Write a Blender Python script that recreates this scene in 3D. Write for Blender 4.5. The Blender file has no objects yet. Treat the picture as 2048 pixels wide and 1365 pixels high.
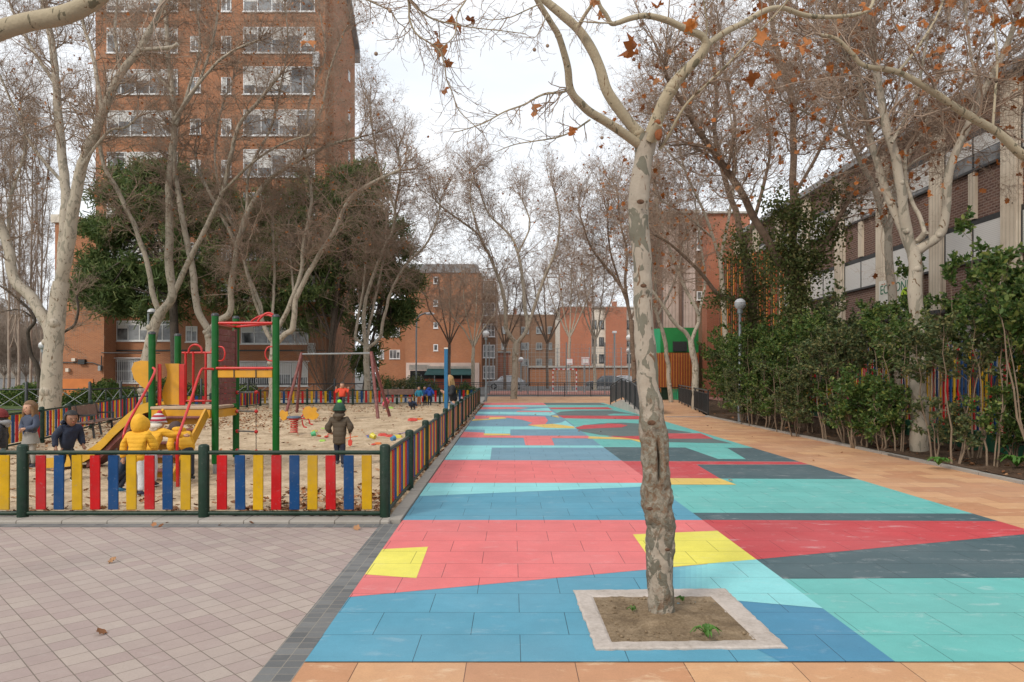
import bpy, bmesh, math, random
import numpy as np
from mathutils import Vector, Matrix, noise as mnoise
R = math.radians
random.seed(7)
# ------------------------------------------------------------------ camera, sky, sun, exposure
scene = bpy.context.scene
col = scene.collection
FPX, CAMH, CX, HY = 1440.0, 1.65, 1024.0, 747.0      # focal length in photo pixels, eye height, principal x, horizon y
cam_d = bpy.data.cameras.new("camera"); cam = bpy.data.objects.new("camera", cam_d); col.objects.link(cam)
cam.location = (0, 0, CAMH); cam.rotation_euler = (R(90), 0, 0)
cam_d.sensor_width = 36.0; cam_d.lens = 36.0 * FPX / 2048.0
cam_d.shift_y = (HY - 682.5) / 2048.0
cam_d.clip_start = 0.05; cam_d.clip_end = 5000
scene.camera = cam

SUN_EL, SUN_AZ = 38.0, 215.0                          # sun high behind the camera to the left, veiled by cloud
world = bpy.data.worlds.new("World"); scene.world = world; world.use_nodes = True
wn = world.node_tree; wn.nodes.clear()
w_out = wn.nodes.new('ShaderNodeOutputWorld'); w_bg = wn.nodes.new('ShaderNodeBackground')
sky = wn.nodes.new('ShaderNodeTexSky'); sky.sky_type = 'NISHITA'; sky.sun_disc = False
sky.sun_elevation = R(SUN_EL); sky.sun_rotation = R(SUN_AZ); sky.air_density = 1.2; sky.dust_density = 3.0
w_tc = wn.nodes.new('ShaderNodeTexCoord'); w_map = wn.nodes.new('ShaderNodeMapping'); w_map.inputs['Scale'].default_value = (1.2, 1.2, 3.5)
w_noise = wn.nodes.new('ShaderNodeTexNoise'); w_noise.inputs['Scale'].default_value = 1.6; w_noise.inputs['Detail'].default_value = 5; w_noise.inputs['Roughness'].default_value = 0.5
w_ramp = wn.nodes.new('ShaderNodeValToRGB')
w_ramp.color_ramp.elements[0].position = 0.36; w_ramp.color_ramp.elements[0].color = (6.9, 7.25, 7.7, 1)
w_ramp.color_ramp.elements[1].position = 0.62; w_ramp.color_ramp.elements[1].color = (8.7, 8.75, 8.8, 1)
w_mix = wn.nodes.new('ShaderNodeMixRGB'); w_mix.inputs[0].default_value = 0.90
wn.links.new(w_tc.outputs['Generated'], w_map.inputs[0]); wn.links.new(w_map.outputs[0], w_noise.inputs['Vector'])
wn.links.new(w_noise.outputs['Fac'], w_ramp.inputs[0])
wn.links.new(sky.outputs[0], w_mix.inputs[1]); wn.links.new(w_ramp.outputs[0], w_mix.inputs[2])
wn.links.new(w_mix.outputs[0], w_bg.inputs[0]); w_bg.inputs[1].default_value = 0.108
wn.links.new(w_bg.outputs[0], w_out.inputs[0])
sun_d = bpy.data.lights.new("sun", 'SUN'); sun_d.energy = 1.5; sun_d.angle = R(11); sun_d.color = (1.0, 0.92, 0.81)
sun = bpy.data.objects.new("sun", sun_d); col.objects.link(sun)
_a, _e = R(SUN_AZ), R(SUN_EL)
_dir = Vector((math.sin(_a) * math.cos(_e), math.cos(_a) * math.cos(_e), math.sin(_e)))
sun.rotation_euler = _dir.to_track_quat('Z', 'Y').to_euler(); sun.location = _dir * 60
scene.view_settings.view_transform = 'Standard'; scene.view_settings.look = 'None'
scene.view_settings.exposure = 0.42; scene.view_settings.gamma = 1.0

# ------------------------------------------------------------------ photo-measure helpers
def P(x, y, z):
    return Vector(((x - CX) * z / FPX, z, CAMH + (HY - y) * z / FPX))
def G(x, y):
    z = FPX * CAMH / (y - HY)
    return Vector(((x - CX) * z / FPX, z, 0.0))
def XE(x0, z):                                        # lines that run along the path
    return x0 - 0.0105 * (z - 8.0)

# ------------------------------------------------------------------ object helpers
WL = {}
def tag(o, label=None, cat=None, group=None, kind=None):
    if label: o['label'] = label
    if cat: o['category'] = cat
    if group: o['group'] = group
    if kind: o['kind'] = kind
    return o
def empty(name, loc, label=None, cat=None, group=None):
    o = bpy.data.objects.new(name, None); col.objects.link(o); o.location = loc; o.empty_display_size = 0.2
    WL[o] = Vector(loc); return tag(o, label, cat, group)
def link_mesh(name, me, parent=None, origin=None):
    o = bpy.data.objects.new(name, me); col.objects.link(o)
    if parent is not None:
        o.parent = parent; WL[o] = WL[parent]
    else:
        o.location = origin or (0, 0, 0); WL[o] = Vector(origin or (0, 0, 0))
    return o
def off_of(parent, origin):
    if parent is not None: return WL[parent]
    return Vector(origin) if origin is not None else Vector((0, 0, 0))
class MB:
    def __init__(s): s.v = []; s.f = []; s.m = []; s.s = []; s.M = None; s.mi = 0
    def add(s, vs, fs, smooth=False):
        b = len(s.v)
        if s.M is not None: vs = [s.M @ Vector(v) for v in vs]
        s.v.extend([tuple(v) for v in vs])
        for f in fs: s.f.append([b + i for i in f]); s.m.append(s.mi); s.s.append(smooth)
        return s
    def box(s, c, d, rz=0, rx=0, ry=0, bev=0.0):
        hx, hy, hz = d[0] / 2, d[1] / 2, d[2] / 2
        Mx = Matrix.Rotation(rz, 3, 'Z') @ Matrix.Rotation(ry, 3, 'Y') @ Matrix.Rotation(rx, 3, 'X'); c = Vector(c)
        if bev > 0 and min(hx, hy, hz) > bev:
            b = bev; vs = []
            for (sx, sy, sz) in [(a, bb, cc) for a in (-1, 1) for bb in (-1, 1) for cc in (-1, 1)]:
                vs += [(sx * hx, sy * (hy - b), sz * (hz - b)), (sx * (hx - b), sy * hy, sz * (hz - b)), (sx * (hx - b), sy * (hy - b), sz * hz)]
            bm = bmesh.new()
            for v in vs: bm.verts.new(v)
            r = bmesh.ops.convex_hull(bm, input=bm.verts); bm.verts.index_update()
            V = [c + Mx @ v.co for v in bm.verts]; F = [[v.index for v in f.verts] for f in bm.faces]; bm.free()
            return s.add(V, F)
        vs = [c + Mx @ Vector((x, y, z)) for z in (-hz, hz) for y in (-hy, hy) for x in (-hx, hx)]
        return s.add(vs, [(0, 2, 3, 1), (4, 5, 7, 6), (0, 1, 5, 4), (2, 6, 7, 3), (0, 4, 6, 2), (1, 3, 7, 5)])
    def bb(s, x0, x1, y0, y1, z0, z1):
        return s.box(((x0 + x1) / 2, (y0 + y1) / 2, (z0 + z1) / 2), (abs(x1 - x0), abs(y1 - y0), abs(z1 - z0)))
    def bar(s, a, b, w, h=None, up=(0, 0, 1)):         # rectangular bar between two points
        a = Vector(a); b = Vector(b); h = h or w; d = (b - a)
        L = d.length
        if L < 1e-6: return s
        d.normalize(); u = Vector(up)
        if abs(d.dot(u)) > .98: u = Vector((0, 1, 0))
        sx = d.cross(u).normalized(); uz = sx.cross(d).normalized()
        vs = []
        for p in (a, b):
            for (i, j) in ((-1, -1), (1, -1), (1, 1), (-1, 1)): vs.append(p + sx * (i * w / 2) + uz * (j * h / 2))
        return s.add(vs, [(3, 2, 1, 0), (4, 5, 6, 7), (0, 1, 5, 4), (1, 2, 6, 5), (2, 3, 7, 6), (3, 0, 4, 7)])
    def tube(s, pts, r, n=8, cap=True, smooth=True, jit=0.0, closed=False):
        pts = [Vector(p) for p in pts]; k = len(pts)
        rs = r if isinstance(r, (list, tuple)) else [r] * k
        vs = []; fs = []
        t0 = (pts[1] - pts[0]).normalized(); u = t0.orthogonal().normalized()
        for i, p in enumerate(pts):
            if closed: t = (pts[(i + 1) % k] - pts[i - 1]).normalized()
            else: t = (pts[min(i + 1, k - 1)] - pts[max(i - 1, 0)]).normalized()
            u = (u - t * u.dot(t)).normalized(); w = t.cross(u)
            for j in range(n):
                a = 2 * math.pi * j / n
                rr = rs[i] * (1 + (random.uniform(-jit, jit) if jit else 0))
                vs.append(p + (u * math.cos(a) + w * math.sin(a)) * rr)
        for i in range(k if closed else k - 1):
            i2 = (i + 1) % k
            for j in range(n):
                j2 = (j + 1) % n; fs.append((i * n + j, i * n + j2, i2 * n + j2, i2 * n + j))
        s.add(vs, fs, smooth)
        if cap and not closed:
            s.add(vs[:n], [tuple(range(n - 1, -1, -1))]); s.add(vs[-n:], [tuple(range(n))])
        return s
    def sphere(s, c, r, nu=12, nv=8, sc=(1, 1, 1), z0=-1, z1=1, rot=None):
        c = Vector(c); vs = []; fs = []
        a0 = math.asin(max(-1, z0)); a1 = math.asin(min(1, z1))
        for i in range(nv + 1):
            a = a0 + (a1 - a0) * i / nv
            for j in range(nu):
                b = 2 * math.pi * j / nu
                v = Vector((math.cos(a) * math.cos(b) * r * sc[0], math.cos(a) * math.sin(b) * r * sc[1], math.sin(a) * r * sc[2]))
                vs.append(c + (rot @ v if rot else v))
        for i in range(nv):
            for j in range(nu):
                j2 = (j + 1) % nu; fs.append((i * nu + j, i * nu + j2, (i + 1) * nu + j2, (i + 1) * nu + j))
        return s.add(vs, fs, True)
    def prism(s, poly, ext):                            # polygon (3D points) extruded by a vector
        e = Vector(ext); n = len(poly); vs = [Vector(p) for p in poly] + [Vector(p) + e for p in poly]
        fs = [tuple(range(n - 1, -1, -1)), tuple(range(n, 2 * n))] + [(i, (i + 1) % n, n + (i + 1) % n, n + i) for i in range(n)]
        return s.add(vs, fs)
    def poly(s, pts): return s.add(pts, [tuple(range(len(pts)))])
    def mesh(s, name, mats, off=Vector((0, 0, 0))):
        me = bpy.data.meshes.new(name)
        me.from_pydata([(v[0] - off[0], v[1] - off[1], v[2] - off[2]) for v in s.v], [], s.f)
        for m in (mats if isinstance(mats, (list, tuple)) else [mats]): me.materials.append(m)
        me.polygons.foreach_set('material_index', s.m); me.polygons.foreach_set('use_smooth', s.s); me.update()
        return me
    def build(s, name, mats, parent=None, origin=None):
        return link_mesh(name, s.mesh(name, mats, off_of(parent, origin)), parent, origin)
def fix_normals(me):
    bm = bmesh.new(); bm.from_mesh(me); bmesh.ops.recalc_face_normals(bm, faces=bm.faces); bm.to_mesh(me); bm.free()
def np_mesh(name, V, quads, tris, mats, mq=None, mt=None, smooth=False):
    V = np.asarray(V, dtype=np.float32); me = bpy.data.meshes.new(name)
    nq, nt = len(quads), len(tris)
    loops = np.concatenate([np.asarray(quads, dtype=np.int32).ravel(), np.asarray(tris, dtype=np.int32).ravel()])
    me.vertices.add(len(V)); me.vertices.foreach_set('co', V.ravel())
    me.loops.add(len(loops)); me.loops.foreach_set('vertex_index', loops)
    me.polygons.add(nq + nt)
    ls = np.concatenate([np.arange(nq) * 4, nq * 4 + np.arange(nt) * 3]).astype(np.int32)
    me.polygons.foreach_set('loop_start', ls)
    mi = np.concatenate([np.zeros(nq, np.int32) if mq is None else mq, np.zeros(nt, np.int32) if mt is None else mt]).astype(np.int32)
    for m in mats: me.materials.append(m)
    me.polygons.foreach_set('material_index', mi)
    if smooth: me.polygons.foreach_set('use_smooth', np.ones(nq + nt, dtype=bool))
    me.update(calc_edges=True); me.validate()
    return me
def copy_tree(o, parent=None):
    c = o.copy(); col.objects.link(c); c.parent = parent
    for ch in o.children: copy_tree(ch, c)
    WL[c] = WL.get(o, Vector((0, 0, 0)))
    return c

# ------------------------------------------------------------------ materials
def _new(name):
    m = bpy.data.materials.new(name); m.use_nodes = True; nt = m.node_tree
    return m, nt, nt.nodes['Principled BSDF']
def N(nt, t, **kw):
    n = nt.nodes.new(t)
    for k, v in kw.items():
        if k in n.inputs: n.inputs[k].default_value = v
        else: setattr(n, k, v)
    return n
def ramp(nt, fac, stops):
    r = nt.nodes.new('ShaderNodeValToRGB'); e = r.color_ramp.elements
    e[0].position, e[0].color = stops[0][0], (*stops[0][1], 1); e[1].position, e[1].color = stops[-1][0], (*stops[-1][1], 1)
    for p, c in stops[1:-1]:
        x = e.new(p); x.color = (*c, 1)
    nt.links.new(fac, r.inputs[0]); return r.outputs[0]
def mixc(nt, fac, a, b, mode='MIX'):
    n = nt.nodes.new('ShaderNodeMixRGB'); n.blend_type = mode
    for i, x in enumerate((fac, a, b)):
        if isinstance(x, (int, float)): n.inputs[i].default_value = x
        elif isinstance(x, tuple): n.inputs[i].default_value = (*x, 1)
        else: nt.links.new(x, n.inputs[i])
    return n.outputs[0]
def math_(nt, op, a, b=0.0, c=None):
    n = nt.nodes.new('ShaderNodeMath'); n.operation = op
    for i, x in enumerate((a, b) if c is None else (a, b, c)):
        if isinstance(x, (int, float)): n.inputs[i].default_value = x
        else: nt.links.new(x, n.inputs[i])
    return n.outputs[0]
def pos(nt): return nt.nodes.new('ShaderNodeNewGeometry').outputs['Position']
def objc(nt): return nt.nodes.new('ShaderNodeTexCoord').outputs['Object']
def noise_(nt, vec, scale, detail=4, rough=.55, dist=0.0):
    n = N(nt, 'ShaderNodeTexNoise', Scale=scale, Detail=detail, Roughness=rough, Distortion=dist)
    nt.links.new(vec, n.inputs['Vector']); return n.outputs['Fac']
def bump_(nt, b, h, strength=.3, dist=.02):
    n = N(nt, 'ShaderNodeBump', Strength=strength, Distance=dist)
    nt.links.new(h, n.inputs['Height']); nt.links.new(n.outputs[0], b.inputs['Normal']); return n
def mul(c, k): return tuple(min(1, x * k) for x in c)
def plain(name, c, rough=.6, var=.12, scale=6.0, bump=.15, metal=0.0, dirt=None, coords='obj', spec=.5, bscale=None, chips=None):
    m, nt, b = _new(name)
    v = objc(nt) if coords == 'obj' else pos(nt)
    f = noise_(nt, v, scale, 5)
    cc = ramp(nt, f, [(.3, mul(c, 1 - var)), (.7, mul(c, 1 + var))])
    if dirt:
        f2 = noise_(nt, v, scale * .35, 6, .7)
        cc = mixc(nt, ramp(nt, f2, [(.5, (0, 0, 0)), (.72, (.6, .6, .6))]), cc, dirt)
    if chips:
        cc = mixc(nt, ramp(nt, noise_(nt, v, 38, 4, .65), [(.64, (0, 0, 0)), (.67, (.85, .85, .85))]), cc, chips)
        cc = mixc(nt, ramp(nt, noise_(nt, v, 2.2, 6, .75), [(.50, (0, 0, 0)), (.70, (.35, .35, .35))]), cc, tuple(.6 * x + .06 for x in c))
    nt.links.new(cc, b.inputs['Base Color']); b.inputs['Roughness'].default_value = rough; b.inputs['Metallic'].default_value = metal
    b.inputs['Specular IOR Level'].default_value = spec
    if bump: bump_(nt, b, noise_(nt, v, bscale or scale * 6, 4), bump, .01)
    return m
def wallvec(nt):                                       # (metres along any upright wall, height) from position and normal
    g = nt.nodes.new('ShaderNodeNewGeometry')
    cr = N(nt, 'ShaderNodeVectorMath', operation='CROSS_PRODUCT'); nt.links.new(g.outputs['True Normal'], cr.inputs[0]); cr.inputs[1].default_value = (0, 0, 1)
    nm = N(nt, 'ShaderNodeVectorMath', operation='NORMALIZE'); nt.links.new(cr.outputs[0], nm.inputs[0])
    dt = N(nt, 'ShaderNodeVectorMath', operation='DOT_PRODUCT'); nt.links.new(g.outputs['Position'], dt.inputs[0]); nt.links.new(nm.outputs[0], dt.inputs[1])
    sp = nt.nodes.new('ShaderNodeSeparateXYZ'); nt.links.new(g.outputs['Position'], sp.inputs[0])
    cb = nt.nodes.new('ShaderNodeCombineXYZ'); nt.links.new(dt.outputs['Value'], cb.inputs[0]); nt.links.new(sp.outputs[2], cb.inputs[1])
    return cb.outputs[0]
def brick_mat(name, c1, c2, mortar, bw=.25, bh=.065, ms=.012, rough=.85, var=.2, stain=(.25, .2, .17)):
    m, nt, b = _new(name); v = wallvec(nt)
    br = N(nt, 'ShaderNodeTexBrick', Scale=1.0); br.inputs['Brick Width'].default_value = bw; br.inputs['Row Height'].default_value = bh
    br.inputs['Mortar Size'].default_value = ms; br.inputs['Mortar Smooth'].default_value = .2; br.inputs['Bias'].default_value = 0
    br.inputs['Color1'].default_value = (*c1, 1); br.inputs['Color2'].default_value = (*c2, 1); br.inputs['Mortar'].default_value = (*mortar, 1)
    nt.links.new(v, br.inputs['Vector'])
    f = noise_(nt, v, .35, 6, .6)
    cc = mixc(nt, 1.0, br.outputs['Color'], ramp(nt, f, [(.3, (1 - var,) * 3), (.7, (1.0, 1.0, 1.0))]), 'MULTIPLY')
    f2 = noise_(nt, v, 1.7, 6, .7)
    cc = mixc(nt, ramp(nt, f2, [(.55, (0, 0, 0)), (.8, (.35, .35, .35))]), cc, stain)
    nt.links.new(cc, b.inputs['Base Color']); b.inputs['Roughness'].default_value = rough
    bump_(nt, b, math_(nt, 'SUBTRACT', 1.0, br.outputs['Fac']), .35, .01)
    return m
def tile_mat(name, c, bw=.62, bh=.423, u0=.26, v0=-4.118, ms=.0026, var=.06, joint=(.06, .055, .05), alt=None, scuff=(.55, .55, .52), scuff_amt=.3, off=.5, rz=0.0, rough=.8, tilevar=.10, grain=120):
    m, nt, b = _new(name)
    mp = N(nt, 'ShaderNodeMapping'); nt.links.new(pos(nt), mp.inputs[0])
    mp.inputs['Location'].default_value = (u0, v0, 0); mp.inputs['Rotation'].default_value = (0, 0, rz)
    br = N(nt, 'ShaderNodeTexBrick', Scale=1.0); br.offset = off
    for k, x in (('Brick Width', bw), ('Row Height', bh), ('Mortar Size', ms), ('Mortar Smooth', .1), ('Bias', 0)): br.inputs[k].default_value = x
    br.inputs['Color1'].default_value = (*mul(c, 1 - tilevar), 1); br.inputs['Color2'].default_value = (*mul(alt or c, 1 + tilevar), 1)
    br.inputs['Mortar'].default_value = (*joint, 1); nt.links.new(mp.outputs[0], br.inputs['Vector'])
    f = noise_(nt, pos(nt), 1.3, 6, .65)
    cc = mixc(nt, 1.0, br.outputs['Color'], ramp(nt, f, [(.3, (1 - var * 2,) * 3), (.7, (1, 1, 1))]), 'MULTIPLY')
    f4 = noise_(nt, pos(nt), 9, 8, .75)
    cc = mixc(nt, ramp(nt, f4, [(.35, (.14, .14, .14)), (.6, (0, 0, 0))]), cc, mul(c, .55))
    mp2 = N(nt, 'ShaderNodeMapping'); nt.links.new(pos(nt), mp2.inputs[0]); mp2.inputs['Scale'].default_value = (1.0, 2.2, 1)
    f2 = noise_(nt, mp2.outputs[0], 3.1, 9, .72, .3)
    cc = mixc(nt, ramp(nt, f2, [(.56, (0, 0, 0)), (.68, (scuff_amt,) * 3)]), cc, scuff)
    cc = mixc(nt, ramp(nt, noise_(nt, pos(nt), .45, 4, .6), [(.42, (0, 0, 0)), (.70, (.22, .22, .22))]), cc, tuple(.55 * x + .20 for x in c))
    cc = mixc(nt, ramp(nt, noise_(nt, pos(nt), 42, 3, .6), [(.70, (0, 0, 0)), (.76, (.55, .55, .55))]), cc, mul(c, .35))
    f3 = noise_(nt, pos(nt), grain, 2)
    cc = mixc(nt, 1.0, cc, ramp(nt, f3, [(.3, (.90,) * 3), (.7, (1.0, 1.0, 1.0))]), 'MULTIPLY')
    nt.links.new(cc, b.inputs['Base Color'])
    nt.links.new(math_(nt, 'ADD', rough - .15, math_(nt, 'MULTIPLY', f2, .3)), b.inputs['Roughness']); b.inputs['Specular IOR Level'].default_value = .35
    h = math_(nt, 'SUBTRACT', math_(nt, 'MULTIPLY', f3, .25), br.outputs['Fac'])
    bump_(nt, b, h, .5, .004)
    return m
def leaf_mat(name, ca, cb_, rough=.45, trans=.3, cc_=None):
    m, nt, b = _new(name); g = nt.nodes.new('ShaderNodeNewGeometry')
    st = [(0, ca), (1, cb_)] if cc_ is None else [(0, ca), (.6, cb_), (1, cc_)]
    c = ramp(nt, g.outputs['Random Per Island'], st)
    nt.links.new(c, b.inputs['Base Color']); b.inputs['Roughness'].default_value = rough; b.inputs['Specular IOR Level'].default_value = .3
    if trans:
        t = nt.nodes.new('ShaderNodeBsdfTranslucent'); nt.links.new(c, t.inputs[0])
        mx = nt.nodes.new('ShaderNodeMixShader'); mx.inputs[0].default_value = trans
        nt.links.new(b.outputs[0], mx.inputs[1]); nt.links.new(t.outputs[0], mx.inputs[2])
        nt.links.new(mx.outputs[0], nt.nodes['Material Output'].inputs[0])
    return m
def plane_bark(name, cream, grey, brown, low=0.0, sc=1.0, thr=.5):
    """mottled plane bark: cream with sharp-edged olive-grey plates; brown rough bark below height low (object space)"""
    m, nt, b = _new(name); v = objc(nt)
    mp = N(nt, 'ShaderNodeMapping'); mp.inputs['Scale'].default_value = (1.0 * sc, 1.0 * sc, .5 * sc); nt.links.new(v, mp.inputs[0])
    a = noise_(nt, mp.outputs[0], 9, 3, .55, 1.2)
    base = mixc(nt, noise_(nt, v, 5 * sc, 4), mul(cream, .82), mul(cream, 1.08))
    base = mixc(nt, ramp(nt, noise_(nt, v, 60 * sc, 3), [(.3, (.2, .2, .2)), (.6, (0, 0, 0))]), base, mul(cream, .6))
    plates = ramp(nt, a, [(thr, (0, 0, 0)), (thr + .015, (1, 1, 1))])
    cc = mixc(nt, plates, base, grey)
    a2 = noise_(nt, mp.outputs[0], 13, 3, .5, 1.6)
    cc = mixc(nt, ramp(nt, a2, [(.66, (0, 0, 0)), (.675, (1, 1, 1))]), cc, brown)
    h = math_(nt, 'ADD', math_(nt, 'MULTIPLY', plates, .5), math_(nt, 'MULTIPLY', noise_(nt, v, 35 * sc, 5, .65), .6))
    if low > 0:
        sp = nt.nodes.new('ShaderNodeSeparateXYZ'); nt.links.new(v, sp.inputs[0])
        k = math_(nt, 'ADD', sp.outputs[2], math_(nt, 'MULTIPLY', math_(nt, 'SUBTRACT', noise_(nt, v, 6, 5, .7), .5), 1.1))
        lowf = ramp(nt, math_(nt, 'DIVIDE', k, low), [(.0, (.9, .9, .9)), (.10, (.12, .12, .12)), (.36, (.18, .18, .18)), (.46, (.85, .85, .85)), (.80, (.95, .95, .95)), (.95, (0, 0, 0))])
        a3 = ramp(nt, noise_(nt, mp.outputs[0], 11, 4, .6, 1.0), [(.50, (0, 0, 0)), (.52, (1, 1, 1))]); footm = ramp(nt, math_(nt, 'DIVIDE', sp.outputs[2], low), [(.42, (1, 1, 1)), (.5, (0, 0, 0))])
        cc = mixc(nt, math_(nt, 'MULTIPLY', a3, footm), cc, mul(grey, .75))
        vor = noise_(nt, v, 22, 7, .75, .6)
        lb = ramp(nt, vor, [(.34, mul(brown, .5)), (.45, mul(brown, 1.05)), (.52, mul(grey, 1.1)), (.62, mul(cream, .8))])
        cc = mixc(nt, lowf, cc, lb)
        h = math_(nt, 'ADD', h, math_(nt, 'MULTIPLY', math_(nt, 'MULTIPLY', vor, lowf), 2.2))
    nt.links.new(cc, b.inputs['Base Color']); b.inputs['Roughness'].default_value = .85; b.inputs['Specular IOR Level'].default_value = .2
    bump_(nt, b, h, .55, .015)
    return m
MAT = {}
MAT['brick_orange'] = brick_mat('brick_orange', (.46, .158, .055), (.36, .112, .038), (.36, .22, .14), bh=.07, ms=.014)
MAT['brick_red'] = brick_mat('brick_red', (.50, .145, .065), (.40, .11, .05), (.34, .2, .14))
MAT['brick_brown'] = brick_mat('brick_brown', (.17, .085, .06), (.115, .055, .042), (.27, .2, .165), bh=.09, ms=.014)
MAT['brick_dark'] = brick_mat('brick_dark', (.24, .115, .06), (.18, .085, .045), (.24, .17, .12))
MAT['concrete'] = plain('concrete', (.42, .39, .35), .9, .15, 3, .3, coords='pos', dirt=(.22, .2, .17))
MAT['concrete_pale'] = plain('concrete_pale', (.62, .56, .48), .9, .1, 3, .2, coords='pos', dirt=(.4, .36, .3))
MAT['render_pink'] = plain('render_pink', (.60, .47, .41), .9, .08, 1.2, .2, coords='pos', dirt=(.4, .32, .28))
MAT['kerb'] = tile_mat('kerb', (.36, .33, .29), bw=.5, bh=1.0, u0=.2, v0=.3, ms=.006, joint=(.12, .1, .08), scuff=(.5, .46, .4))
MAT['white_pvc'] = plain('white_pvc', (.72, .73, .74), .4, .05, 4, 0, coords='pos', dirt=(.5, .48, .45))
MAT['roof_grey'] = plain('roof_grey', (.27, .28, .29), .7, .12, 1.5, .2, coords='pos')
MAT['metal_dark'] = plain('metal_dark', (.045, .048, .05), .45, .2, 12, .1, metal=.4, coords='pos')
MAT['metal_grey'] = plain('metal_grey', (.32, .34, .35), .45, .12, 9, .1, metal=.6, coords='pos', dirt=(.2, .19, .18))
MAT['fence_green'] = plain('fence_green', (.006, .026, .014), .42, .25, 9, .15, coords='pos', dirt=(.015, .032, .02), spec=.3, chips=(.07, .08, .065))
for nm, c in (('paint_red', (.42, .003, .005)), ('paint_blue', (.002, .045, .15)), ('paint_yellow', (.50, .29, .003))):
    MAT[nm] = plain(nm, c, .5, .16, 5, .12, coords='pos', dirt=tuple(.7 * x + .03 for x in c), spec=.25, chips=tuple(.5 * x + .10 for x in c))
MAT['play_green'] = plain('play_green', (.003, .095, .012), .35, .15, 6, .1, coords='pos', dirt=(.01, .085, .025), spec=.3, chips=(.05, .09, .05))
MAT['play_red'] = plain('play_red', (.50, .012, .010), .32, .12, 8, .05, coords='pos', dirt=(.45, .06, .04), chips=(.30, .12, .10))
MAT['play_yellow'] = plain('play_yellow', (.60, .29, .012), .45, .12, 6, .1, coords='pos', dirt=(.5, .27, .06), chips=(.36, .24, .12))
MAT['slide_yellow'] = plain('slide_yellow', (.60, .34, .03), .35, .12, 5, .05, coords='pos', dirt=(.55, .36, .12))
MAT['play_wood'] = plain('play_wood', (.17, .05, .045), .7, .25, 18, .4, coords='pos', dirt=(.3, .2, .17))
MAT['deck_beige'] = plain('deck_beige', (.45, .34, .24), .8, .12, 10, .3, coords='pos')
MAT['bench_wood'] = plain('bench_wood', (.16, .085, .06), .6, .2, 14, .3, coords='pos', dirt=(.26, .17, .13))
MAT['sand'] = None
def ground_mat(name, stops, s1, s2, bump=.6, dist=.02, rough=.95, speck=None):
    m, nt, b = _new(name); v = pos(nt)
    a = noise_(nt, v, s1, 8, .65); c2 = noise_(nt, v, s2, 5, .7)
    f = math_(nt, 'ADD', math_(nt, 'MULTIPLY', a, .6), math_(nt, 'MULTIPLY', c2, .4))
    cc = ramp(nt, f, stops)
    if speck:
        cc = mixc(nt, ramp(nt, noise_(nt, v, s2 * 2.3, 4, .8), [(.58, (0, 0, 0)), (.66, (.8, .8, .8))]), cc, speck)
    nt.links.new(cc, b.inputs['Base Color']); b.inputs['Roughness'].default_value = rough; b.inputs['Specular IOR Level'].default_value = .15
    bump_(nt, b, f, bump, dist); return m
MAT['sand'] = ground_mat('sand', [(.36, (.25, .175, .11)), (.47, (.43, .325, .215)), (.60, (.59, .465, .325))], 1.6, 16, 1.0, .06, speck=(.30, .18, .10))
MAT['soil'] = ground_mat('soil', [(.36, (.035, .022, .014)), (.5, (.085, .055, .036)), (.66, (.15, .10, .07))], 2.5, 30, .9, .05, speck=(.17, .1, .06))
MAT['pit_soil'] = ground_mat('pit_soil', [(.34, (.09, .062, .04)), (.48, (.20, .145, .09)), (.64, (.33, .25, .165))], 3.5, 45, 1.0, .03, speck=(.12, .07, .04))
MAT['asphalt'] = ground_mat('asphalt', [(.35, (.10, .098, .095)), (.65, (.17, .165, .16))], .4, 50, .3, .01)
MAT['court'] = ground_mat('court', [(.35, (.25, .12, .1)), (.65, (.34, .17, .14))], .4, 30, .2, .01)
MAT['grassy'] = ground_mat('grassy', [(.35, (.045, .075, .025)), (.65, (.11, .14, .05))], 1.5, 25, .8, .05)
MAT['pit_border'] = ground_mat('pit_border', [(.30, (.22, .185, .155)), (.46, (.40, .35, .31)), (.66, (.54, .48, .44))], 2.2, 40, .5, .012, .9)
MAT['paver'] = tile_mat('paver', (.385, .295, .27), bw=.1565, bh=.1550, u0=0, v0=0, ms=.0032, rz=R(-45), joint=(.17, .135, .105), alt=(.405, .335, .29), off=0.0, tilevar=.06, scuff=(.5, .46, .42), scuff_amt=.18)
MAT['paver_dark'] = tile_mat('paver_dark', (.135, .138, .14), bw=.105, bh=.092, u0=1.19, v0=0, ms=.003, joint=(.28, .25, .21), alt=(.17, .172, .17), off=0.0, tilevar=.12, scuff=(.3, .29, .27), scuff_amt=.3)
MAT['tile_orange'] = tile_mat('tile_orange', (.58, .285, .15), joint=(.12, .06, .035), alt=(.64, .38, .20), scuff=(.66, .47, .30), scuff_amt=.8, tilevar=.10, var=.1)
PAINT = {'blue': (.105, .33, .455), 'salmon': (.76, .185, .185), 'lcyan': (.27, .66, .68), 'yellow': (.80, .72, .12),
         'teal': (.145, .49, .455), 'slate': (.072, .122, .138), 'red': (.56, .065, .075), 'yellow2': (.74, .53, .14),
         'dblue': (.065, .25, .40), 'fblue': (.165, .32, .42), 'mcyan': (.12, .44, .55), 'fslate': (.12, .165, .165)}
for i_ in range(7): PAINT['g%d' % i_] = tuple(a + (b_ - a) * (i_ + .5) / 7 for a, b_ in zip(PAINT['blue'], PAINT['lcyan']))
for k, c in PAINT.items():
    MAT['pv_' + k] = tile_mat('pv_' + k, c, tilevar=.025, joint=mul(c, .30), scuff=tuple(.5 * x + .27 for x in c), scuff_amt=.75 if k in ('slate', 'red', 'teal') else .32, var=.09)
MAT['bark_fg'] = plane_bark('bark_fg', (.37, .32, .26), (.165, .155, .12), (.17, .105, .065), low=1.55, sc=1.0, thr=.535)
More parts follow.
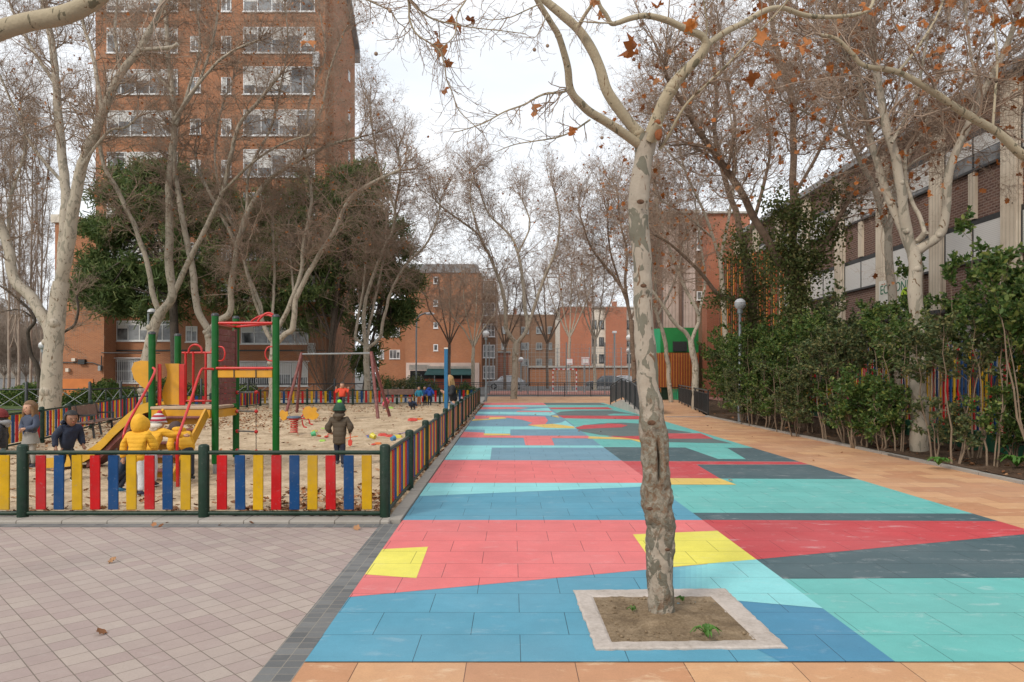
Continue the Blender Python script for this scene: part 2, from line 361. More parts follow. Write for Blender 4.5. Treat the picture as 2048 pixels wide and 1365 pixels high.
MAT['bark_mid'] = plane_bark('bark_mid', (.43, .375, .30), (.26, .235, .185), (.15, .10, .06), sc=.6, thr=.56)
MAT['bark_limb'] = plane_bark('bark_limb', (.41, .345, .24), (.17, .15, .10), (.17, .10, .05), sc=1.3, thr=.60)
MAT['bark_dark'] = plain('bark_dark', (.075, .058, .045), .9, .35, 8, .8)
MAT['bark_brown'] = plain('bark_brown', (.17, .115, .08), .9, .3, 8, .6)
MAT['twig'] = plain('twig', (.31, .225, .165), .85, .3, 2, 0, coords='pos')
MAT['twig_pale'] = plain('twig_pale', (.30, .24, .19), .85, .25, 2, 0, coords='pos')
MAT['seed'] = plain('seed', (.07, .045, .03), .9, .2, 3, 0)
MAT['leaf_dry'] = leaf_mat('leaf_dry', (.20, .065, .02), (.46, .15, .03), .6, .35, (.50, .24, .11))
MAT['leaf_fallen'] = leaf_mat('leaf_fallen', (.14, .055, .02), (.32, .14, .06), .7, 0, (.42, .24, .12))
MAT['leaf_hedge'] = leaf_mat('leaf_hedge', (.038, .082, .020), (.095, .165, .040), .42, .35, (.24, .27, .07))
MAT['leaf_hedge2'] = leaf_mat('leaf_hedge2', (.055, .090, .038), (.125, .160, .065), .5, .35, (.26, .23, .09))
MAT['leaf_ivy'] = leaf_mat('leaf_ivy', (.055, .085, .025), (.12, .145, .045), .55, .35, (.21, .18, .07))
MAT['needle'] = leaf_mat('needle', (.055, .092, .030), (.11, .165, .050), .6, .35, (.20, .23, .08))
MAT['stem'] = plain('stem', (.19, .135, .09), .85, .2, 10, .3)
MAT['weed'] = leaf_mat('weed', (.05, .13, .02), (.10, .22, .04), .5, .2)
m, nt, b = _new('glass'); b.inputs['Base Color'].default_value = (.10, .115, .125, 1); b.inputs['Roughness'].default_value = .08; b.inputs['Specular IOR Level'].default_value = .8
v = pos(nt); cc = ramp(nt, noise_(nt, v, .9, 3, .6), [(.38, (.035, .04, .045)), (.62, (.24, .25, .26))]); nt.links.new(cc, b.inputs['Base Color']); MAT['glass'] = m
def blind_mat(name, c, pitch=.06):
    m, nt, b = _new(name); sp = nt.nodes.new('ShaderNodeSeparateXYZ'); nt.links.new(pos(nt), sp.inputs[0])
    fr = math_(nt, 'FRACT', math_(nt, 'DIVIDE', sp.outputs[2], pitch))
    nt.links.new(ramp(nt, fr, [(0, mul(c, .55)), (.2, c), (1, mul(c, .93))]), b.inputs['Base Color']); b.inputs['Roughness'].default_value = .6
    bump_(nt, b, fr, .4, .01); return m
MAT['blind'] = blind_mat('blind', (.66, .65, .63))
# ------------------------------------------------------------------ ground and paving (the setting)
def sheet(name, pts, z, mat_):
    mb = MB(); mb.poly([(p[0], p[1], z) for p in pts]); me = mb.mesh(name, mat_)
    o = link_mesh(name, me); return tag(o, kind='structure')
def grid_ground(name, poly, step, mat_, amp, z0=0.0, sc=1.0, edge=.25, warp=None):
    """a bumpy sheet that fills a convex polygon"""
    bm = bmesh.new(); vs = [bm.verts.new((p[0], p[1], 0)) for p in poly]; bm.faces.new(vs)
    xs = [p[0] for p in poly]; ys = [p[1] for p in poly]
    for ax, lo, hi in ((0, min(xs), max(xs)), (1, min(ys), max(ys))):
        t = lo + step
        while t < hi:
            n_ = (1, 0, 0) if ax == 0 else (0, 1, 0); c_ = (t, 0, 0) if ax == 0 else (0, t, 0)
            bmesh.ops.bisect_plane(bm, geom=bm.verts[:] + bm.edges[:] + bm.faces[:], plane_co=c_, plane_no=n_)
            t += step
    for v in bm.verts:
        x, y = v.co.x, v.co.y
        onb = v.is_boundary
        h = mnoise.fractal(Vector((x * sc, y * sc, 0)), 0.7, 2.0, 5) * amp
        v.co.z = z0 + (0 if onb else h) + (warp(x, y) if warp and not onb else 0); v.co.z = max(v.co.z, -.05)
    me = bpy.data.meshes.new(name); bm.to_mesh(me); bm.free(); me.materials.append(mat_)
    me.polygons.foreach_set('use_smooth', [True] * len(me.polygons))
    return tag(link_mesh(name, me), kind='structure')
LZ = lambda z: XE(-1.228, z)         # left edge of the painted paving
DZ = lambda z: 2.19 - 0.0125 * (z - 4.1)
RZ = lambda z: XE(5.42, z)
KZ = lambda z: 7.60 - 0.0125 * (z - 10)      # kerb of the planting bed
sheet('ground', [(-900, -60), (900, -60), (900, 2500), (-900, 2500)], -0.06, MAT['asphalt'])
sheet('paving_tiles', [(LZ(1.2), 1.2), (KZ(1.2), 1.2), (KZ(27), 27), (10.2, 42.5), (10.2, 51.2), (LZ(51), 51.2)], -0.004, MAT['tile_orange'])
sheet('pavers', [(-14, 1.0), (LZ(1) - .215, 1.0), (LZ(7.72) - .215, 7.72), (-14, 7.78)], -0.004, MAT['paver'])
sheet('paver_strip', [(LZ(1) - .215, 1.0), (LZ(1), 1.0), (LZ(7.9), 7.9), (LZ(7.9) - .215, 7.9)], -0.0035, MAT['paver_dark'])
sheet('paver_strip', [(-14, 7.785), (LZ(7.8) - .218, 7.725), (LZ(7.9) - .218, 7.9), (-14, 7.93)], -0.0030, MAT['paver_dark'])
kb = MB(); kb.box((-7.7, 8.06, -.01), (12.7, .30, .08), bev=.012)
tag(kb.build('kerb', MAT['kerb']), kind='structure')
kb = MB()
for i in range(34):                  # kerb stones under the side fence, one metre each
    z0, z1 = 8.0 + i * .98, 8.0 + (i + 1) * .98 - .008
    x0 = LZ(z0) - .012; kb.prism([(x0 - .15, z0, -.06), (x0, z0, -.06), (LZ(z1) - .012, z1, -.06), (LZ(z1) - .162, z1, -.06)], (0, 0, .085 + random.uniform(-.004, .004)))
tag(kb.build('kerb', MAT['kerb']), kind='structure')
kb = MB()
for i in range(24):
    z0, z1 = 4 + i * .98, 4 + (i + 1) * .98 - .008
    kb.prism([(KZ(z0), z0, -.06), (KZ(z0) + .12, z0, -.06), (KZ(z1) + .12, z1, -.06), (KZ(z1), z1, -.06)], (0, 0, .10 + random.uniform(-.004, .004)))
tag(kb.build('kerb', MAT['kerb']), kind='structure')
def sandwarp(x, y):
    h = 0.0
    for (px, py, r, d) in ((-7.0, 28.5, 1.3, -.07), (-5.9, 27.2, 1.5, -.10), (-5.9, 25.6, .9, .06), (-5.9, 19.5, .9, -.03), (-4.9, 11.9, .9, -.04), (-8.4, 12.4, .8, -.05), (-5.4, 32.0, .8, .07)):
        q = ((x - px) ** 2 + (y - py) ** 2) / (r * r); h += d * math.exp(-q * 1.5)
    return h
grid_ground('sand', [(-17, 8.2), (LZ(8.2) - .17, 8.2), (LZ(40.5) - .17, 40.5), (-17, 38.5)], .14, MAT['sand'], .055, -.005, 1.9, warp=sandwarp)
grid_ground('soil', [(KZ(3) + .12, 3), (12.5, 3), (12.5, 42), (10.1, 42), (KZ(27.5) + .12, 27.5)], .16, MAT['soil'], .07, .05, 1.5)
sheet('pavement', [(-60, 40.7), (LZ(40.7) - .18, 40.7), (LZ(51.0) - .02, 51.2), (-60, 51.2)], -0.02, MAT['concrete'])
sheet('lawn', [(-60, 8.3), (-17.05, 8.3), (-17.05, 38.6), (-14.0, 38.8), (-14, 47), (-60, 47)], -0.03, MAT['grassy'])
sheet('sports_court', [(-2, 56), (17, 56), (17, 69), (-2, 69)], -0.03, MAT['court'])
tag(MB().box((7.95, 27.3, -.001), (4.2, .32, .004)).build('drain', MAT['metal_grey']), kind='structure')

# painted pattern: thin coats of paint on the tiles, outlines measured on the ground
mural = MB(); mural_mats = []; 
def mat_i(k):
    mm = MAT['pv_' + k]
    if mm not in mural_mats: mural_mats.append(mm)
    return mural_mats.index(mm)
def zp(y): return FPX * CAMH / (y - HY)
def paint(k, pts, lev):
    out = []
    for (x, y) in pts:
        z = zp(y)
        if x == 'L': X = LZ(z)
        elif x == 'D': X = DZ(z)
        elif x == 'R': X = RZ(z)
        else: X = (x - CX) * z / FPX
        X = min(max(X, LZ(z)), RZ(z)); out.append((X, z, .0015 * lev + .001))
    mural.mi = mat_i(k); mural.poly(out)
def Z1(*p): return [(840 + a / 3.2, 790 + b / 3.2) if not isinstance(a, str) else (a, 790 + b / 3.2) for a, b in p]
far = 806.0
paint('blue', [('L', 1324), ('D', 1324), ('D', 930), ('L', 930)], 0)
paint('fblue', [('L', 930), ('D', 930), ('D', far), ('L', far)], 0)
paint('teal', [('D', 1324), ('R', 1324), ('R', far), ('D', far)], 0)
paint('dblue', [(1560, 1324), ('D', 1324), ('D', 1218), (1477, 1203), (1400, 1210), (1440, 1260)], 1)
# left zone
paint('salmon', [('L', 1195), ('D', 1120), ('D', 1041), ('L', 1041)], 1)
paint('yellow', [(730, 1150), (832.7, 1157.7), (856, 1094.8), (758, 1099.5)], 2)
paint('yellow', [(1266, 1070), (1313, 1138), ('D', 1120), ('D', 1062.6)], 2)
for i_ in range(7): paint('g%d' % i_, [(1338 + i_ * 11, 1136.2 - i_ * 1.0), (1338 + i_ * 11, 1205), (1349 + i_ * 11, 1205), (1349 + i_ * 11, 1135.2 - i_ * 1.0)], 1)
paint('lcyan', [(1415, 1128.6), (1415, 1199), (1477, 1203), ('D', 1218), ('D', 1120)], 2)
paint('lcyan', [('L', 993), ('D', 973), ('D', 966.5), ('L', 966.5)], 1)
paint('salmon', [('L', 966.5), ('D', 966.5), ('D', 922), ('L', 921)], 1)
paint('lcyan', [('L', 920), (980.6, 919.7), (983.7, 896), ('L', 896)], 1)
paint('lcyan', [('L', 896), ('D', 896), ('D', 891.6), ('L', 891.6)], 1)
paint('salmon', [(1051, 891.2), (1109, 891.2), (1103, 876.5), (1047, 875.5)], 1)
paint('salmon', [('L', 875.5), ('D', 877.5), ('D', 872.3), (968, 871.8), (968, 866), ('L', 864)], 2)
paint('yellow2', [(967.5, 871.4), (1020.6, 871.4), (1020.6, 868.4), (967.5, 867.5)], 3)
paint('lcyan', [(969.7, 868), (1020.6, 868), (1021, 854), (969.7, 854)], 2)
paint('lcyan', [('L', 860), ('D', 858.8), ('D', 853.5), ('L', 853.5)], 1)
paint('salmon', Z1((350, 158), (440, 150), (560, 148), (650, 160), (720, 180), (690, 195), (800, 190), (820, 165), (800, 140), (640, 136), (350, 134)), 2)
paint('yellow2', Z1((330, 168), (440, 160), (555, 152), (540, 145), (445, 145), (440, 155), (340, 157)), 3)
paint('yellow2', Z1((690, 196), (800, 212), (990, 216), (985, 204), (850, 187)), 3)
paint('lcyan', Z1((850, 187), (985, 204), (930, 166), (905, 178)), 2)
paint('lcyan', Z1(('L', 122), (700, 128), (830, 134), (870, 122), (850, 110), ('L', 110)), 1)
paint('yellow2', Z1((830, 135), (893, 149), (880, 134)), 3)
paint('salmon', Z1((615, 110), (850, 111), (840, 105), (625, 104)), 3)
paint('lcyan', Z1((640, 98), (840, 104), (822, 84), (760, 88)), 2)
paint('salmon', Z1(('L', 93), (640, 90), (700, 84), (600, 79), ('L', 80)), 1)
paint('lcyan', Z1(('L', 76), ('D', 76), ('D', 68), ('L', 67)), 1)
paint('salmon', Z1(('L', 66), ('D', 67), ('D', 52), ('L', 52)), 1)
# right zone
paint('slate', [('D', 1158.4), ('R', 1155), ('R', 1064), ('D', 1120)], 1)
paint('red', [('D', 1120), ('R', 1067), ('R', 1043.6), ('D', 1041)], 2)
paint('slate', [('D', 1041), ('R', 1043.6), ('R', 1028), ('D', 1026.3)], 1)
paint('yellow2', [('D', 970), (1473, 970.3), (1440, 957.8), ('D', 957)], 2)
paint('red', [('D', 957), (1440, 957.8), (1393, 929.7), ('R', 929.7), ('R', 924), ('D', 922.8)], 1)
paint('slate', [(1440, 957.8), ('R', 959), ('R', 930.2), (1394, 930.2)], 1)
paint('slate', [('D', 922.4), ('R', 923.5), ('R', 896.5), ('D', 894.7)], 1)
paint('teal', [(1437, 919), (1491.6, 919), (1455, 897), (1430, 894.6), (1367, 894.5)], 2)
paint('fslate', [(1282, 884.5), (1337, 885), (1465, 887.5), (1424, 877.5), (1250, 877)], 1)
paint('red', [(1215, 873.2), (1282, 881), (1337, 878), (1427, 878), (1401, 867.2), (1337, 867.5), (1282, 870)], 2)
paint('yellow2', [(1176, 878), (1262, 880), (1282, 886), (1310, 893), (1320, 893), (1290, 882), (1246, 876), ('D', 873.5)], 3)
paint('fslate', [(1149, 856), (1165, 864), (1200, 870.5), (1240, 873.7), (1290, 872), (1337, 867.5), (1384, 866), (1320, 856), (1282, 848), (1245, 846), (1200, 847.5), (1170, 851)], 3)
paint('red', Z1((992, 213), (1020, 221), (1150, 215), (1290, 210), (1330, 197), (1280, 188), (1200, 185), (1170, 191), (1050, 195)), 4)
paint('red', Z1(('D', 151), (1405, 158), (1405, 136), (880, 133)), 1)
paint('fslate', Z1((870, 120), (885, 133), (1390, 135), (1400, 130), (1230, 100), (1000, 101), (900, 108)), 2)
paint('teal', Z1((1200, 128), (1215, 133), (1390, 133), (1330, 122), (1240, 122)), 3)
paint('red', Z1(('D', 93), (1240, 94), (1200, 80), (820, 82)), 1)
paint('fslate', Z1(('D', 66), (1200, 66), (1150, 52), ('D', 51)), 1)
o = mural.build('painted_pattern', mural_mats); tag(o, kind='structure'); fix_normals(o.data)

# tree pit in the painted paving
def pitq(mbx, a, b, c, d, z): mbx.poly([(*G(*a)[:2], z), (*G(*b)[:2], z), (*G(*c)[:2], z), (*G(*d)[:2], z)])
Oo = [G(1192, 1302), G(1576, 1299), G(1450, 1180), (G(1146, 1183))]
Ii = [G(1226, 1287), G(1509, 1283), G(1420, 1197), G(1189, 1198.5)]
pb = MB(); rnd = random.Random(3)
def wob(a, b, n, amp):
    return [a.lerp(b, i / n) + Vector((rnd.uniform(-amp, amp), rnd.uniform(-amp, amp), 0)) * (1 if 0 < i < n else 0) for i in range(n)]
ou = []; inn = []
for i in range(4):
    ou += wob(Oo[i], Oo[(i + 1) % 4], 26, .007); inn += wob(Ii[i], Ii[(i + 1) % 4], 26, .006)
n = len(ou); H1 = .017
vs = [(p.x, p.y, 0) for p in ou] + [(p.x, p.y, H1 * .6) for p in ou] + [(*(p.lerp(q, .12))[:2], H1 + rnd.uniform(-.001, .001)) for p, q in zip(ou, inn)] + [(*(p.lerp(q, .8))[:2], H1 + rnd.uniform(-.002, .002)) for p, q in zip(ou, inn)] + [(q.x, q.y, H1 * .3) for q in inn] + [(q.x, q.y, -.03) for q in inn]
fs = []
for k in range(5):
    for i in range(n):
        j = (i + 1) % n; fs.append((k * n + i, k * n + j, (k + 1) * n + j, (k + 1) * n + i))
pb.add(vs, fs, False)
o = pb.build('kerb', MAT['pit_border']); tag(o, kind='structure'); fix_normals(o.data)
def pitwarp(x, y):
    d = math.hypot(x - 1.005, y - 4.87); return .05 * math.exp(-(d / .16) ** 2) + .012 * math.exp(-((x - 1.35) ** 2 + (y - 4.7) ** 2) / .04)
cI = sum(Ii, Vector()) / 4
grid_ground('soil', [p + (p - cI) * .02 for p in Ii], .022, MAT['pit_soil'], .012, .010, 9, warp=pitwarp)
# ------------------------------------------------------------------ trees
def nrm(a): return a / (np.linalg.norm(a, axis=-1, keepdims=True) + 1e-9)
def grow(rng, par, prad, m, L, k, ang=.9, wob=.35, up=.1, tmin=.15, rf=.55, rtip=.35, out=None, rmin=.002):
    n, kp, _ = par.shape
    t = rng.uniform(tmin, 1, (n, m)); s = t * (kp - 1); i = np.minimum(s.astype(int), kp - 2); f = (s - i)[..., None]
    ix = np.arange(n)[:, None]
    p0 = par[ix, i] * (1 - f) + par[ix, i + 1] * f; d = nrm(par[ix, i + 1] - par[ix, i])
    r0 = (prad[ix, i] * (1 - f[..., 0]) + prad[ix, i + 1] * f[..., 0]) * rf
    q = rng.normal(size=(n, m, 3)); q = nrm(q - (q * d).sum(-1, keepdims=True) * d)
    a = (ang * rng.uniform(.6, 1.35, (n, m)))[..., None]
    dr = d * np.cos(a) + q * np.sin(a)
    if out is not None: dr = dr + out
    dr[..., 2] += up; dr = nrm(dr).reshape(-1, 3)
    ln = (L * rng.uniform(.45, 1.2, (n, m)) * (1 - .35 * t)).reshape(-1, 1)
    p = p0.reshape(-1, 3); pts = [p]
    for j in range(k):
        dr = nrm(dr + rng.normal(size=dr.shape) * wob * .6 + np.array([0, 0, up * .35])); p = p + dr * ln / k; pts.append(p)
    C = np.stack(pts, 1); r0 = np.maximum(r0.reshape(-1, 1), rmin)
    rad = r0 * np.linspace(1, rtip, k + 1)[None, :]
    return C, np.maximum(rad, rmin * .6)
TRI = np.array([[1, 0], [-.5, .866], [-.5, -.866]])
def seg_mesh(lines):
    """3-sided prisms for every segment of [(pts(n,k,3), rad(n,k)), ...]"""
    A = []; B = []; RA = []; RB = []
    for pts, rad in lines:
        A.append(pts[:, :-1].reshape(-1, 3)); B.append(pts[:, 1:].reshape(-1, 3)); RA.append(rad[:, :-1].ravel()); RB.append(rad[:, 1:].ravel())
    A = np.concatenate(A); B = np.concatenate(B); RA = np.concatenate(RA); RB = np.concatenate(RB)
    d = nrm(B - A); u = nrm(np.cross(d, np.array([.3, .2, .93]))); w = np.cross(d, u)
    V = np.empty((len(A), 6, 3), np.float32)
    for j in range(3):
        o_ = u * TRI[j, 0] + w * TRI[j, 1]
        V[:, j] = A + o_ * RA[:, None]; V[:, 3 + j] = B + o_ * RB[:, None]
    base = (np.arange(len(A)) * 6)[:, None]
    Q = np.concatenate([base + np.array([[0, 1, 4, 3]]), base + np.array([[1, 2, 5, 4]]), base + np.array([[2, 0, 3, 5]])])
    return V.reshape(-1, 3), Q
# plane leaf outline (unit size, in its own plane), fan around the middle
_lf = [(0, -.42), (.14, -.36), (.30, -.44), (.46, -.30), (.36, -.14), (.58, .02), (.44, .14), (.50, .30), (.27, .24), (.17, .42), (0, .60), (-.15, .40), (-.30, .27), (-.47, .30), (-.40, .12), (-.56, .04), (-.38, -.16), (-.44, -.32), (-.28, -.42), (-.13, -.34)]
def rand_frames(rng, n):
    z = nrm(rng.normal(size=(n, 3))); x = nrm(np.cross(z, rng.normal(size=(n, 3)))); return x, np.cross(z, x), z
def plane_leaves(rng, P0, size, curl=.25):
    n = len(P0); x, y, z = rand_frames(rng, n); s = (size * rng.uniform(.55, 1.2, n))[:, None]
    outl = np.array(_lf); k = len(outl); V = np.empty((n, k + 1, 3), np.float32)
    V[:, 0] = P0
    ph = rng.uniform(0, 6.28, (n, 1))
    for j in range(k):
        cz = curl * math.hypot(*outl[j]) * np.sin(ph + j * 1.1) + curl * outl[j][0] ** 2 * 2
        V[:, j + 1] = P0 + (x * outl[j][0] + y * outl[j][1] + z * cz) * s
    b = (np.arange(n) * (k + 1))[:, None]
    T = np.concatenate([b + np.array([[0, 1 + j, 1 + (j + 1) % k]]) for j in range(k)])
    return V.reshape(-1, 3), T
def quad_leaves(rng, P0, size, asp=.5, fold=.25, updir=None):
    n = len(P0); x, y, z = rand_frames(rng, n)
    if updir is not None: x = nrm(x + updir); y = nrm(np.cross(z, x)); z = np.cross(x, y)
    s = (size * rng.uniform(.6, 1.25, n))[:, None]; V = np.empty((n, 6, 3), np.float32)
    sh = [(0, 0, 0), (.35, asp * .5, fold), (.75, asp * .38, fold * .8), (1, 0, 0), (.75, -asp * .38, fold * .8), (.35, -asp * .5, fold)]
    for j, (a, bq, c) in enumerate(sh): V[:, j] = P0 + (x * a + y * bq + z * c * asp) * s
    b = (np.arange(n) * 6)[:, None]
    Q = np.concatenate([b + np.array([[0, 1, 2, 3]]), b + np.array([[0, 3, 4, 5]])])
    return V.reshape(-1, 3), Q
def balls(rng, P0, r):
    n = len(P0); o6 = np.array([[1, 0, 0], [-1, 0, 0], [0, 1, 0], [0, -1, 0], [0, 0, 1], [0, 0, -1]]) * r
    V = (P0[:, None, :] + o6[None]).reshape(-1, 3); b = (np.arange(n) * 6)[:, None]
    T = np.concatenate([b + np.array([t]) for t in ((0, 2, 4), (2, 1, 4), (1, 3, 4), (3, 0, 4), (2, 0, 5), (1, 2, 5), (3, 1, 5), (0, 3, 5))])
    return V, T
def smooth_line(pts, rs, n):
    """Catmull-Rom resample of a list of vectors and radii"""
    pts = [Vector(p) for p in pts]; out = []; ro = []
    k = len(pts)
    for i in range(k - 1):
        p0 = pts[max(i - 1, 0)]; p1 = pts[i]; p2 = pts[i + 1]; p3 = pts[min(i + 2, k - 1)]
        for j in range(n):
            t = j / n
            out.append(.5 * ((2 * p1) + (p2 - p0) * t + (2 * p0 - 5 * p1 + 4 * p2 - p3) * t * t + (3 * p1 - p0 - 3 * p2 + p3) * t ** 3)); ro.append(rs[i] * (1 - t) + rs[i + 1] * t)
    out.append(pts[-1]); ro.append(rs[-1]); return out, ro
def limb_world(pl, w0, w1, z0, z1):
    """pixel polyline -> world points with the depth running z0..z1, radii from pixel widths"""
    k = len(pl); cum = [0]
    for a, b_ in zip(pl, pl[1:]): cum.append(cum[-1] + math.hypot(a[0] - b_[0], a[1] - b_[1]))
    pts = []; rs = []
    for (p, c) in zip(pl, cum):
        t = c / cum[-1]; z = z0 + (z1 - z0) * t
        pts.append(P(p[0], p[1], z)); rs.append((w0 + (w1 - w0) * t) * .5 * z / FPX)
    return pts, rs
def tree(name, label, base, limbs, group, bark='bark_mid', twig='twig', seed=1, s=1.0, dens=1.0, leaves=60, seeds=120, rmin=.0035, crown=(5, 6, 5), up=.25, extra=None, cat='tree', leaf_size=.13, L1=2.3, sides=10, knots=True, fine=True):
    rng = np.random.default_rng(seed); rd = random.Random(seed)
    root = empty(name, base, label, cat, group)
    tb = MB(); par = []; prad = []; ends = []
    for li in limbs:
        pl, w0, w1, z0, z1 = li[:5]; tw = li[5] if len(li) > 5 else True
        pts, rs = limb_world(pl, w0, w1, z0, z1)
        a, r = smooth_line(pts, rs, 5)
        a = [p + Vector((mnoise.noise(p * 1.7 + Vector((seed, 0, 0))), mnoise.noise(p * 1.7 + Vector((0, seed, 9))), 0)) * min(.05, r_ * .5) for p, r_ in zip(a, r)]
        r = [x * (1 + .10 * mnoise.noise(p * 3 + Vector((seed, 3, 1)))) for x, p in zip(r, a)]
        tb.tube(a, r, sides)
        if knots:
            for q in range(2):
                i = rd.randrange(1, len(a) - 1); tb.sphere(a[i] + Vector((rd.uniform(-1, 1), -1, 0)) * r[i] * .6, r[i] * .65, 7, 5)
        if tw:
            # limb pieces of about half a metre as parents
            A = np.array([tuple(p) for p in a]); rr = np.array(r)
            seg = np.linalg.norm(np.diff(A, axis=0), axis=1); cs = np.concatenate([[0], np.cumsum(seg)]); n = max(2, int(cs[-1] / (.5 * s)))
            tt = np.linspace(.38 * cs[-1] if tw is True else tw * cs[-1], cs[-1], n + 1); Q = np.stack([np.interp(tt, cs, A[:, j]) for j in range(3)], 1); q = np.interp(tt, cs, rr)
            par.append(np.stack([Q[:-1], Q[1:]], 1)); prad.append(np.stack([q[:-1], q[1:]], 1)); ends.append((A[-2:], rr[-2:]))
    trunk_me = None
    trunk = tb.build('trunk', MAT[bark], root)
    if not par: return root
    par = np.concatenate(par); prad = np.concatenate(prad)
    prad = np.minimum(prad, .06 * s + .02)
    n1 = max(1, int(round(crown[0] * dens / 3.0)))
    c = par.mean(axis=(0, 1)); outv = nrm(par.mean(axis=1) - c)[:, None, :] * .3
    b1 = grow(rng, par, prad, n1, L1 * s * 1.15, 8, 1.05, .40, up * .45, 0, .36, .3, outv, rmin * 1.5)
    e = np.stack([x[0] for x in ends]); er = np.stack([x[1] for x in ends]); er = np.minimum(er, .05)
    be = grow(rng, e, er, 5, L1 * s * 1.3, 8, .6, .32, up * .8, .5, .7, .3, None, rmin * 1.5)
    b1 = (b1[0], b1[1])
    b1 = (np.concatenate([b1[0], be[0]]), np.concatenate([b1[1], be[1]]))
    b2 = grow(rng, *b1, crown[1] + 2, 1.15 * s, 6, .95, .42, up * .35, .12, .55, .35, None, rmin)
    b3 = grow(rng, *b2, crown[2], .55 * s, 4, .9, .42, up * .3, .1, .7, .4, None, rmin * .8)
    lines = [b1, b2, b3]
    if fine:
        b4 = grow(rng, *b3, 3, .24 * s, 2, .9, .35, .05, .2, .8, .5, None, rmin * .7); lines.append(b4)
    if extra: lines += extra(rng)
    V, Q = seg_mesh(lines)
    tips = np.concatenate([b3[0][:, -1], b2[0][:, -1]])
    nv = len(V); Vs = [V]; T = np.zeros((0, 3), int); mt = np.zeros(0, int); mats = [MAT[twig], MAT['leaf_dry'], MAT['seed']]
    tri = []; mts = []
    if leaves:
        pk = tips[rng.integers(0, len(tips), leaves)] - np.array([0, 0, .04]); v, t = plane_leaves(rng, pk, leaf_size, .3); tri.append(t + nv); mts.append(np.full(len(t), 1)); Vs.append(v); nv += len(v)
    if seeds:
        pk = tips[rng.integers(0, len(tips), seeds)] - np.array([0, 0, .07]); v, t = balls(rng, pk, .022 * max(1, s)); tri.append(t + nv); mts.append(np.full(len(t), 2)); Vs.append(v); nv += len(v)
    if tri: T = np.concatenate(tri); mt = np.concatenate(mts)
    V = np.concatenate(Vs) - np.array(base, dtype=np.float32)[None]
    link_mesh('crown', np_mesh('crown', V, Q, T, mats, None, mt), root)
    return root
GP = 'bare plane trees around the playground'
GR = 'bare plane trees along the school hedge'
GF = 'bare trees beyond the square'
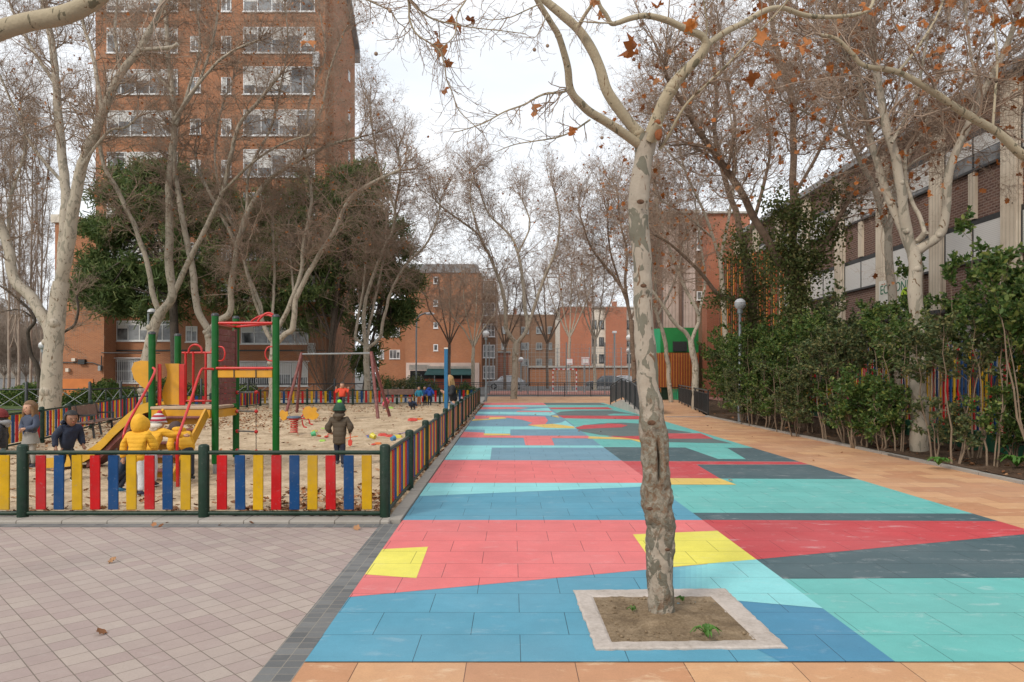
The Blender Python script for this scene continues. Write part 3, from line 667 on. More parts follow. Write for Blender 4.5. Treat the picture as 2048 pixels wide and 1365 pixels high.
# ---- foreground tree in the painted paving
def fg_tree():
    rng = np.random.default_rng(5); base = Vector((1.008, 4.87, 0))
    root = empty('plane_tree', base, 'tall mottled plane tree with a split trunk in the square pit of the painted paving', 'tree', 'plane trees in leafless winter state')
    prof = [(1322, 1250, 66), (1322, 1236, 60), (1322.5, 1222, 55), (1322, 1200, 53), (1320, 1160, 52), (1320, 1130, 53), (1321, 1090, 55), (1322, 1062, 56), (1318, 1035, 60), (1314, 1005, 62), (1313, 970, 60), (1312.5, 922, 59), (1309, 885, 54), (1304, 845, 50), (1301, 805, 47), (1296, 776, 45.5), (1292, 717, 42), (1288, 658, 38.5), (1286, 600, 38.5), (1285.5, 530, 37.5), (1279, 470, 38), (1277, 433, 39.5), (1277.5, 404, 40), (1281, 361, 37.5), (1287, 320, 37.5), (1291, 290, 40), (1293, 272, 44)]
    pts = [P(a, b_, 4.87) for a, b_, w in prof]; rs = [w / 2 * 4.87 / FPX for a, b_, w in prof]
    a, r = smooth_line(pts, rs, 9)
    ns = 72; vs = []; fs = []
    crack_z0, crack_z1 = P(0, 956, 4.87).z, P(0, 884, 4.87).z
    for i, (c, rr) in enumerate(zip(a, r)):
        for j in range(ns):
            th = 2 * math.pi * j / ns; d = Vector((math.cos(th), math.sin(th), 0))
            q = c + d * rr
            low = max(0.0, min(1.0, (1.30 - c.z) / .30)) if c.z < 1.3 else 0.0
            low2 = low * max(.25, min(1, (c.z - .15) / .5))
            h = mnoise.fractal(q * 9, .8, 2, 4) * (.006 + .012 * low2) + mnoise.noise(q * 4.2) * (.006 + .010 * low2)
            h += -abs(mnoise.noise(Vector((q.x * 16, q.y * 16, q.z * 7)))) * .014 * low2
            tc = -math.pi / 2 + .03 + .16 * math.sin((c.z - crack_z0) * 9) * .35          # split facing the square
            da = (th - tc + math.pi) % (2 * math.pi) - math.pi
            if crack_z0 - .03 < c.z < crack_z1 + .03:
                k = min(1, (c.z - crack_z0 + .03) / .06, (crack_z1 + .03 - c.z) / .10)
                h += -.085 * max(0, k) * math.exp(-(da / .10) ** 2) + .014 * max(0, k) * math.exp(-((abs(da) - .34) / .15) ** 2)
            for (kz, kt, kr, kh) in ((P(0, 408, 4.87).z, -1.45, .035, .010), (P(0, 565, 4.87).z, -1.35, .03, .008), (P(0, 1095, 4.87).z, -.25, .05, .016), (P(0, 870, 4.87).z, -.3, .05, .010), (1.02, -2.6, .05, .012)):
                dd = ((c.z - kz) ** 2 + (((th - kt + math.pi) % (2 * math.pi) - math.pi) * rr) ** 2) / kr ** 2
                h += kh * math.exp(-dd) - kh * .9 * math.exp(-dd * 6)
            vs.append(q + d * h)
    k = len(a)
    for i in range(k - 1):
        for j in range(ns):
            j2 = (j + 1) % ns; fs.append((i * ns + j, i * ns + j2, (i + 1) * ns + j2, (i + 1) * ns + j))
    tb = MB(); tb.add(vs, fs, True); tb.mi = 1
    L = {}
    L[1] = ([(1288, 296), (1266, 281), (1240, 262), (1212, 244), (1179, 224), (1160, 206), (1147, 192), (1139, 172), (1136, 140), (1129.6, 112), (1117, 72), (1103, 48), (1092, 30), (1075, 2), (1055, -40), (1020, -95)], 19, 9, 4.87, 4.1)
    L[2] = ([(1290, 292), (1276.5, 267), (1258, 245), (1241.7, 224), (1214, 182), (1199, 134.5), (1182, 97), (1157, 60), (1124.6, 30), (1092, 2.5), (1050, -40), (990, -90)], 24, 14, 4.87, 4.6)
    L[3] = ([(1296, 290), (1306, 262), (1316, 235), (1331, 199), (1356, 159), (1393.6, 119.6), (1408.6, 98), (1412, 82)], 29, 17, 4.87, 4.7)
    L[4] = ([(1412, 88), (1403.6, 72), (1373.7, 60), (1336, 42), (1294, 32), (1261.6, 37), (1236, 46), (1222, 47), (1212, 30), (1198, 8), (1192, -30)], 15, 7, 4.7, 4.4)
    L[5] = ([(1411, 92), (1423.5, 83), (1453, 63), (1476, 52), (1499, 39.5), (1532, 21), (1565, 16.5), (1604, 29.7), (1647, 34.6), (1696.6, 32), (1730, 24), (1745, 8), (1750, -30)], 13, 6, 4.7, 5.6)
    L[6] = ([(1318, 300), (1330, 284), (1369, 214), (1413.6, 169), (1460, 124), (1498, 85), (1560, 20), (1600, -30)], 6, 3, 4.87, 4.3)
    L[7] = ([(1136, 176), (1128, 184), (1085, 190), (1048.5, 209.6), (1009, 224), (969, 246), (935, 258), (907, 266)], 5, 1.6, 4.4, 3.9)
    L[8] = ([(1180, 240), (1145, 263), (1115, 275), (1088, 280), (1031.5, 289), (992, 304)], 4, 1.5, 4.6, 4.2)
    L[9] = ([(1155, 55), (1170, 30), (1185, 5), (1190, -30)], 8, 5, 4.65, 4.5)
    L[10] = ([(1224, 47), (1200, 46), (1170, 44), (1159, 44)], 3.5, 2.2, 4.4, 4.3)
    L[11] = ([(1411, 80), (1414, 50), (1410, 20), (1405, -20)], 4, 3, 4.7, 4.6)
    # hanging ends of limbs that rise out of the photo's top
    L[12] = ([(700, -190), (790, -70), (816, 0), (819, 37), (833, 68), (867, 91), (881, 105), (890, 136), (893, 159), (904, 184), (918, 221), (946.6, 249), (963.6, 266)], 6, 1.5, 3.6, 3.9)
    L[13] = ([(985, -120), (950, -40), (932, 0), (915, 28), (910, 68), (893, 88), (878, 100)], 4.5, 1.8, 4.0, 3.8)
    L[14] = ([(775, -60), (819, 0), (842, 23), (870, 40), (918, 51), (955, 57), (1003, 62), (1051, 68)], 5, 1.5, 3.6, 4.1)
    L[15] = ([(700, -20), (735, 0), (760, 12), (782, 24), (795, 44), (810, 58), (806, 85)], 4, 1.3, 3.7, 3.9)
    L[16] = ([(1020, -95), (900, -160), (780, -200), (700, -190)], 9, 6, 4.1, 3.6)
    L[17] = ([(1050, -40), (1010, -90), (985, -120)], 8, 5, 4.6, 4.0)
    L[18] = ([(1080, 8), (1050, 22), (1020, 35), (985, 40), (960, 36)], 3, 1.3, 4.2, 4.0)
    L[19] = ([(1094, 30), (1080, 60), (1070, 75), (1052, 76)], 2.5, 1.3, 4.2, 4.1)
    parents = []; prs = []
    for key, (pl, w0, w1, z0, z1) in L.items():
        p, rr = limb_world(pl, w0, w1, z0, z1); aa, r_ = smooth_line(p, rr, 5)
        big = w0 > 7
        if big: r_ = [x * (1 + .09 * mnoise.noise(q * 7)) for x, q in zip(r_, aa)]
        tb.tube(aa, r_, 20 if big else 7)
        if big:
            for q in range(1 + (w0 > 12)):
                i = rng.integers(4, max(6, len(aa) - 3)); tb.sphere(aa[i], r_[i] * 1.16, 12, 8, (1, 1, .8))
        if key in (6, 7, 8, 10, 11, 12, 13, 14, 15, 18, 19):
            A = np.array([tuple(x) for x in aa], dtype=float); n = max(3, len(A) // 3); ii = np.linspace(0, len(A) - 1, n + 1).astype(int)
            parents.append(np.stack([A[ii[:-1]], A[ii[1:]]], 1)); rq = np.array(r_)[ii]; prs.append(np.stack([rq[:-1], rq[1:]], 1))
    # old pruning scars on the stem
    tb.mi = 3
    for (sx_, sy_, r_s, zz_) in ((1281, 404, .020, 4.755), (1287, 572, .017, 4.765), (1268, 722, .010, 4.78), (1303, 846, .022, 4.725), (1335, 1100, .014, 4.71), (1300, 1018, .016, 4.70)):
        q_ = P(sx_, sy_, zz_); tb.sphere(q_, r_s, 12, 8, (1.25, .35, .8)); tb.sphere(q_ + Vector((0, -.004, 0)), r_s * .55, 10, 6, (1.2, .4, .8))
    # pruned stub by the fork
    kn = P(1311, 262, 4.78); tb.sphere(kn, .042, 14, 10, (.8, 1, 1.35)); tb.mi = 2; tb.sphere(P(1317, 268, 4.735), .030, 12, 8, (.85, .7, 1.5)); tb.sphere(P(1315, 246, 4.73), .022, 10, 7)
    tb.mi = 1; tb.tube([P(1300, 282, 4.8), P(1309, 262, 4.76), P(1318, 248, 4.72)], [.03, .036, .026], 12)
    tb.build('trunk', [MAT['bark_fg'], MAT['bark_limb'], plain('heartwood', (.30, .10, .035), .9, .3, 30, .7), plain('scar', (.13, .065, .035), .95, .4, 60, .9)], root)
    pr = np.concatenate(parents); rr = np.concatenate(prs)
    b2 = grow(rng, pr, rr, 2, .26, 5, .8, .28, -.02, 0, .7, .4, None, .0016)
    b3 = grow(rng, *b2, 3, .11, 4, .8, .35, 0, .2, .75, .5, None, .0013)
    b4 = grow(rng, *b3, 1, .04, 2, .8, .3, .05, .2, .8, .5, None, .0011)
    V, Q = seg_mesh([b2, b3, b4])
    # big limbs' own shoots up out of frame
    Vs = [V]; nv = len(V); tri = []; mts = []
    spots = [((912, 46), .13), ((881, 93), .12), ((897, 128), .11), ((889, 180), .11), ((873, 67), .08), ((942, 38), .08), ((1068, 220), .105), ((1143, 262), .09), ((1262, 95), .14), ((1266, 110), .13), ((1308, 158), .13), ((1316, 165), .10), ((1315, 12), .14), ((1186, 2), .10), ((1380, 52), .09), ((1525, 80), .11), ((1568, 88), .12), ((1612, 92), .11), ((1620, 100), .10), ((1506, 158), .09), ((1730, 12), .10), ((1553, 152), .10), ((1390, 45), .10), ((1202, 30), .07), ((1383, 100), .06)]
    P0 = np.array([tuple(P(x, y, 4.35 + .3 * math.sin(x))) for (x, y), s_ in spots]); 
    for (p_, (xy, s_)) in zip(P0, spots):
        v, t = plane_leaves(rng, p_[None], s_ * .82, .45); tri.append(t + nv); mts.append(np.full(len(t), 1)); Vs.append(v); nv += len(v)
    sb = np.array([tuple(P(1069, 100, 4.2)), tuple(P(1095, 92, 4.3)), tuple(P(1204, 276, 4.6)), tuple(P(752, 108, 3.9)), tuple(P(780, 22, 3.7))])
    for p_ in sb:
        mbx = MB(); mbx.sphere(p_, .011, 10, 8); v = np.array(mbx.v); f = np.array(mbx.f); Q = np.concatenate([Q, f + nv]); Vs.append(v); nv += len(v)
        v2 = np.array([p_ + [0, 0, .01], p_ + [.0008, 0, .06], p_ + [-.0008, 0, .06], p_ + [0, .0008, .01]]); tri.append(np.array([[0, 1, 2], [0, 1, 3]]) + nv); mts.append(np.full(2, 0)); Vs.append(v2); nv += 4
    V = np.concatenate(Vs) - np.array(base)[None]
    link_mesh('crown', np_mesh('crown', V, Q, np.concatenate(tri), [MAT['twig'], MAT['leaf_dry']], None, np.concatenate(mts)), root)
fg_tree()

# ---- neighbours whose trunks stand outside the photo, with limbs that reach into it
tree('plane_tree', 'plane tree past the left edge whose thick pale limb reaches over the paving', (-5.2, 4.4, 0),
     [([(-700, 1290), (-690, 900), (-670, 500), (-560, 260), (-330, 130)], 60, 46, 4.4, 4.3, False), ([(-330, 130), (-180, 105), (-60, 84), (0, 60), (60, 45), (120, 35), (170, 14), (215, -22), (260, -80)], 46, 30, 4.3, 3.9, False), ([(236, -45), (300, -30), (380, -50)], 12, 8, 3.9, 4.0, .5)],
     'plane trees in leafless winter state', bark='bark_limb', seed=11, s=.6, dens=.4, leaves=6, seeds=0, sides=22, crown=(2, 3, 3), rmin=.002, fine=False)
tree('plane_tree', 'plane tree past the right edge with a long limb slanting up across the school wall', (9.4, 9.6, 0),
     [([(2440, 990), (2430, 760), (2400, 560), (2330, 450), (2200, 385)], 34, 26, 9.6, 9.4, False), ([(2200, 385), (2120, 345), (2046, 311), (1993, 264), (1927, 224), (1861, 181), (1795.5, 145), (1729.6, 132), (1706.5, 109), (1673.6, 79), (1640.6, 71)], 22, 7, 9.4, 8.6, .45),
      ([(2330, 450), (2300, 300), (2210, 150), (2120, 20), (2060, -60)], 20, 10, 9.4, 9.8), ([(1795, 145), (1840, 90), (1880, 20), (1900, -60)], 6, 3, 8.9, 9.3), ([(1985, 262), (1990, 190), (1995, 120), (1985, 30)], 5, 3, 9.2, 9.4)],
     'plane trees in leafless winter state', bark='bark_limb', seed=12, s=.8, dens=1.1, leaves=190, seeds=60, sides=16, crown=(4, 5, 4), rmin=.0022, leaf_size=.12, L1=2.0)

# ---- left group
tree('plane_tree', 'thick old plane tree beyond the wooden bench, forking low into two tall pale limbs', G(100, 838),
     [([(100, 845), (101, 800), (106, 708), (113, 634), (122, 565)], 42, 31, 26, 26, False), ([(122, 565), (134, 500), (148, 411), (165, 330), (204, 230), (241, 148), (278, 100), (315, 33), (335, -30)], 26, 10, 26, 24), ([(124, 560), (127, 480), (132, 411), (130, 371), (119, 260), (113, 167), (104, 93), (87, 0), (80, -60)], 22, 10, 26, 27.5),
      ([(103, 690), (97, 652), (63, 597), (30, 560), (18, 508), (0, 445), (-30, 380), (-60, 250)], 24, 12, 26, 27), ([(204, 230), (190, 130), (170, 60), (150, -20)], 9, 5, 25, 26), ([(278, 100), (340, 95), (355, 88)], 7, 8, 24.4, 24.2, False), ([(112, 170), (60, 90), (20, 10)], 8, 4, 27, 29), ([(241, 148), (230, 60), (240, -30)], 7, 4, 25, 26), ([(18, 508), (20, 400), (50, 300), (40, 200)], 7, 4, 27, 28), ([(130, 371), (70, 300), (30, 220), (0, 150)], 7, 4, 27, 28), ([(165, 330), (215, 265), (250, 255), (275, 235)], 6, 4, 25, 25)],
     GP, seed=21, s=1.0, dens=1.1, leaves=420, seeds=260, leaf_size=.11, crown=(6, 6, 5), rmin=.0045, sides=14)
tree('plane_tree', 'plane tree with a swollen pruning knob behind the slide tower', G(290, 815),
     [([(286, 822), (290, 782), (293, 727), (308, 656), (320, 626)], 27, 20, 34, 34, False), ([(320, 626), (345, 592), (338, 540), (338, 485), (339, 430), (338, 374), (341, 334), (349, 241), (345, 185), (336, 111), (330, 20), (320, -60)], 18, 7, 34, 33), ([(345, 592), (371, 537), (408, 463), (445, 385), (456, 334), (480, 250), (520, 200), (560, 150)], 12, 6, 34, 32),
      ([(318, 626), (308, 597), (293, 523), (267, 448), (237, 385), (208, 330), (190, 250)], 11, 7, 34, 33), ([(349, 241), (380, 190), (430, 130), (470, 100), (520, 80)], 7, 4, 33, 32), ([(345, 185), (300, 130), (270, 60)], 6, 4, 33, 34), ([(349, 241), (400, 160), (430, 60), (440, -30)], 6, 4, 33, 34), ([(445, 385), (500, 330), (560, 290), (620, 270)], 6, 3, 33, 31)],
     GP, seed=22, s=1.1, dens=1.0, leaves=420, seeds=300, leaf_size=.11, crown=(6, 6, 5), rmin=.0045)
tree('plane_tree', 'slender two-limbed plane tree behind the red barred guard of the slide tower', G(418, 816),
     [([(420, 820), (420, 760), (419, 700), (417, 660)], 18, 16, 34, 34, False), ([(417, 660), (393, 612), (386, 541), (371, 467), (358, 393), (349, 337), (352, 250)], 15, 8, 34, 33.5), ([(419, 662), (440, 640), (460, 626), (461, 582), (475, 493), (493.5, 430), (519.5, 382), (542, 356), (600, 320), (660, 290), (720, 275)], 14, 5, 34, 32), ([(475, 493), (445, 434), (404, 356), (390, 310)], 8, 5, 33.5, 35), ([(493, 430), (500, 340), (540, 260), (560, 180), (575, 90), (570, 10)], 6, 3, 33, 33), ([(352, 250), (380, 170), (400, 90), (390, 0)], 7, 3, 33, 34), ([(600, 320), (640, 230), (660, 140), (690, 60)], 5, 3, 33, 31)],
     GP, seed=23, s=1.1, dens=1.0, leaves=420, seeds=260, leaf_size=.11, crown=(6, 6, 5), rmin=.0045)
tree('plane_tree', 'many-limbed plane tree behind the right green post of the slide tower', G(546, 815),
     [([(546, 818), (546, 760), (547, 727), (549, 688)], 17, 18, 34, 34, False), ([(549, 690), (527, 652), (519.5, 608), (493.5, 541), (479, 485), (455, 430)], 9, 5, 34, 34), ([(549, 688), (557, 656), (579, 612), (601, 552), (608.5, 485), (620, 430), (622, 380), (610, 300)], 10, 5, 34, 33), ([(552, 686), (570, 668), (586, 656), (590, 615), (597, 585), (631, 523), (668, 463), (698, 400), (742, 367), (800, 340)], 12, 5, 34, 32), ([(548, 690), (545, 626), (549, 541), (545, 448), (548, 400)], 6, 4, 34, 35), ([(586, 640), (585, 560), (576, 480), (578, 440)], 5, 3, 34, 35), ([(530, 655), (505, 590), (487, 520)], 6, 4, 34, 33), ([(610, 300), (620, 200), (650, 110), (640, 30)], 5, 3, 33, 34), ([(455, 430), (430, 330), (440, 230), (470, 150)], 5, 3, 34, 35)],
     GP, seed=24, s=1.1, dens=.8, leaves=420, seeds=300, leaf_size=.11, crown=(6, 6, 5), rmin=.0045)
tree('plane_tree', 'pale candelabra-shaped plane tree behind the swing frame', G(735, 806),
     [([(735, 808), (734, 778), (733, 735), (733, 693)], 13, 12, 40, 40, False), ([(733, 693), (716, 681), (711, 671), (719, 620), (727, 575), (731, 520)], 6, 4, 40, 40), ([(733, 693), (728, 660), (731, 605), (742, 566), (764.5, 506), (787, 457), (790, 419), (800, 360), (795, 300)], 8, 4, 40, 39), ([(734, 690), (738, 655), (752, 590), (770, 500), (773, 440)], 6, 3, 40, 41), ([(735, 697), (761, 675), (764.5, 651), (773.6, 614.5), (781, 586), (806, 538), (829, 512), (851.5, 489.5), (874, 441), (880, 400)], 7, 3, 40, 38), ([(790, 419), (760, 340), (745, 260), (740, 210)], 5, 3, 39.5, 40)],
     GP, seed=25, s=1.15, dens=.85, leaves=260, seeds=420, leaf_size=.11, crown=(6, 6, 5), rmin=.007)
tree('plane_tree', 'wide spreading plane tree at the far end of the painted paving', G(1028, 798),
     [([(1027, 800), (1029, 775), (1031, 730), (1032, 686)], 14, 12, 46.5, 46.5, False), ([(1032, 688), (1012.7, 656), (1009.5, 602), (990, 538), (967.6, 489.5), (951, 464), (893, 422), (870, 400)], 9, 3, 46.5, 44), ([(1034, 686), (1054.6, 657), (1050, 618.5), (1045, 554), (1035, 506), (1022, 473), (977, 428), (960, 380)], 9, 3, 46.5, 47), ([(1056, 655), (1066, 625), (1087, 560.5), (1113, 496), (1119, 441), (1110, 390)], 7, 3, 46.5, 45), ([(967, 489), (940, 400), (950, 340)], 4, 2.5, 45, 46), ([(1035, 506), (1060, 450), (1040, 390)], 4, 2.5, 46, 47)],
     GF, seed=26, s=1.25, dens=1.0, leaves=200, seeds=520, leaf_size=.12, crown=(5, 6, 5), rmin=.008)
tree('plane_tree', 'brown-trunked tree just behind the mottled trunk in the square pit', G(1268, 810),
     [([(1270, 812), (1269, 760), (1266, 700), (1262, 640)], 12, 10, 38, 38, False), ([(1262, 645), (1256, 610), (1245, 580), (1225, 550), (1206, 528), (1180, 490), (1160, 430)], 8, 3, 38, 37), ([(1258, 620), (1250, 560), (1254, 506), (1240, 440), (1235, 380)], 7, 3, 38, 39), ([(1245, 580), (1220, 500), (1215, 420)], 5, 3, 38, 38), ([(1262, 640), (1290, 560), (1300, 480), (1310, 420)], 5, 3, 38, 37)],
     GF, bark='bark_brown', seed=27, s=1.25, dens=1.5, leaves=300, seeds=320, leaf_size=.12, crown=(6, 6, 5), rmin=.007)
for i, (px, by, zz, hh, lab, bk) in enumerate([(899, 770, 62, 545, 'thin dark tree in front of the cafe awning', 'bark_brown'), (947, 772, 58, 560, 'small pale tree by the right end of the cafe awning', 'bark_mid'), (1139, 776, 68, 500, 'pale tree behind the goal of the sports court', 'bark_mid'), (1190, 774, 74, 520, 'pale tree left of the brick block with cream bands', 'bark_mid'), (1095, 772, 80, 540, 'grey tree behind the left end of the sports court fence', 'bark_brown'), (1010, 774, 76, 560, 'small tree between the two brick blocks beyond the square', 'bark_brown')]):
    rd = random.Random(90 + i); top = hh; fy = by - (by - hh) * .36
    L_ = [([(px, by + 22 * 30 / zz), (px - 1, (by + fy) / 2), (px, fy)], 6.5 * 60 / zz + 1.5, 5 * 60 / zz + 1, zz, zz, False)]
    for k in range(5):
        a = (k - 2) * .32 + rd.uniform(-.1, .1); L_.append(([(px, fy), (px + math.sin(a) * 28, fy - 35), (px + math.sin(a) * 62, fy - (fy - top) * .62 * math.cos(a)), (px + math.sin(a) * 75, fy - (fy - top) * .9 * math.cos(a))], 3.4, 1.5, zz, zz + rd.uniform(-2, 2)))
    tree('bare_tree', lab, (*P(px, by, zz)[:2], 0), L_, GF, bark=bk, seed=60 + i, s=1.15, dens=1.1, leaves=10, seeds=120, crown=(5, 5, 4), rmin=.010, fine=False, knots=False, sides=8)

# ---- right group
tree('plane_tree', 'white-trunked plane tree standing in the planting bed before the school windows', G(1840, 908),
     [([(1841, 915), (1840, 890), (1838, 830), (1835.6, 782), (1834, 655), (1828, 540), (1827, 497)], 36, 24, 14.8, 14.8, False), ([(1826, 505), (1806.6, 427.5), (1795, 332), (1784, 286.6), (1769, 231), (1752.7, 142), (1742.8, 66), (1736, 10), (1730, -60)], 22, 8, 14.8, 14), ([(1822, 500), (1805, 460), (1776, 393), (1745.7, 302), (1726.7, 203), (1719.7, 165), (1690, 110), (1670, 30)], 17, 7, 14.8, 15.4), ([(1832, 503), (1850, 492), (1883, 462), (1894, 370), (1909, 313), (1936, 252), (1960, 198), (2010, 99), (2033, 33), (2050, -50)], 20, 8, 14.8, 13.5), ([(1832, 485), (1845, 474), (1852, 464)], 10, 14, 14.8, 14.6, False), ([(1850, 466), (1838, 430), (1826, 408), (1812, 360), (1810, 300)], 9, 5, 14.6, 15.2), ([(1960, 198), (1940, 100), (1930, 0)], 6, 4, 13.9, 13.6), ([(1784, 286), (1830, 200), (1850, 100), (1870, 10)], 7, 4, 14.3, 14.6)],
     GR, seed=31, s=.95, dens=1.35, leaves=620, seeds=260, crown=(6, 6, 5), rmin=.0032, sides=16)
tree('plane_tree', 'dark-trunked plane tree wrapped in ivy, the nearer of the two ivied trees in the hedge', G(1604, 862),
     [([(1604, 868), (1600, 820), (1597, 740), (1593.5, 664), (1590, 546.5)], 28, 25, 21, 21, False), ([(1588, 560), (1556, 516), (1522.7, 462), (1495.7, 408), (1455, 341), (1425, 300), (1394.6, 260), (1370, 215), (1330, 150)], 18, 8, 21, 19), ([(1590, 550), (1586.7, 479), (1586.7, 395), (1586.7, 310.6), (1584.6, 198), (1560, 130), (1545, 50), (1540, -30)], 17, 8, 21, 21), ([(1592, 556), (1634, 516), (1671, 449), (1698, 401.5), (1740, 330), (1790, 280)], 12, 5, 21, 20), ([(1455, 341), (1470, 250), (1450, 150), (1440, 60)], 7, 4, 19.8, 20), ([(1586, 395), (1640, 300), (1680, 200), (1690, 100)], 7, 4, 21, 20), ([(1425, 300), (1380, 290), (1340, 291)], 5, 3, 19.4, 19)],
     GR, bark='bark_brown', seed=32, s=1.0, dens=1.4, leaves=620, seeds=300, crown=(6, 6, 5), rmin=.004, sides=14)
tree('plane_tree', 'leaning ivied plane tree right of the globe lamp in the hedge', G(1512, 846),
     [([(1520, 848), (1514, 760), (1508, 660), (1500, 570), (1489, 500)], 20, 16, 25, 25, False), ([(1489, 500), (1470, 420), (1445, 341), (1430, 270), (1432, 180), (1420, 100)], 13, 6, 25, 25), ([(1500, 600), (1442, 593), (1400, 545), (1350, 496), (1310, 470)], 10, 4, 25, 24), ([(1489, 500), (1520, 400), (1540, 300), (1530, 200)], 9, 4, 25, 26), ([(1445, 341), (1390, 250), (1350, 180)], 6, 3, 25, 24)],
     GR, bark='bark_brown', seed=33, s=1.05, dens=1.2, leaves=520, seeds=260, crown=(6, 6, 5), rmin=.0048)
tree('plane_tree', 'forked plane tree in front of the orange slatted gate', G(1391, 819),
     [([(1391, 820), (1391, 780), (1390, 730), (1381, 682)], 16, 12, 33, 33, False), ([(1381, 684), (1370, 665), (1351.7, 648), (1315, 596.6), (1290, 560), (1275, 500)], 9, 4, 33, 32), ([(1382, 682), (1392, 660), (1398, 640), (1394, 620), (1364, 563), (1340, 500), (1320, 440), (1310, 380)], 8, 4, 33, 33), ([(1396, 640), (1410, 560), (1400, 480), (1390, 400)], 6, 3, 33, 34)],
     GR, seed=34, s=1.1, dens=.8, leaves=160, seeds=200, crown=(5, 6, 5), rmin=.0055)
tree('plane_tree', 'thin pale plane tree between the metal ramp and the orange slatted gate', G(1342, 806),
     [([(1342, 808), (1339, 770), (1334.6, 718.7), (1327, 670), (1315, 633)], 10, 7.5, 41, 41, False), ([(1315, 633), (1310, 560), (1320, 480), (1340, 420)], 6, 3, 41, 41), ([(1318, 640), (1300, 590), (1290, 520), (1280, 470)], 5, 3, 41, 40), ([(1316, 633), (1350, 560), (1370, 480)], 5, 3, 41, 42)],
     GR, seed=35, s=1.3, dens=.7, leaves=110, seeds=200, crown=(5, 6, 5), rmin=.0075)
tree('plane_tree', 'tall plane tree deep behind the white-trunked one, close to the school wall', (9.9, 18.5, 0),
     [([(1794, 876), (1790, 700), (1782, 560), (1775, 470)], 20, 15, 18.5, 18.5, False), ([(1775, 470), (1750, 380), (1700, 280), (1670, 180), (1650, 80)], 12, 5, 18.5, 18), ([(1775, 470), (1800, 350), (1850, 250), (1880, 130), (1900, 20)], 12, 5, 18.5, 19), ([(1760, 410), (1820, 330), (1900, 290)], 7, 3, 18.5, 18), ([(1700, 280), (1620, 230), (1560, 200)], 6, 3, 18, 17)],
     GR, seed=36, s=1.0, dens=1.35, leaves=520, seeds=240, crown=(6, 6, 5), rmin=.0038)
tree('plane_tree', 'plane tree beyond the ivied pair whose crown fills the gap above the ribbed pink wall', (10.2, 34, 0),
     [([(1456, 818), (1452, 700), (1446, 600), (1440, 520)], 12, 9, 34, 34, False), ([(1440, 520), (1410, 430), (1370, 340), (1350, 250)], 7, 3, 34, 33), ([(1440, 520), (1460, 420), (1470, 320), (1460, 220)], 7, 3, 34, 35), ([(1430, 480), (1370, 430), (1320, 400)], 5, 3, 34, 32), ([(1370, 340), (1310, 270), (1300, 220)], 4, 3, 33, 33)],
     GR, seed=37, s=1.3, dens=.9, leaves=400, seeds=300, crown=(6, 6, 5), rmin=.0065)

# ---- left edge: a dark crooked tree, poplars, far bare trees
tree('bare_tree', 'dark crooked tree behind the thick old plane tree', G(82, 812),
     [([(84, 815), (80, 784), (75, 734), (62, 709), (57, 665), (70, 640), (50, 610), (12, 580), (-20, 560)], 11, 3, 37, 36, .6), ([(88, 800), (92, 740), (95, 700), (125, 667), (149.5, 650), (156, 620), (154, 590)], 9, 4, 37, 37, .5), ([(70, 640), (40, 620), (0, 625)], 4, 2, 36.5, 36)],
     GP, bark='bark_dark', seed=41, s=.8, dens=.8, leaves=0, seeds=0, crown=(4, 4, 4), rmin=.006, knots=False)
for i, (px, tp, zz) in enumerate([(18, 250, 55), (38, 300, 58), (62, 270, 56), (83, 340, 60)]):
    L_ = [([(px, 790), (px, 600), (px + 2, 420), (px + 4, tp)], 6, 1.5, zz, zz, False)]
    rd = random.Random(i)
    for k in range(14):
        y0 = 700 - k * 28; sx = rd.choice((-1, 1)) * rd.uniform(8, 20); L_.append(([(px, y0), (px + sx * .6, y0 - 30), (px + sx, y0 - 110)], 2.4, 1.0, zz, zz + rd.uniform(-1, 1)))
    tree('poplar_tree', ['bare upright poplar, nearest to the left edge', 'bare upright poplar, second from the left edge', 'bare upright poplar, third from the left edge', 'bare upright poplar right beside the thick old plane trunk'][i], (*P(px, 790, zz)[:2], 0), L_, 'bare poplars far left', bark="twig_pale", twig='twig_pale', seed=70 + i, s=.8, dens=.4, leaves=0, seeds=0, crown=(2, 4, 3), rmin=.008, fine=False, knots=False, sides=6, up=.8, L1=1.8)
for i, (px, tp, zz) in enumerate([(-30, 660, 60), (8, 675, 66), (32, 650, 72), (52, 690, 63), (70, 670, 70), (-10, 620, 80)]):
    L_ = [([(px, 790), (px, 770), (px + 1, 750)], 5, 3.5, zz, zz, False)]
    rd = random.Random(40 + i)
    for k in range(7): L_.append(([(px, 755), (px + (k - 3) * 5, 730), (px + (k - 3) * 9, tp + abs(k - 3) * 8)], 2.2, 1.0, zz, zz + rd.uniform(-2, 2)))
    tree('bare_tree', ['greyish bare tree far behind the railing at the left edge', 'bushy bare tree far off behind the girl with long hair', 'tall greyish tree far off, left of the dark crooked tree', 'low bare tree far off behind the railing', 'far bare tree half hidden by the dark crooked tree', 'tallest far tree at the left edge'][i], (*P(px, 790, zz)[:2], 0), L_, 'far bare trees left', bark="twig_pale", twig='twig_pale', seed=80 + i, s=1.1, dens=1.2, leaves=0, seeds=0, crown=(5, 6, 4), rmin=.012, fine=False, knots=False, sides=6, L1=1.8)

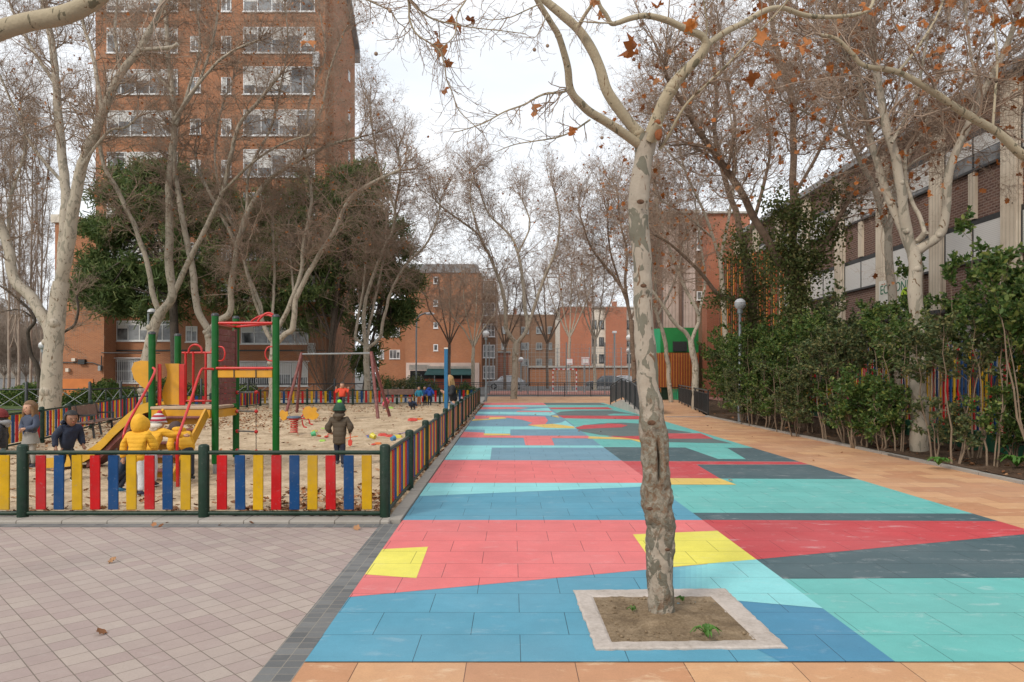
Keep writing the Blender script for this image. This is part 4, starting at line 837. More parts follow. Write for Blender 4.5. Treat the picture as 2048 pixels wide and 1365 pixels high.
# ---- conifers
def mnoise_np(pp): return np.array([mnoise.noise(Vector(q) * .75) for q in pp])
def conifer(label, base_px, trunk, blobs, z, seed, trunk_w, n_per=1.0, mat_t='bark_dark'):
    rng = np.random.default_rng(seed); base = (*P(base_px[0], base_px[1], z)[:2], 0)
    root = empty('pine_tree', base, label, 'tree', 'dark pines in front of the brick tower')
    tb = MB(); pts, rs = limb_world(trunk, trunk_w, trunk_w * .45, z, z + .5); a, r = smooth_line(pts, rs, 4); tb.tube(a, r, 12)
    cents = []; R_ = []
    for (bx, by, rx, ry, n) in blobs:
        c = np.array(P(bx, by, z + 1.0)); sx, sz = rx * z / FPX, ry * z / FPX; sy = sx * .8
        u = nrm(rng.normal(size=(int(n * n_per), 3))); rad = rng.uniform(.25, 1.15, (len(u), 1)) ** .5
        pp = c + u * rad * np.array([sx, sy, sz]); lay = np.sin(pp[:, 2] * 3.1 + pp[:, 0] * .9 + np.sin(pp[:, 0] * 2.3) * 1.2 + pp[:, 1] * .7); pp = pp[lay > -.25]; pp = pp[mnoise_np(pp) > -.10]; cents.append(pp)
        for q in range(5):
            k = rng.integers(0, len(pp)); t_ = a[min(len(a) - 1, int(len(a) * .5 + q * 2))]
            m_ = Vector(pp[k]); tb.tube([t_, t_.lerp(m_, .5) + Vector((0, 0, .3)), m_], [.09, .06, .02], 6)
    C = np.concatenate(cents); tb.build('trunk', MAT[mat_t], root)
    # each clump: a whorl of needle tufts
    K = 44; n = len(C); d = nrm(rng.normal(size=(n, K, 3)) + np.array([0, 0, .35])); ln = rng.uniform(.28, .60, (n, K, 1)); cc = C[:, None] + rng.normal(size=(n, K, 3)) * .22
    p0 = cc; p1 = cc + d * ln; sd = nrm(np.cross(d, rng.normal(size=(n, K, 3)))) * .035
    V = np.stack([p0 - sd * .6, p0 + sd * .6, p1 + sd, p1 - sd], 2).reshape(-1, 3); b_ = (np.arange(n * K) * 4)[:, None]; Q = b_ + np.array([[0, 1, 2, 3]])
    link_mesh('crown', np_mesh('crown', V - np.array(base), Q, np.zeros((0, 3), int), [MAT['needle']]), root)
conifer('broad dark pine left of the tower facade, over the glazed balcony', (352, 795), [(352, 800), (350, 700), (346, 600), (340, 480), (330, 380)],
        [(240, 420, 70, 80, 330), (330, 400, 100, 80, 420), (215, 560, 75, 75, 330), (300, 560, 110, 85, 480), (390, 520, 90, 100, 420), (420, 430, 60, 60, 200), (190, 500, 50, 60, 150), (330, 350, 60, 30, 120)], 42, 51, 20, .85)
conifer('dark pine with a rough straight trunk behind the swing frame', (660, 795), [(660, 800), (662, 740), (664, 681), (676, 575), (684, 450)],
        [(560, 470, 90, 90, 380), (660, 440, 100, 100, 480), (720, 400, 60, 70, 260), (540, 580, 80, 70, 300), (700, 520, 80, 80, 360), (620, 600, 90, 60, 300), (720, 340, 35, 30, 90)], 43, 52, 15, .85)
conifer('dark pine between the tower and the low brick block', (790, 795), [(725, 798), (740, 700), (765, 600), (775, 480)],
        [(775, 500, 50, 60, 260), (790, 580, 55, 50, 240), (745, 640, 50, 55, 170), (800, 640, 36, 30, 90), (760, 560, 55, 65, 170), (735, 720, 25, 50, 100)], 47, 53, 7, .9)
# ---- ivy on the two trunks
def ivy(label, pts, z, seed, n=2500):
    rng = np.random.default_rng(seed); C = []
    for (x, y, rx, ry, k) in pts:
        c = np.array(P(x, y, z)); s = np.array([rx * z / FPX, rx * z / FPX * .8, ry * z / FPX]); u = rng.normal(size=(int(k * n), 3)) * .5; C.append(c + u * s)
    C = np.concatenate(C); V, Q = quad_leaves(rng, C, .095, .7, .25); base = np.array(P(pts[0][0], pts[0][1], z)); base[2] = 0
    me = np_mesh('ivy', V - base, Q, np.zeros((0, 3), int), [MAT['leaf_ivy']])
    tag(link_mesh('ivy', me, None, tuple(base)), label, 'ivy', 'ivy climbing the trunks by the hedge')
ivy('thick ivy covering the nearer dark trunk in the hedge', [(1598, 740, 26, 90, .5), (1590, 600, 36, 90, .9), (1560, 500, 45, 50, .55), (1620, 520, 50, 45, .55), (1600, 440, 45, 50, .35), (1660, 460, 40, 35, .3), (1680, 390, 40, 35, .25), (1560, 420, 40, 40, .25)], 20.8, 61)
ivy('ivy on the leaning trunk behind the globe lamp', [(1512, 740, 24, 90, .35), (1500, 620, 34, 90, .6), (1480, 500, 40, 60, .45), (1530, 560, 40, 60, .4), (1440, 600, 40, 25, .2)], 24.8, 62)
# ------------------------------------------------------------------ buildings
def hz(y, Y): return CAMH + (HY - y) * Y / FPX           # height of photo row y at depth Y
def wx(x, Y): return (x - CX) * Y / FPX
def bname(name, label, base, group=None): return empty(name, base, label, 'building', group)
def window_front(parent, x0, x1, z0, z1, Y, panes=2, frame='white_pvc', depth=.12, fw=.06, trans=None, blind=0.0, seed=0, bars=False, glassmat='glass'):
    """window in a wall that faces the square (normal -Y): frame mesh with its panes as a sub-part"""
    f = MB(); yy = Y - .03
    f.bb(x0 - .05, x1 + .05, Y - .10, Y + .05, z0 - .07, z0)
    for a, b_ in ((x0, x0 + fw), (x1 - fw, x1)): f.bb(a, b_, Y - .05, Y + .05, z0, z1)
    f.bb(x0 + fw, x1 - fw, Y - .05, Y + .05, z1 - fw, z1); f.bb(x0 + fw, x1 - fw, Y - .05, Y + .05, z0 + .002, z0 + fw)
    for i in range(1, panes):
        x = x0 + (x1 - x0) * i / panes; f.bb(x - fw * .5, x + fw * .5, Y - .045, Y + .04, z0 + fw, z1 - fw)
    if trans: z = z0 + (z1 - z0) * trans; f.bb(x0 + fw, x1 - fw, Y - .043, Y + .04, z - fw * .4, z + fw * .4)
    if bars:
        n = int((x1 - x0) / .14)
        for i in range(n + 1): x = x0 + (x1 - x0) * i / n; f.box((x, Y - .14, (z0 + z1) / 2), (.022, .022, z1 - z0))
        for q in (.08, .5, .92): f.box(((x0 + x1) / 2, Y - .14, z0 + (z1 - z0) * q), (x1 - x0, .03, .03))
    w = f.build('window', MAT[frame], parent)
    g = MB(); g.bb(x0 + fw, x1 - fw, Y - .02, Y + .02, z0 + fw, z1 - fw); g.build('pane', MAT[glassmat], w)
    if blind:
        b_ = MB(); rd = random.Random(seed)
        for i in range(panes):
            if rd.random() < .75:
                xa = x0 + (x1 - x0) * i / panes + fw; xb = x0 + (x1 - x0) * (i + 1) / panes - fw; h = (z1 - z0) * rd.uniform(.2, 1.0) * blind
                b_.bb(xa, xb, Y - .027, Y - .021, z1 - fw - h, z1 - fw)
        if b_.v: b_.build('blind', MAT['blind'], w)
    return w
# ---- brick tower
T = bname('brick_tower', 'tall orange brick apartment tower with white glazed balconies behind the playground', (-20, 48, 0))
Y0 = 48.0; topz = hz(-300, Y0)
w = MB(); xl = wx(191, Y0)
xm = wx(650, Y0); w.bb(xl, xm, Y0, Y0 + 7.2, -.1, topz)
w.build('wall', MAT['brick_orange'], T)
XS_ = wx(662, Y0); hA, hB = hz(100, 55.3), 31.5                       # side wall that steps down along its sloping roof edge
w = MB(); w.prism([(XS_, 48.7, -.1), (XS_, 55.3, -.1), (XS_, 55.3, hA), (XS_, 51.4, hA + 3.1), (XS_, 48.7, 34)], (xm - XS_ + .004, 0, 0)); w.build('wall', MAT['brick_orange'], T)
w = MB()
for (a, b_) in (((55.45, hA - .9), (55.45, hA + .1)), ((55.45, hA + .1), (51.3, hA + 3.45)), ((51.3, hA + 3.45), (48.6, 34.4))): w.bar((XS_ + .12, a[0], a[1]), (XS_ + .12, b_[0], b_[1]), .30, .45, up=(1, 0, 0))
w.build('roof', MAT['roof_grey'], T)
w = MB(); w.bb(wx(110, 50), xl - .01, 50, 60, -.1, hz(446, 50)); w.build('wall', MAT['brick_orange'], T)
w = MB(); w.bb(wx(104, 50), wx(150, 50), 49.85, 60.2, hz(446, 50), hz(430, 50)); w.build('roof', MAT['concrete_pale'], T)
w = MB(); w.bb(wx(121, 46.5), wx(208, 46.5), 46.5, 49.9, -.1, hz(560, 46.5)); w.build('wall', MAT['brick_orange'], T)
w = MB(); w.bb(wx(121, 46.45) - .02, wx(186, 46.45), 46.44, 46.499, 0, hz(758, 46.5)); w.build('wall', plain('render_orange', (.52, .17, .045), .8, .1, 2, .2, coords='pos'), T)
fl = [24 + 82.6 * i for i in range(-3, 9)]
for i, yb in enumerate(fl):
    zb = hz(yb, Y0)
    if yb < 640:
        big = i * 7
        window_front(T, wx(487, Y0), wx(630, Y0), zb, zb + 1.72 + (i % 2) * .12, Y0, (5, 6, 4, 5)[i % 4], blind=.8, seed=big, trans=.82 if i % 3 == 0 else None)
        window_front(T, wx(443, Y0), wx(463, Y0), zb, zb + 1.12, Y0, 2, blind=.7, seed=big + 1)
        window_front(T, wx(381, Y0), wx(402, Y0), zb + .1, zb + 1.12, Y0, 2, blind=.6, seed=big + 2)
        window_front(T, wx(214, Y0), wx(356, Y0), zb, zb + 1.66, Y0, (6, 5, 6, 4)[i % 4], blind=.85, seed=big + 3, trans=.8 if i % 2 else None)
    # soldier course that marks each floor slab
    c = MB(); c.bb(xl - .01, xm + .01, Y0 - .025, Y0 + .01, zb - .62, zb - .40); c.build('string_course', MAT['brick_orange'], T)
for yb in (160, 240, 322):
    zz_ = 53.0; c = MB(); c.bb(XS_ - .01, XS_ + .03, zz_, zz_ + .55, hz(yb, zz_), hz(yb - 20, zz_)); f_ = c.build('window', MAT['white_pvc'], T); c = MB(); c.bb(XS_ + .02, XS_ + .036, zz_ + .09, zz_ + .46, hz(yb, zz_) + .1, hz(yb - 20, zz_) - .1); c.build('pane', MAT['glass'], f_)
# lower storeys
window_front(T, wx(211, Y0), wx(348, Y0), hz(682, Y0), hz(642, Y0), Y0, 6, blind=.5, seed=3, trans=.8)
window_front(T, wx(372, Y0), wx(395, Y0), hz(684, Y0), hz(653, Y0), Y0, 2, blind=.9, seed=4)
window_front(T, wx(482, Y0), wx(617, Y0), hz(688, Y0), hz(642, Y0), Y0, 5, blind=.6, seed=5, trans=.5)
window_front(T, wx(208, Y0), wx(292, Y0), hz(766, Y0), hz(719, Y0), Y0, 3, blind=1.0, seed=6, bars=True)
window_front(T, wx(478, Y0), wx(616, Y0), hz(772, Y0), hz(725, Y0), Y0, 4, blind=1.0, seed=7, bars=True)
c = MB(); c.bb(wx(200, Y0), wx(292, Y0), Y0 - .35, Y0, hz(717.5, Y0), hz(716, Y0)); c.bb(wx(476, Y0), wx(622, Y0), Y0 - .35, Y0, hz(724, Y0), hz(722.5, Y0)); c.build('canopy', MAT['white_pvc'], T)
c = MB(); c.bb(wx(208.5, Y0), xm + .01, Y0 - .06, Y0 + .01, hz(703, Y0), hz(700, Y0)); c.build('string_course', MAT['metal_dark'], T)
c = MB()
for a, b_ in (((121, 725), (186, 726)), ((186, 726), (205, 733)), ((121, 726), (121, 747)), ((203, 712), (203, 740)), ((203, 706), (320, 707))): 
    c.tube([(wx(a[0], 46.4), 46.40, hz(a[1], 46.4)), (wx(b_[0], 46.4), 46.40, hz(b_[1], 46.4))], .035, 5)
c.build('cable', MAT['metal_dark'], T)
for (x0, x1, y0, y1, mk) in ((131, 137, 737, 744, 'concrete_pale'), (196, 201, 732, 742, 'metal_grey'), (156, 169, 719, 729, 'metal_dark'), (143, 150, 717, 723, 'concrete_pale')):
    c = MB(); c.bb(wx(x0, 46.3), wx(x1, 46.3), 46.28, 46.5, hz(y1, 46.3), hz(y0, 46.3)); c.build('service_box', MAT[mk], T)
def ac_unit(parent, x0, x1, y0, y1, Y):
    c = MB(); c.bb(wx(x0, Y), wx(x1, Y), Y - .35, Y + .02, hz(y1, Y), hz(y0, Y)); a = c.build('air_conditioner', MAT['white_pvc'], parent)
    c = MB(); cx, cz = (wx(x0, Y) + wx(x1, Y)) / 2, (hz(y0, Y) + hz(y1, Y)) / 2; r = (hz(y0, Y) - hz(y1, Y)) * .4
    for k in range(4): c.tube([(cx + r * (k + 1) / 4 * math.cos(t * .5236), Y - .37, cz + r * (k + 1) / 4 * math.sin(t * .5236)) for t in range(12)], .012, 4, closed=True)
    c.build('fan_grille', MAT['metal_dark'], a)
ac_unit(T, 618, 632, 687, 708, Y0); ac_unit(T, 628, 640, 108, 138, Y0)
# ---- brick block beyond the square
B = bname('apartment_block', 'low orange brick block with four small white windows on its blank end wall', (-8, 88, 0))
Yb = 88.0; w = MB(); w.bb(wx(811, Yb), wx(962, Yb), Yb, Yb + 16, -.1, hz(546, Yb)); w.build('wall', MAT['brick_orange'], B)
w = MB(); w.bb(wx(811, Yb) - .1, wx(955, Yb), Yb - .15, Yb + 16, hz(546, Yb) - .002, hz(529, Yb)); w.build('roof', MAT['roof_grey'], B)
w = MB(); w.bb(wx(757, 92), wx(811, 92), 92, 104, -.1, hz(600, 92)); w.build('wall', MAT['brick_orange'], B)
w = MB(); w.bb(wx(962, Yb) , wx(992, Yb + 4), Yb + 3, Yb + 16, -.1, hz(556, Yb)); w.build('wall', MAT['brick_dark'], B)
for yb, yt in ((568, 554), (613, 600), (657, 645), (702, 689)): window_front(B, wx(867, Yb), wx(876, Yb), hz(yb, Yb), hz(yt, Yb), Yb, 1, fw=.1)
for r_ in range(4):
    for (x0, x1) in ((758, 768), (779, 800)): window_front(B, wx(x0, 92), wx(x1, 92), hz(718 - r_ * 44, 92), hz(700 - r_ * 44, 92), 92, 3, blind=.6, seed=r_)
    
for k in range(5):
    y1 = 590 + k * 42
    window_front(B, wx(966, Yb + 3), wx(990, Yb + 3), hz(y1, Yb + 3), hz(y1 - 26, Yb + 3), Yb + 3, 3, trans=.5, fw=.09)
c = MB(); c.bb(wx(812, 86), wx(957, 86), 86, 88, -.1, hz(726, 86)); c.build('shopfront', MAT['render_pink'], B)
# cafe with its awning in front of the block
K = empty('cafe_awning', (-9, 76, 0), 'dark green cafe awning and counter at the foot of the orange brick block', 'awning')
Yk = 76.0; c = MB(); c.prism([(wx(856, Yk), Yk, hz(738, Yk)), (wx(946, Yk), Yk, hz(738, Yk)), (wx(950, Yk), Yk - 1.6, hz(751, Yk)), (wx(852, Yk), Yk - 1.6, hz(751, Yk))], (0, 0, .06)); c.build('awning', plain('awning_green', (.012, .065, .06), .8, .2, 2, .1, coords='pos'), K)
c = MB(); c.bb(wx(856, Yk), wx(948, Yk), Yk - .2, Yk, hz(738, Yk), hz(733, Yk)); c.bb(wx(820, Yk + .6), wx(856, Yk + .6), Yk, Yk + 2, hz(741, Yk), hz(730, Yk)); c.build('awning_box', MAT['concrete_pale'], K)
c = MB(); c.bb(wx(852, Yk), wx(946, Yk), Yk - 1.2, Yk - .9, -.06, hz(758, Yk)); c.build('counter', plain('counter_red', (.36, .09, .05), .6, .15, 2, .1, coords='pos'), K)
c = MB()
for x in (846, 872, 900, 925, 949): c.bar((wx(x, Yk), Yk - 1.5, -.06), (wx(x, Yk), Yk - 1.5, hz(750, Yk)), .09)
c.build('post', MAT['metal_grey'], K)
c = MB(); c.bb(wx(820, Yk), wx(949, Yk), Yk + .1, Yk + .5, -.06, hz(742, Yk)); c.build('back_wall', MAT['metal_dark'], K)
# ---- far blocks on the axis of the path
def banded(label, x0, x1, Y, ytop, bays, wallm='brick_red', bandm='concrete_pale', floors=4, fh=44, y0=None, seed=0, chimney=None):
    Bx = bname('apartment_block', label, (wx((x0 + x1) / 2, Y), Y, 0), 'brick blocks on the far street')
    w = MB(); w.bb(wx(x0, Y), wx(x1, Y), Y, Y + 12, -.1, hz(ytop, Y)); w.build('wall', MAT[bandm], Bx)
    for (a, b_, m_) in bays:
        w = MB(); w.bb(wx(a, Y), wx(b_, Y), Y - .6, Y + 11, -.1, hz(ytop - 1.5, Y)); w.build('wall', MAT[m_], Bx)
    r_ = MB(); r_.bb(wx(x0, Y) - .2, wx(x1, Y) + .2, Y - .25, Y + 12.2, hz(ytop, Y), hz(ytop, Y) + .25)
    r_.build('roof', MAT['concrete'], Bx)
    if chimney:
        for cx_ in chimney: 
            c = MB(); c.bb(wx(cx_ - 3.5, Y), wx(cx_ + 3.5, Y), Y + 2, Y + 4, hz(ytop, Y), hz(ytop - 14, Y)); c.bb(wx(cx_ - 4, Y), wx(cx_ + 4, Y), Y + 1.9, Y + 4.1, hz(ytop - 14, Y), hz(ytop - 16, Y)); c.build('chimney', MAT[wallm], Bx)
    return Bx
Bc = banded('far brick block with cream bands and a chimney, seen just left of the mottled trunk', 1120, 1330, 112, 617, [(1120, 1182, 'brick_red'), (1211, 1252, 'brick_red')], chimney=[1183, 1234])
for yb in (658, 692, 726):
    for (a, b_) in ((1185, 1193), (1198, 1208), (1254, 1262), (1266, 1275)): window_front(Bc, wx(a, 112), wx(b_, 112), hz(yb, 112), hz(yb - 17, 112), 112, 2, frame='metal_dark', fw=.1)
Bd = banded('far dull brick block with a stepped roof, half hidden by the wide spreading plane tree', 995, 1118, 130, 632, [(1000, 1040, 'brick_dark'), (1062, 1110, 'brick_dark')], bandm='brick_dark', chimney=[1030])
for yb in (668, 700, 732):
    for (a, b_) in ((1003, 1012), (1042, 1058), (1072, 1084), (1095, 1104)): window_front(Bd, wx(a, 130), wx(b_, 130), hz(yb, 130), hz(yb - 14, 130), 130 - (.62 if a != 1042 else 0), 2, fw=.12, frame='metal_grey')  # frames grey rather than white: distance haze put into their colour
Be = banded('small orange brick wall building at the left of the far street', 985, 1018, 105, 706, [], bandm='brick_red')
Bf = banded('low orange brick wall running along the far street behind the parked cars', 1060, 1290, 96, 736, [], bandm='brick_orange')
for (x0, x1, yt, Y, lab) in ((-260, -60, 640, 210, 'pale block far off past the left edge'), (-60, 40, 664, 240, 'brownish block far off behind the bare trees at the left edge'), (40, 100, 655, 230, 'grey block far off behind the thick old plane trunk')):
    Bq = banded(lab, x0, x1, Y, yt, [], bandm='concrete', wallm='brick_dark')
    for yb in range(int(yt) + 22, 740, 18):
        for xx in range(int(x0) + 6, int(x1) - 8, 14): window_front(Bq, wx(xx, Y), wx(xx + 6, Y), hz(yb, Y), hz(yb - 9, Y), Y, 1, fw=.2)

# ---- ribbed pink building and red brick volume at the end of the school
mrib = None
def rib_mat(name, c, pitch=.3):
    m, nt, b = _new(name); v = wallvec(nt); sp = nt.nodes.new('ShaderNodeSeparateXYZ'); nt.links.new(v, sp.inputs[0])
    fr = math_(nt, 'FRACT', math_(nt, 'DIVIDE', sp.outputs[0], pitch)); f2 = noise_(nt, v, .8, 6, .65)
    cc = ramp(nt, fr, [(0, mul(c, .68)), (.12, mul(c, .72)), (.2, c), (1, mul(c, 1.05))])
    cc = mixc(nt, 1.0, cc, ramp(nt, f2, [(.3, (.72, .68, .64)), (.7, (1, 1, 1))]), 'MULTIPLY')
    nt.links.new(cc, b.inputs['Base Color']); b.inputs['Roughness'].default_value = .9; bump_(nt, b, ramp(nt, fr, [(0, (0, 0, 0)), (.12, (0, 0, 0)), (.2, (1, 1, 1)), (1, (1, 1, 1))]), .6, .03); return m
MAT['rib_pink'] = rib_mat('rib_pink', (.56, .44, .39), .26); MAT['rib_cream'] = rib_mat('rib_cream', (.66, .58, .47), .17); MAT['rib_brown'] = rib_mat('rib_brown', (.20, .12, .09), .3)
Rb = bname('ribbed_building', 'ribbed pink concrete block standing above the green gatehouse', (14, 56, 0))
w = MB(); w.bb(wx(1303, 56), wx(1395, 56), 56, 58.5, -.1, hz(427, 56)); w.build('wall', MAT['rib_pink'], Rb)
for (a, b_) in ((1296, 1310), (1314, 1322), (1358, 1363)): w = MB(); w.bb(wx(a, 56), wx(b_, 56), 55.75, 56.2, -.1, hz(425, 55.6)); w.build('pilaster', MAT['rib_brown'], Rb)
w = MB(); w.bb(wx(1303, 56) - .2, wx(1395, 56) + .2, 55.8, 58.6, hz(427, 56), hz(427, 56) + .25); w.build('roof', MAT['concrete'], Rb)
Rr = bname('brick_volume', 'red brick stair volume with a recessed window at the far end of the school', (18, 50, 0))
w = MB(); w.bb(wx(1414, 48), wx(1500, 48), 48, 49.2, -.1, hz(428, 48)); w.build('wall', MAT['brick_red'], Rr)
w = MB(); w.bb(wx(1395, 52), wx(1425, 52), 51.9, 52.6, -.1, hz(430, 52)); w.build('wall', MAT['brick_dark'], Rr)
window_front(Rr, wx(1394, 51.8), wx(1412, 51.8), hz(600, 51.8), hz(583, 51.8), 51.85, 2)
window_front(Rr, wx(1394, 51.8), wx(1410, 51.8), hz(500, 51.8), hz(462, 51.8), 51.85, 1)
w = MB(); w.bb(wx(1412, 48), wx(1503, 48), 47.8, 49.4, hz(428, 48), hz(424, 48)); w.build('roof', MAT['concrete'], Rr)
# ---- school along the right side
S = bname('school_building', 'long brown brick school with cream ribbed pillars and white roller blinds', (15, 28, 0))
SX = 14.9; s0, s1 = 12.0, 47.5; roofz = 10.5
w = MB(); w.bb(SX, SX + 12, s0, s1, -.1, roofz); w.build('wall', MAT['brick_brown'], S)
w = MB(); w.bb(SX - .35, SX + 12, s0 - .3, s1 + .3, roofz, roofz + .28); w.build('roof', MAT['roof_grey'], S)
zs = 14.0; k = 0
pz = []
z = 13.9
while z < s1: pz.append(z); z += 3.72
for z in pz:
    c = MB(); c.bb(SX - .20, SX + .05, z - .34, z + .34, -.05, roofz - .02); c.build('pillar', MAT['rib_cream'], S)
def side_window(parent, z0, z1, h0, h1, seed, kind):
    """window in the wall facing the path (normal -X)"""
    rd = random.Random(seed); f = MB(); X = SX
    f.bb(X - .12, X + .02, z0, z1, h0 - .08, h0); f.bb(X - .05, X + .02, z0, z1, h1 - .18, h1 - .002)
    for a in (z0, (z0 + z1) / 2 - .03, z1 - .06): f.bb(X - .06, X + .02, a, a + .06, h0, h1 - .18)
    w_ = f.build('window', MAT['metal_dark'], parent)
    g = MB(); g.bb(X - .03, X + .01, z0 + .06, z1 - .06, h0 + .001, h1 - .18); g.build('pane', MAT['glass'], w_)
    b_ = MB()
    for (a, c_) in ((z0 + .06, (z0 + z1) / 2 - .03), ((z0 + z1) / 2 + .03, z1 - .06)):
        hh = (h1 - .18 - h0) * (1.0 if kind == 1 else rd.choice((.5, .85, 1.0, 1.0, .97)))
        b_.bb(X - .045, X - .031, a, c_, h1 - .18 - hh, h1 - .181)
    b_.build('blind', MAT['blind'], w_)
for i in range(len(pz) - 1):
    z0, z1 = pz[i] + .34, pz[i + 1] - .34
    side_window(S, z0, z1, 8.2, 9.4, i, 0); side_window(S, z0, z1, 5.28, 6.58, i + 20, 1)
    f = MB(); zm = (z0 + z1) / 2
    if i % 2 == 0: c = MB(); c.bb(SX - .1, SX + .03, zm - .17, zm + .17, 6.6, 8.1); c.build('pillar', MAT['rib_cream'], S)
    else: c = MB(); c.bb(SX - .1, SX + .03, zm - .15, zm + .15, 3.75, 5.18); c.build('pillar', MAT['rib_cream'], S)
    side_window(S, z0, z1, 1.2, 3.6, i + 40, 0)
c = MB(); c.bb(SX - .9, SX, s0, s1, 3.62, 3.74); c.build('canopy', MAT['metal_dark'], S)
# banner board with green lettering on the school wall
bn = empty('banner', (14.4, 26.9, 3.9), 'white banner with green lettering and a round green leafy emblem on the school', 'banner')
BXn = 14.42; zb0, zb1, hb0, hb1 = 25.4, 28.3, 3.95, 5.25
c = MB(); c.bb(BXn, BXn + .04, zb0, zb1, hb0, hb1); c.build('board', plain('board_white', (.66, .64, .58), .7, .06, 2, 0, coords='pos'), bn)
def text_obj(txt, size, loc, rot, mat_, parent, name='lettering', ext=.004):
    cu = bpy.data.curves.new(name, 'FONT'); cu.body = txt; cu.size = size; cu.extrude = ext; cu.align_x = 'LEFT'
    tmp = bpy.data.objects.new('tmp', cu); col.objects.link(tmp); dg = bpy.context.evaluated_depsgraph_get(); me = bpy.data.meshes.new_from_object(tmp.evaluated_get(dg))
    bpy.data.objects.remove(tmp); me.name = name; me.materials.clear(); me.materials.append(mat_)
    M_ = Matrix.Translation(Vector(loc) - WL[parent]) @ rot.to_4x4(); me.transform(M_)
    return link_mesh(name, me, parent)
rot = Matrix(((0, 0, -1), (-1, 0, 0), (0, 1, 0)))
text_obj('ECCIONES', .50, (BXn - .006, 28.2, 4.72), rot, plain('ink_green', (.02, .16, .08), .6, .1, 3, 0), bn)
c = MB(); c.prism([(BXn - .012, 26.35 + .36 * math.cos(t * .3307), 4.50 + .30 * math.sin(t * .3307)) for t in range(19)], (.008, 0, 0)); c.build('emblem', plain('emblem_lime', (.40, .60, .03), .6, .1, 3, 0), bn)
c = MB(); c.prism([(BXn - .020, 26.35 + .27 * math.cos(t * .3307), 4.26 + .24 * math.sin(t * .3307)) for t in range(19)], (.007, 0, 0)); c.build('emblem', plain('emblem_green', (.01, .25, .11), .6, .1, 3, 0), bn)
# orange slatted screens
def slats(name, label, p0, p1, h0, h1, n, cols, w_=.07, cat='screen', group=None, backing=None):
    root = empty(name, ((p0[0] + p1[0]) / 2, (p0[1] + p1[1]) / 2, h0), label, cat, group)
    mats = [MAT[c_] if c_ in MAT else c_ for c_ in cols]; mb = MB(); rd = random.Random(n)
    for i in range(n):
        t = (i + .5) / n; x = p0[0] + (p1[0] - p0[0]) * t; y = p0[1] + (p1[1] - p0[1]) * t; mb.mi = i % len(cols)
        mb.box((x, y, (h0 + h1) / 2), (w_, w_ * .6, h1 - h0), math.atan2(p1[1] - p0[1], p1[0] - p0[0]))
    mb.build('slats', mats, root)
    fr = MB()
    for q in (.12, .88):
        hh = h0 + (h1 - h0) * q; fr.bar((p0[0], p0[1] + .06, hh), (p1[0], p1[1] + .06, hh), .05)
    fr.build('rail', MAT['metal_dark'], root)
    if backing: b_ = MB(); b_.prism([(p0[0], p0[1] + .2, h0), (p1[0], p1[1] + .2, h0), (p1[0], p1[1] + .2, h1 - .05), (p0[0], p0[1] + .2, h1 - .05)], (0, .05, 0)); b_.build('backing', MAT[backing], root)
    return root
MAT['slat_orange'] = plain('slat_orange', (.62, .24, .045), .6, .12, 4, .05, coords='pos'); MAT['slat_rust'] = plain('slat_rust', (.42, .085, .03), .6, .12, 4, .05, coords='pos')
MAT['gate_green'] = plain('gate_green', (.01, .20, .045), .6, .15, 1.5, .05, coords='pos'); MAT['gate_mint'] = plain('gate_mint', (.035, .36, .17), .6, .08, 1.5, .05, coords='pos')
Yg = 49.0
slats('slatted_gate', 'orange slatted gate under the green gatehouse box', (wx(1310, Yg), Yg), (wx(1398, Yg), Yg), .35, hz(706, Yg), 34, ['slat_orange', 'slat_rust'], .05, 'gate', backing='metal_dark')
gh = empty('gatehouse', (wx(1355, Yg), Yg + 1, 0), 'green painted gatehouse box above the orange slatted gate', 'gatehouse')
c = MB(); c.bb(wx(1306, Yg), wx(1324, Yg), Yg + .5, Yg + 4, hz(707, Yg), hz(657, Yg)); c.build('side_panel', MAT['gate_mint'], gh)
c = MB(); c.bb(wx(1324, Yg) + .002, wx(1400, Yg), Yg + .4, Yg + 4, hz(705, Yg), hz(655, Yg)); c.build('box', MAT['gate_green'], gh)
c = MB(); c.bb(wx(1348, Yg), wx(1376, Yg), Yg + .30, Yg + .5, hz(703, Yg), hz(683, Yg)); c.build('opening', MAT['metal_dark'], gh)
c = MB(); c.bb(wx(1306, Yg), wx(1400, Yg), Yg + .6, Yg + 4, -.05, hz(707, Yg)); c.build('base', MAT['gate_green'], gh)
c = MB()
for i in range(10):
    x = wx(1322 + i * 4.3, 44.5)
    c.bb(x, x + (wx(4.0, 44.5) - wx(0, 44.5)) * .82, 44.4, 44.48, .02, hz(778, 44.5))
fn = empty('green_fence', (wx(1338, 44.5), 44.5, 0), 'short mint and dark green board fence below the slatted gate', 'fence'); c.build('board', MAT['gate_mint'], fn)
c = MB(); c.bb(wx(1321, 44.5), wx(1336, 44.5), 44.25, 44.36, .02, hz(776, 44.3)); c.bb(wx(1320, 44.4), wx(1368, 44.4), 44.2, 44.28, hz(777, 44.3), hz(775, 44.3)); c.build('frame', MAT['fence_green'], fn)
slats('slatted_screen', 'tall orange slatted screen on the school, seen through the ivied trees', (12.6, 43.5), (15.6, 38.0), 3.2, 8.6, 38, ['slat_orange', 'slat_rust', 'brick_dark'], .07, backing='brick_dark')
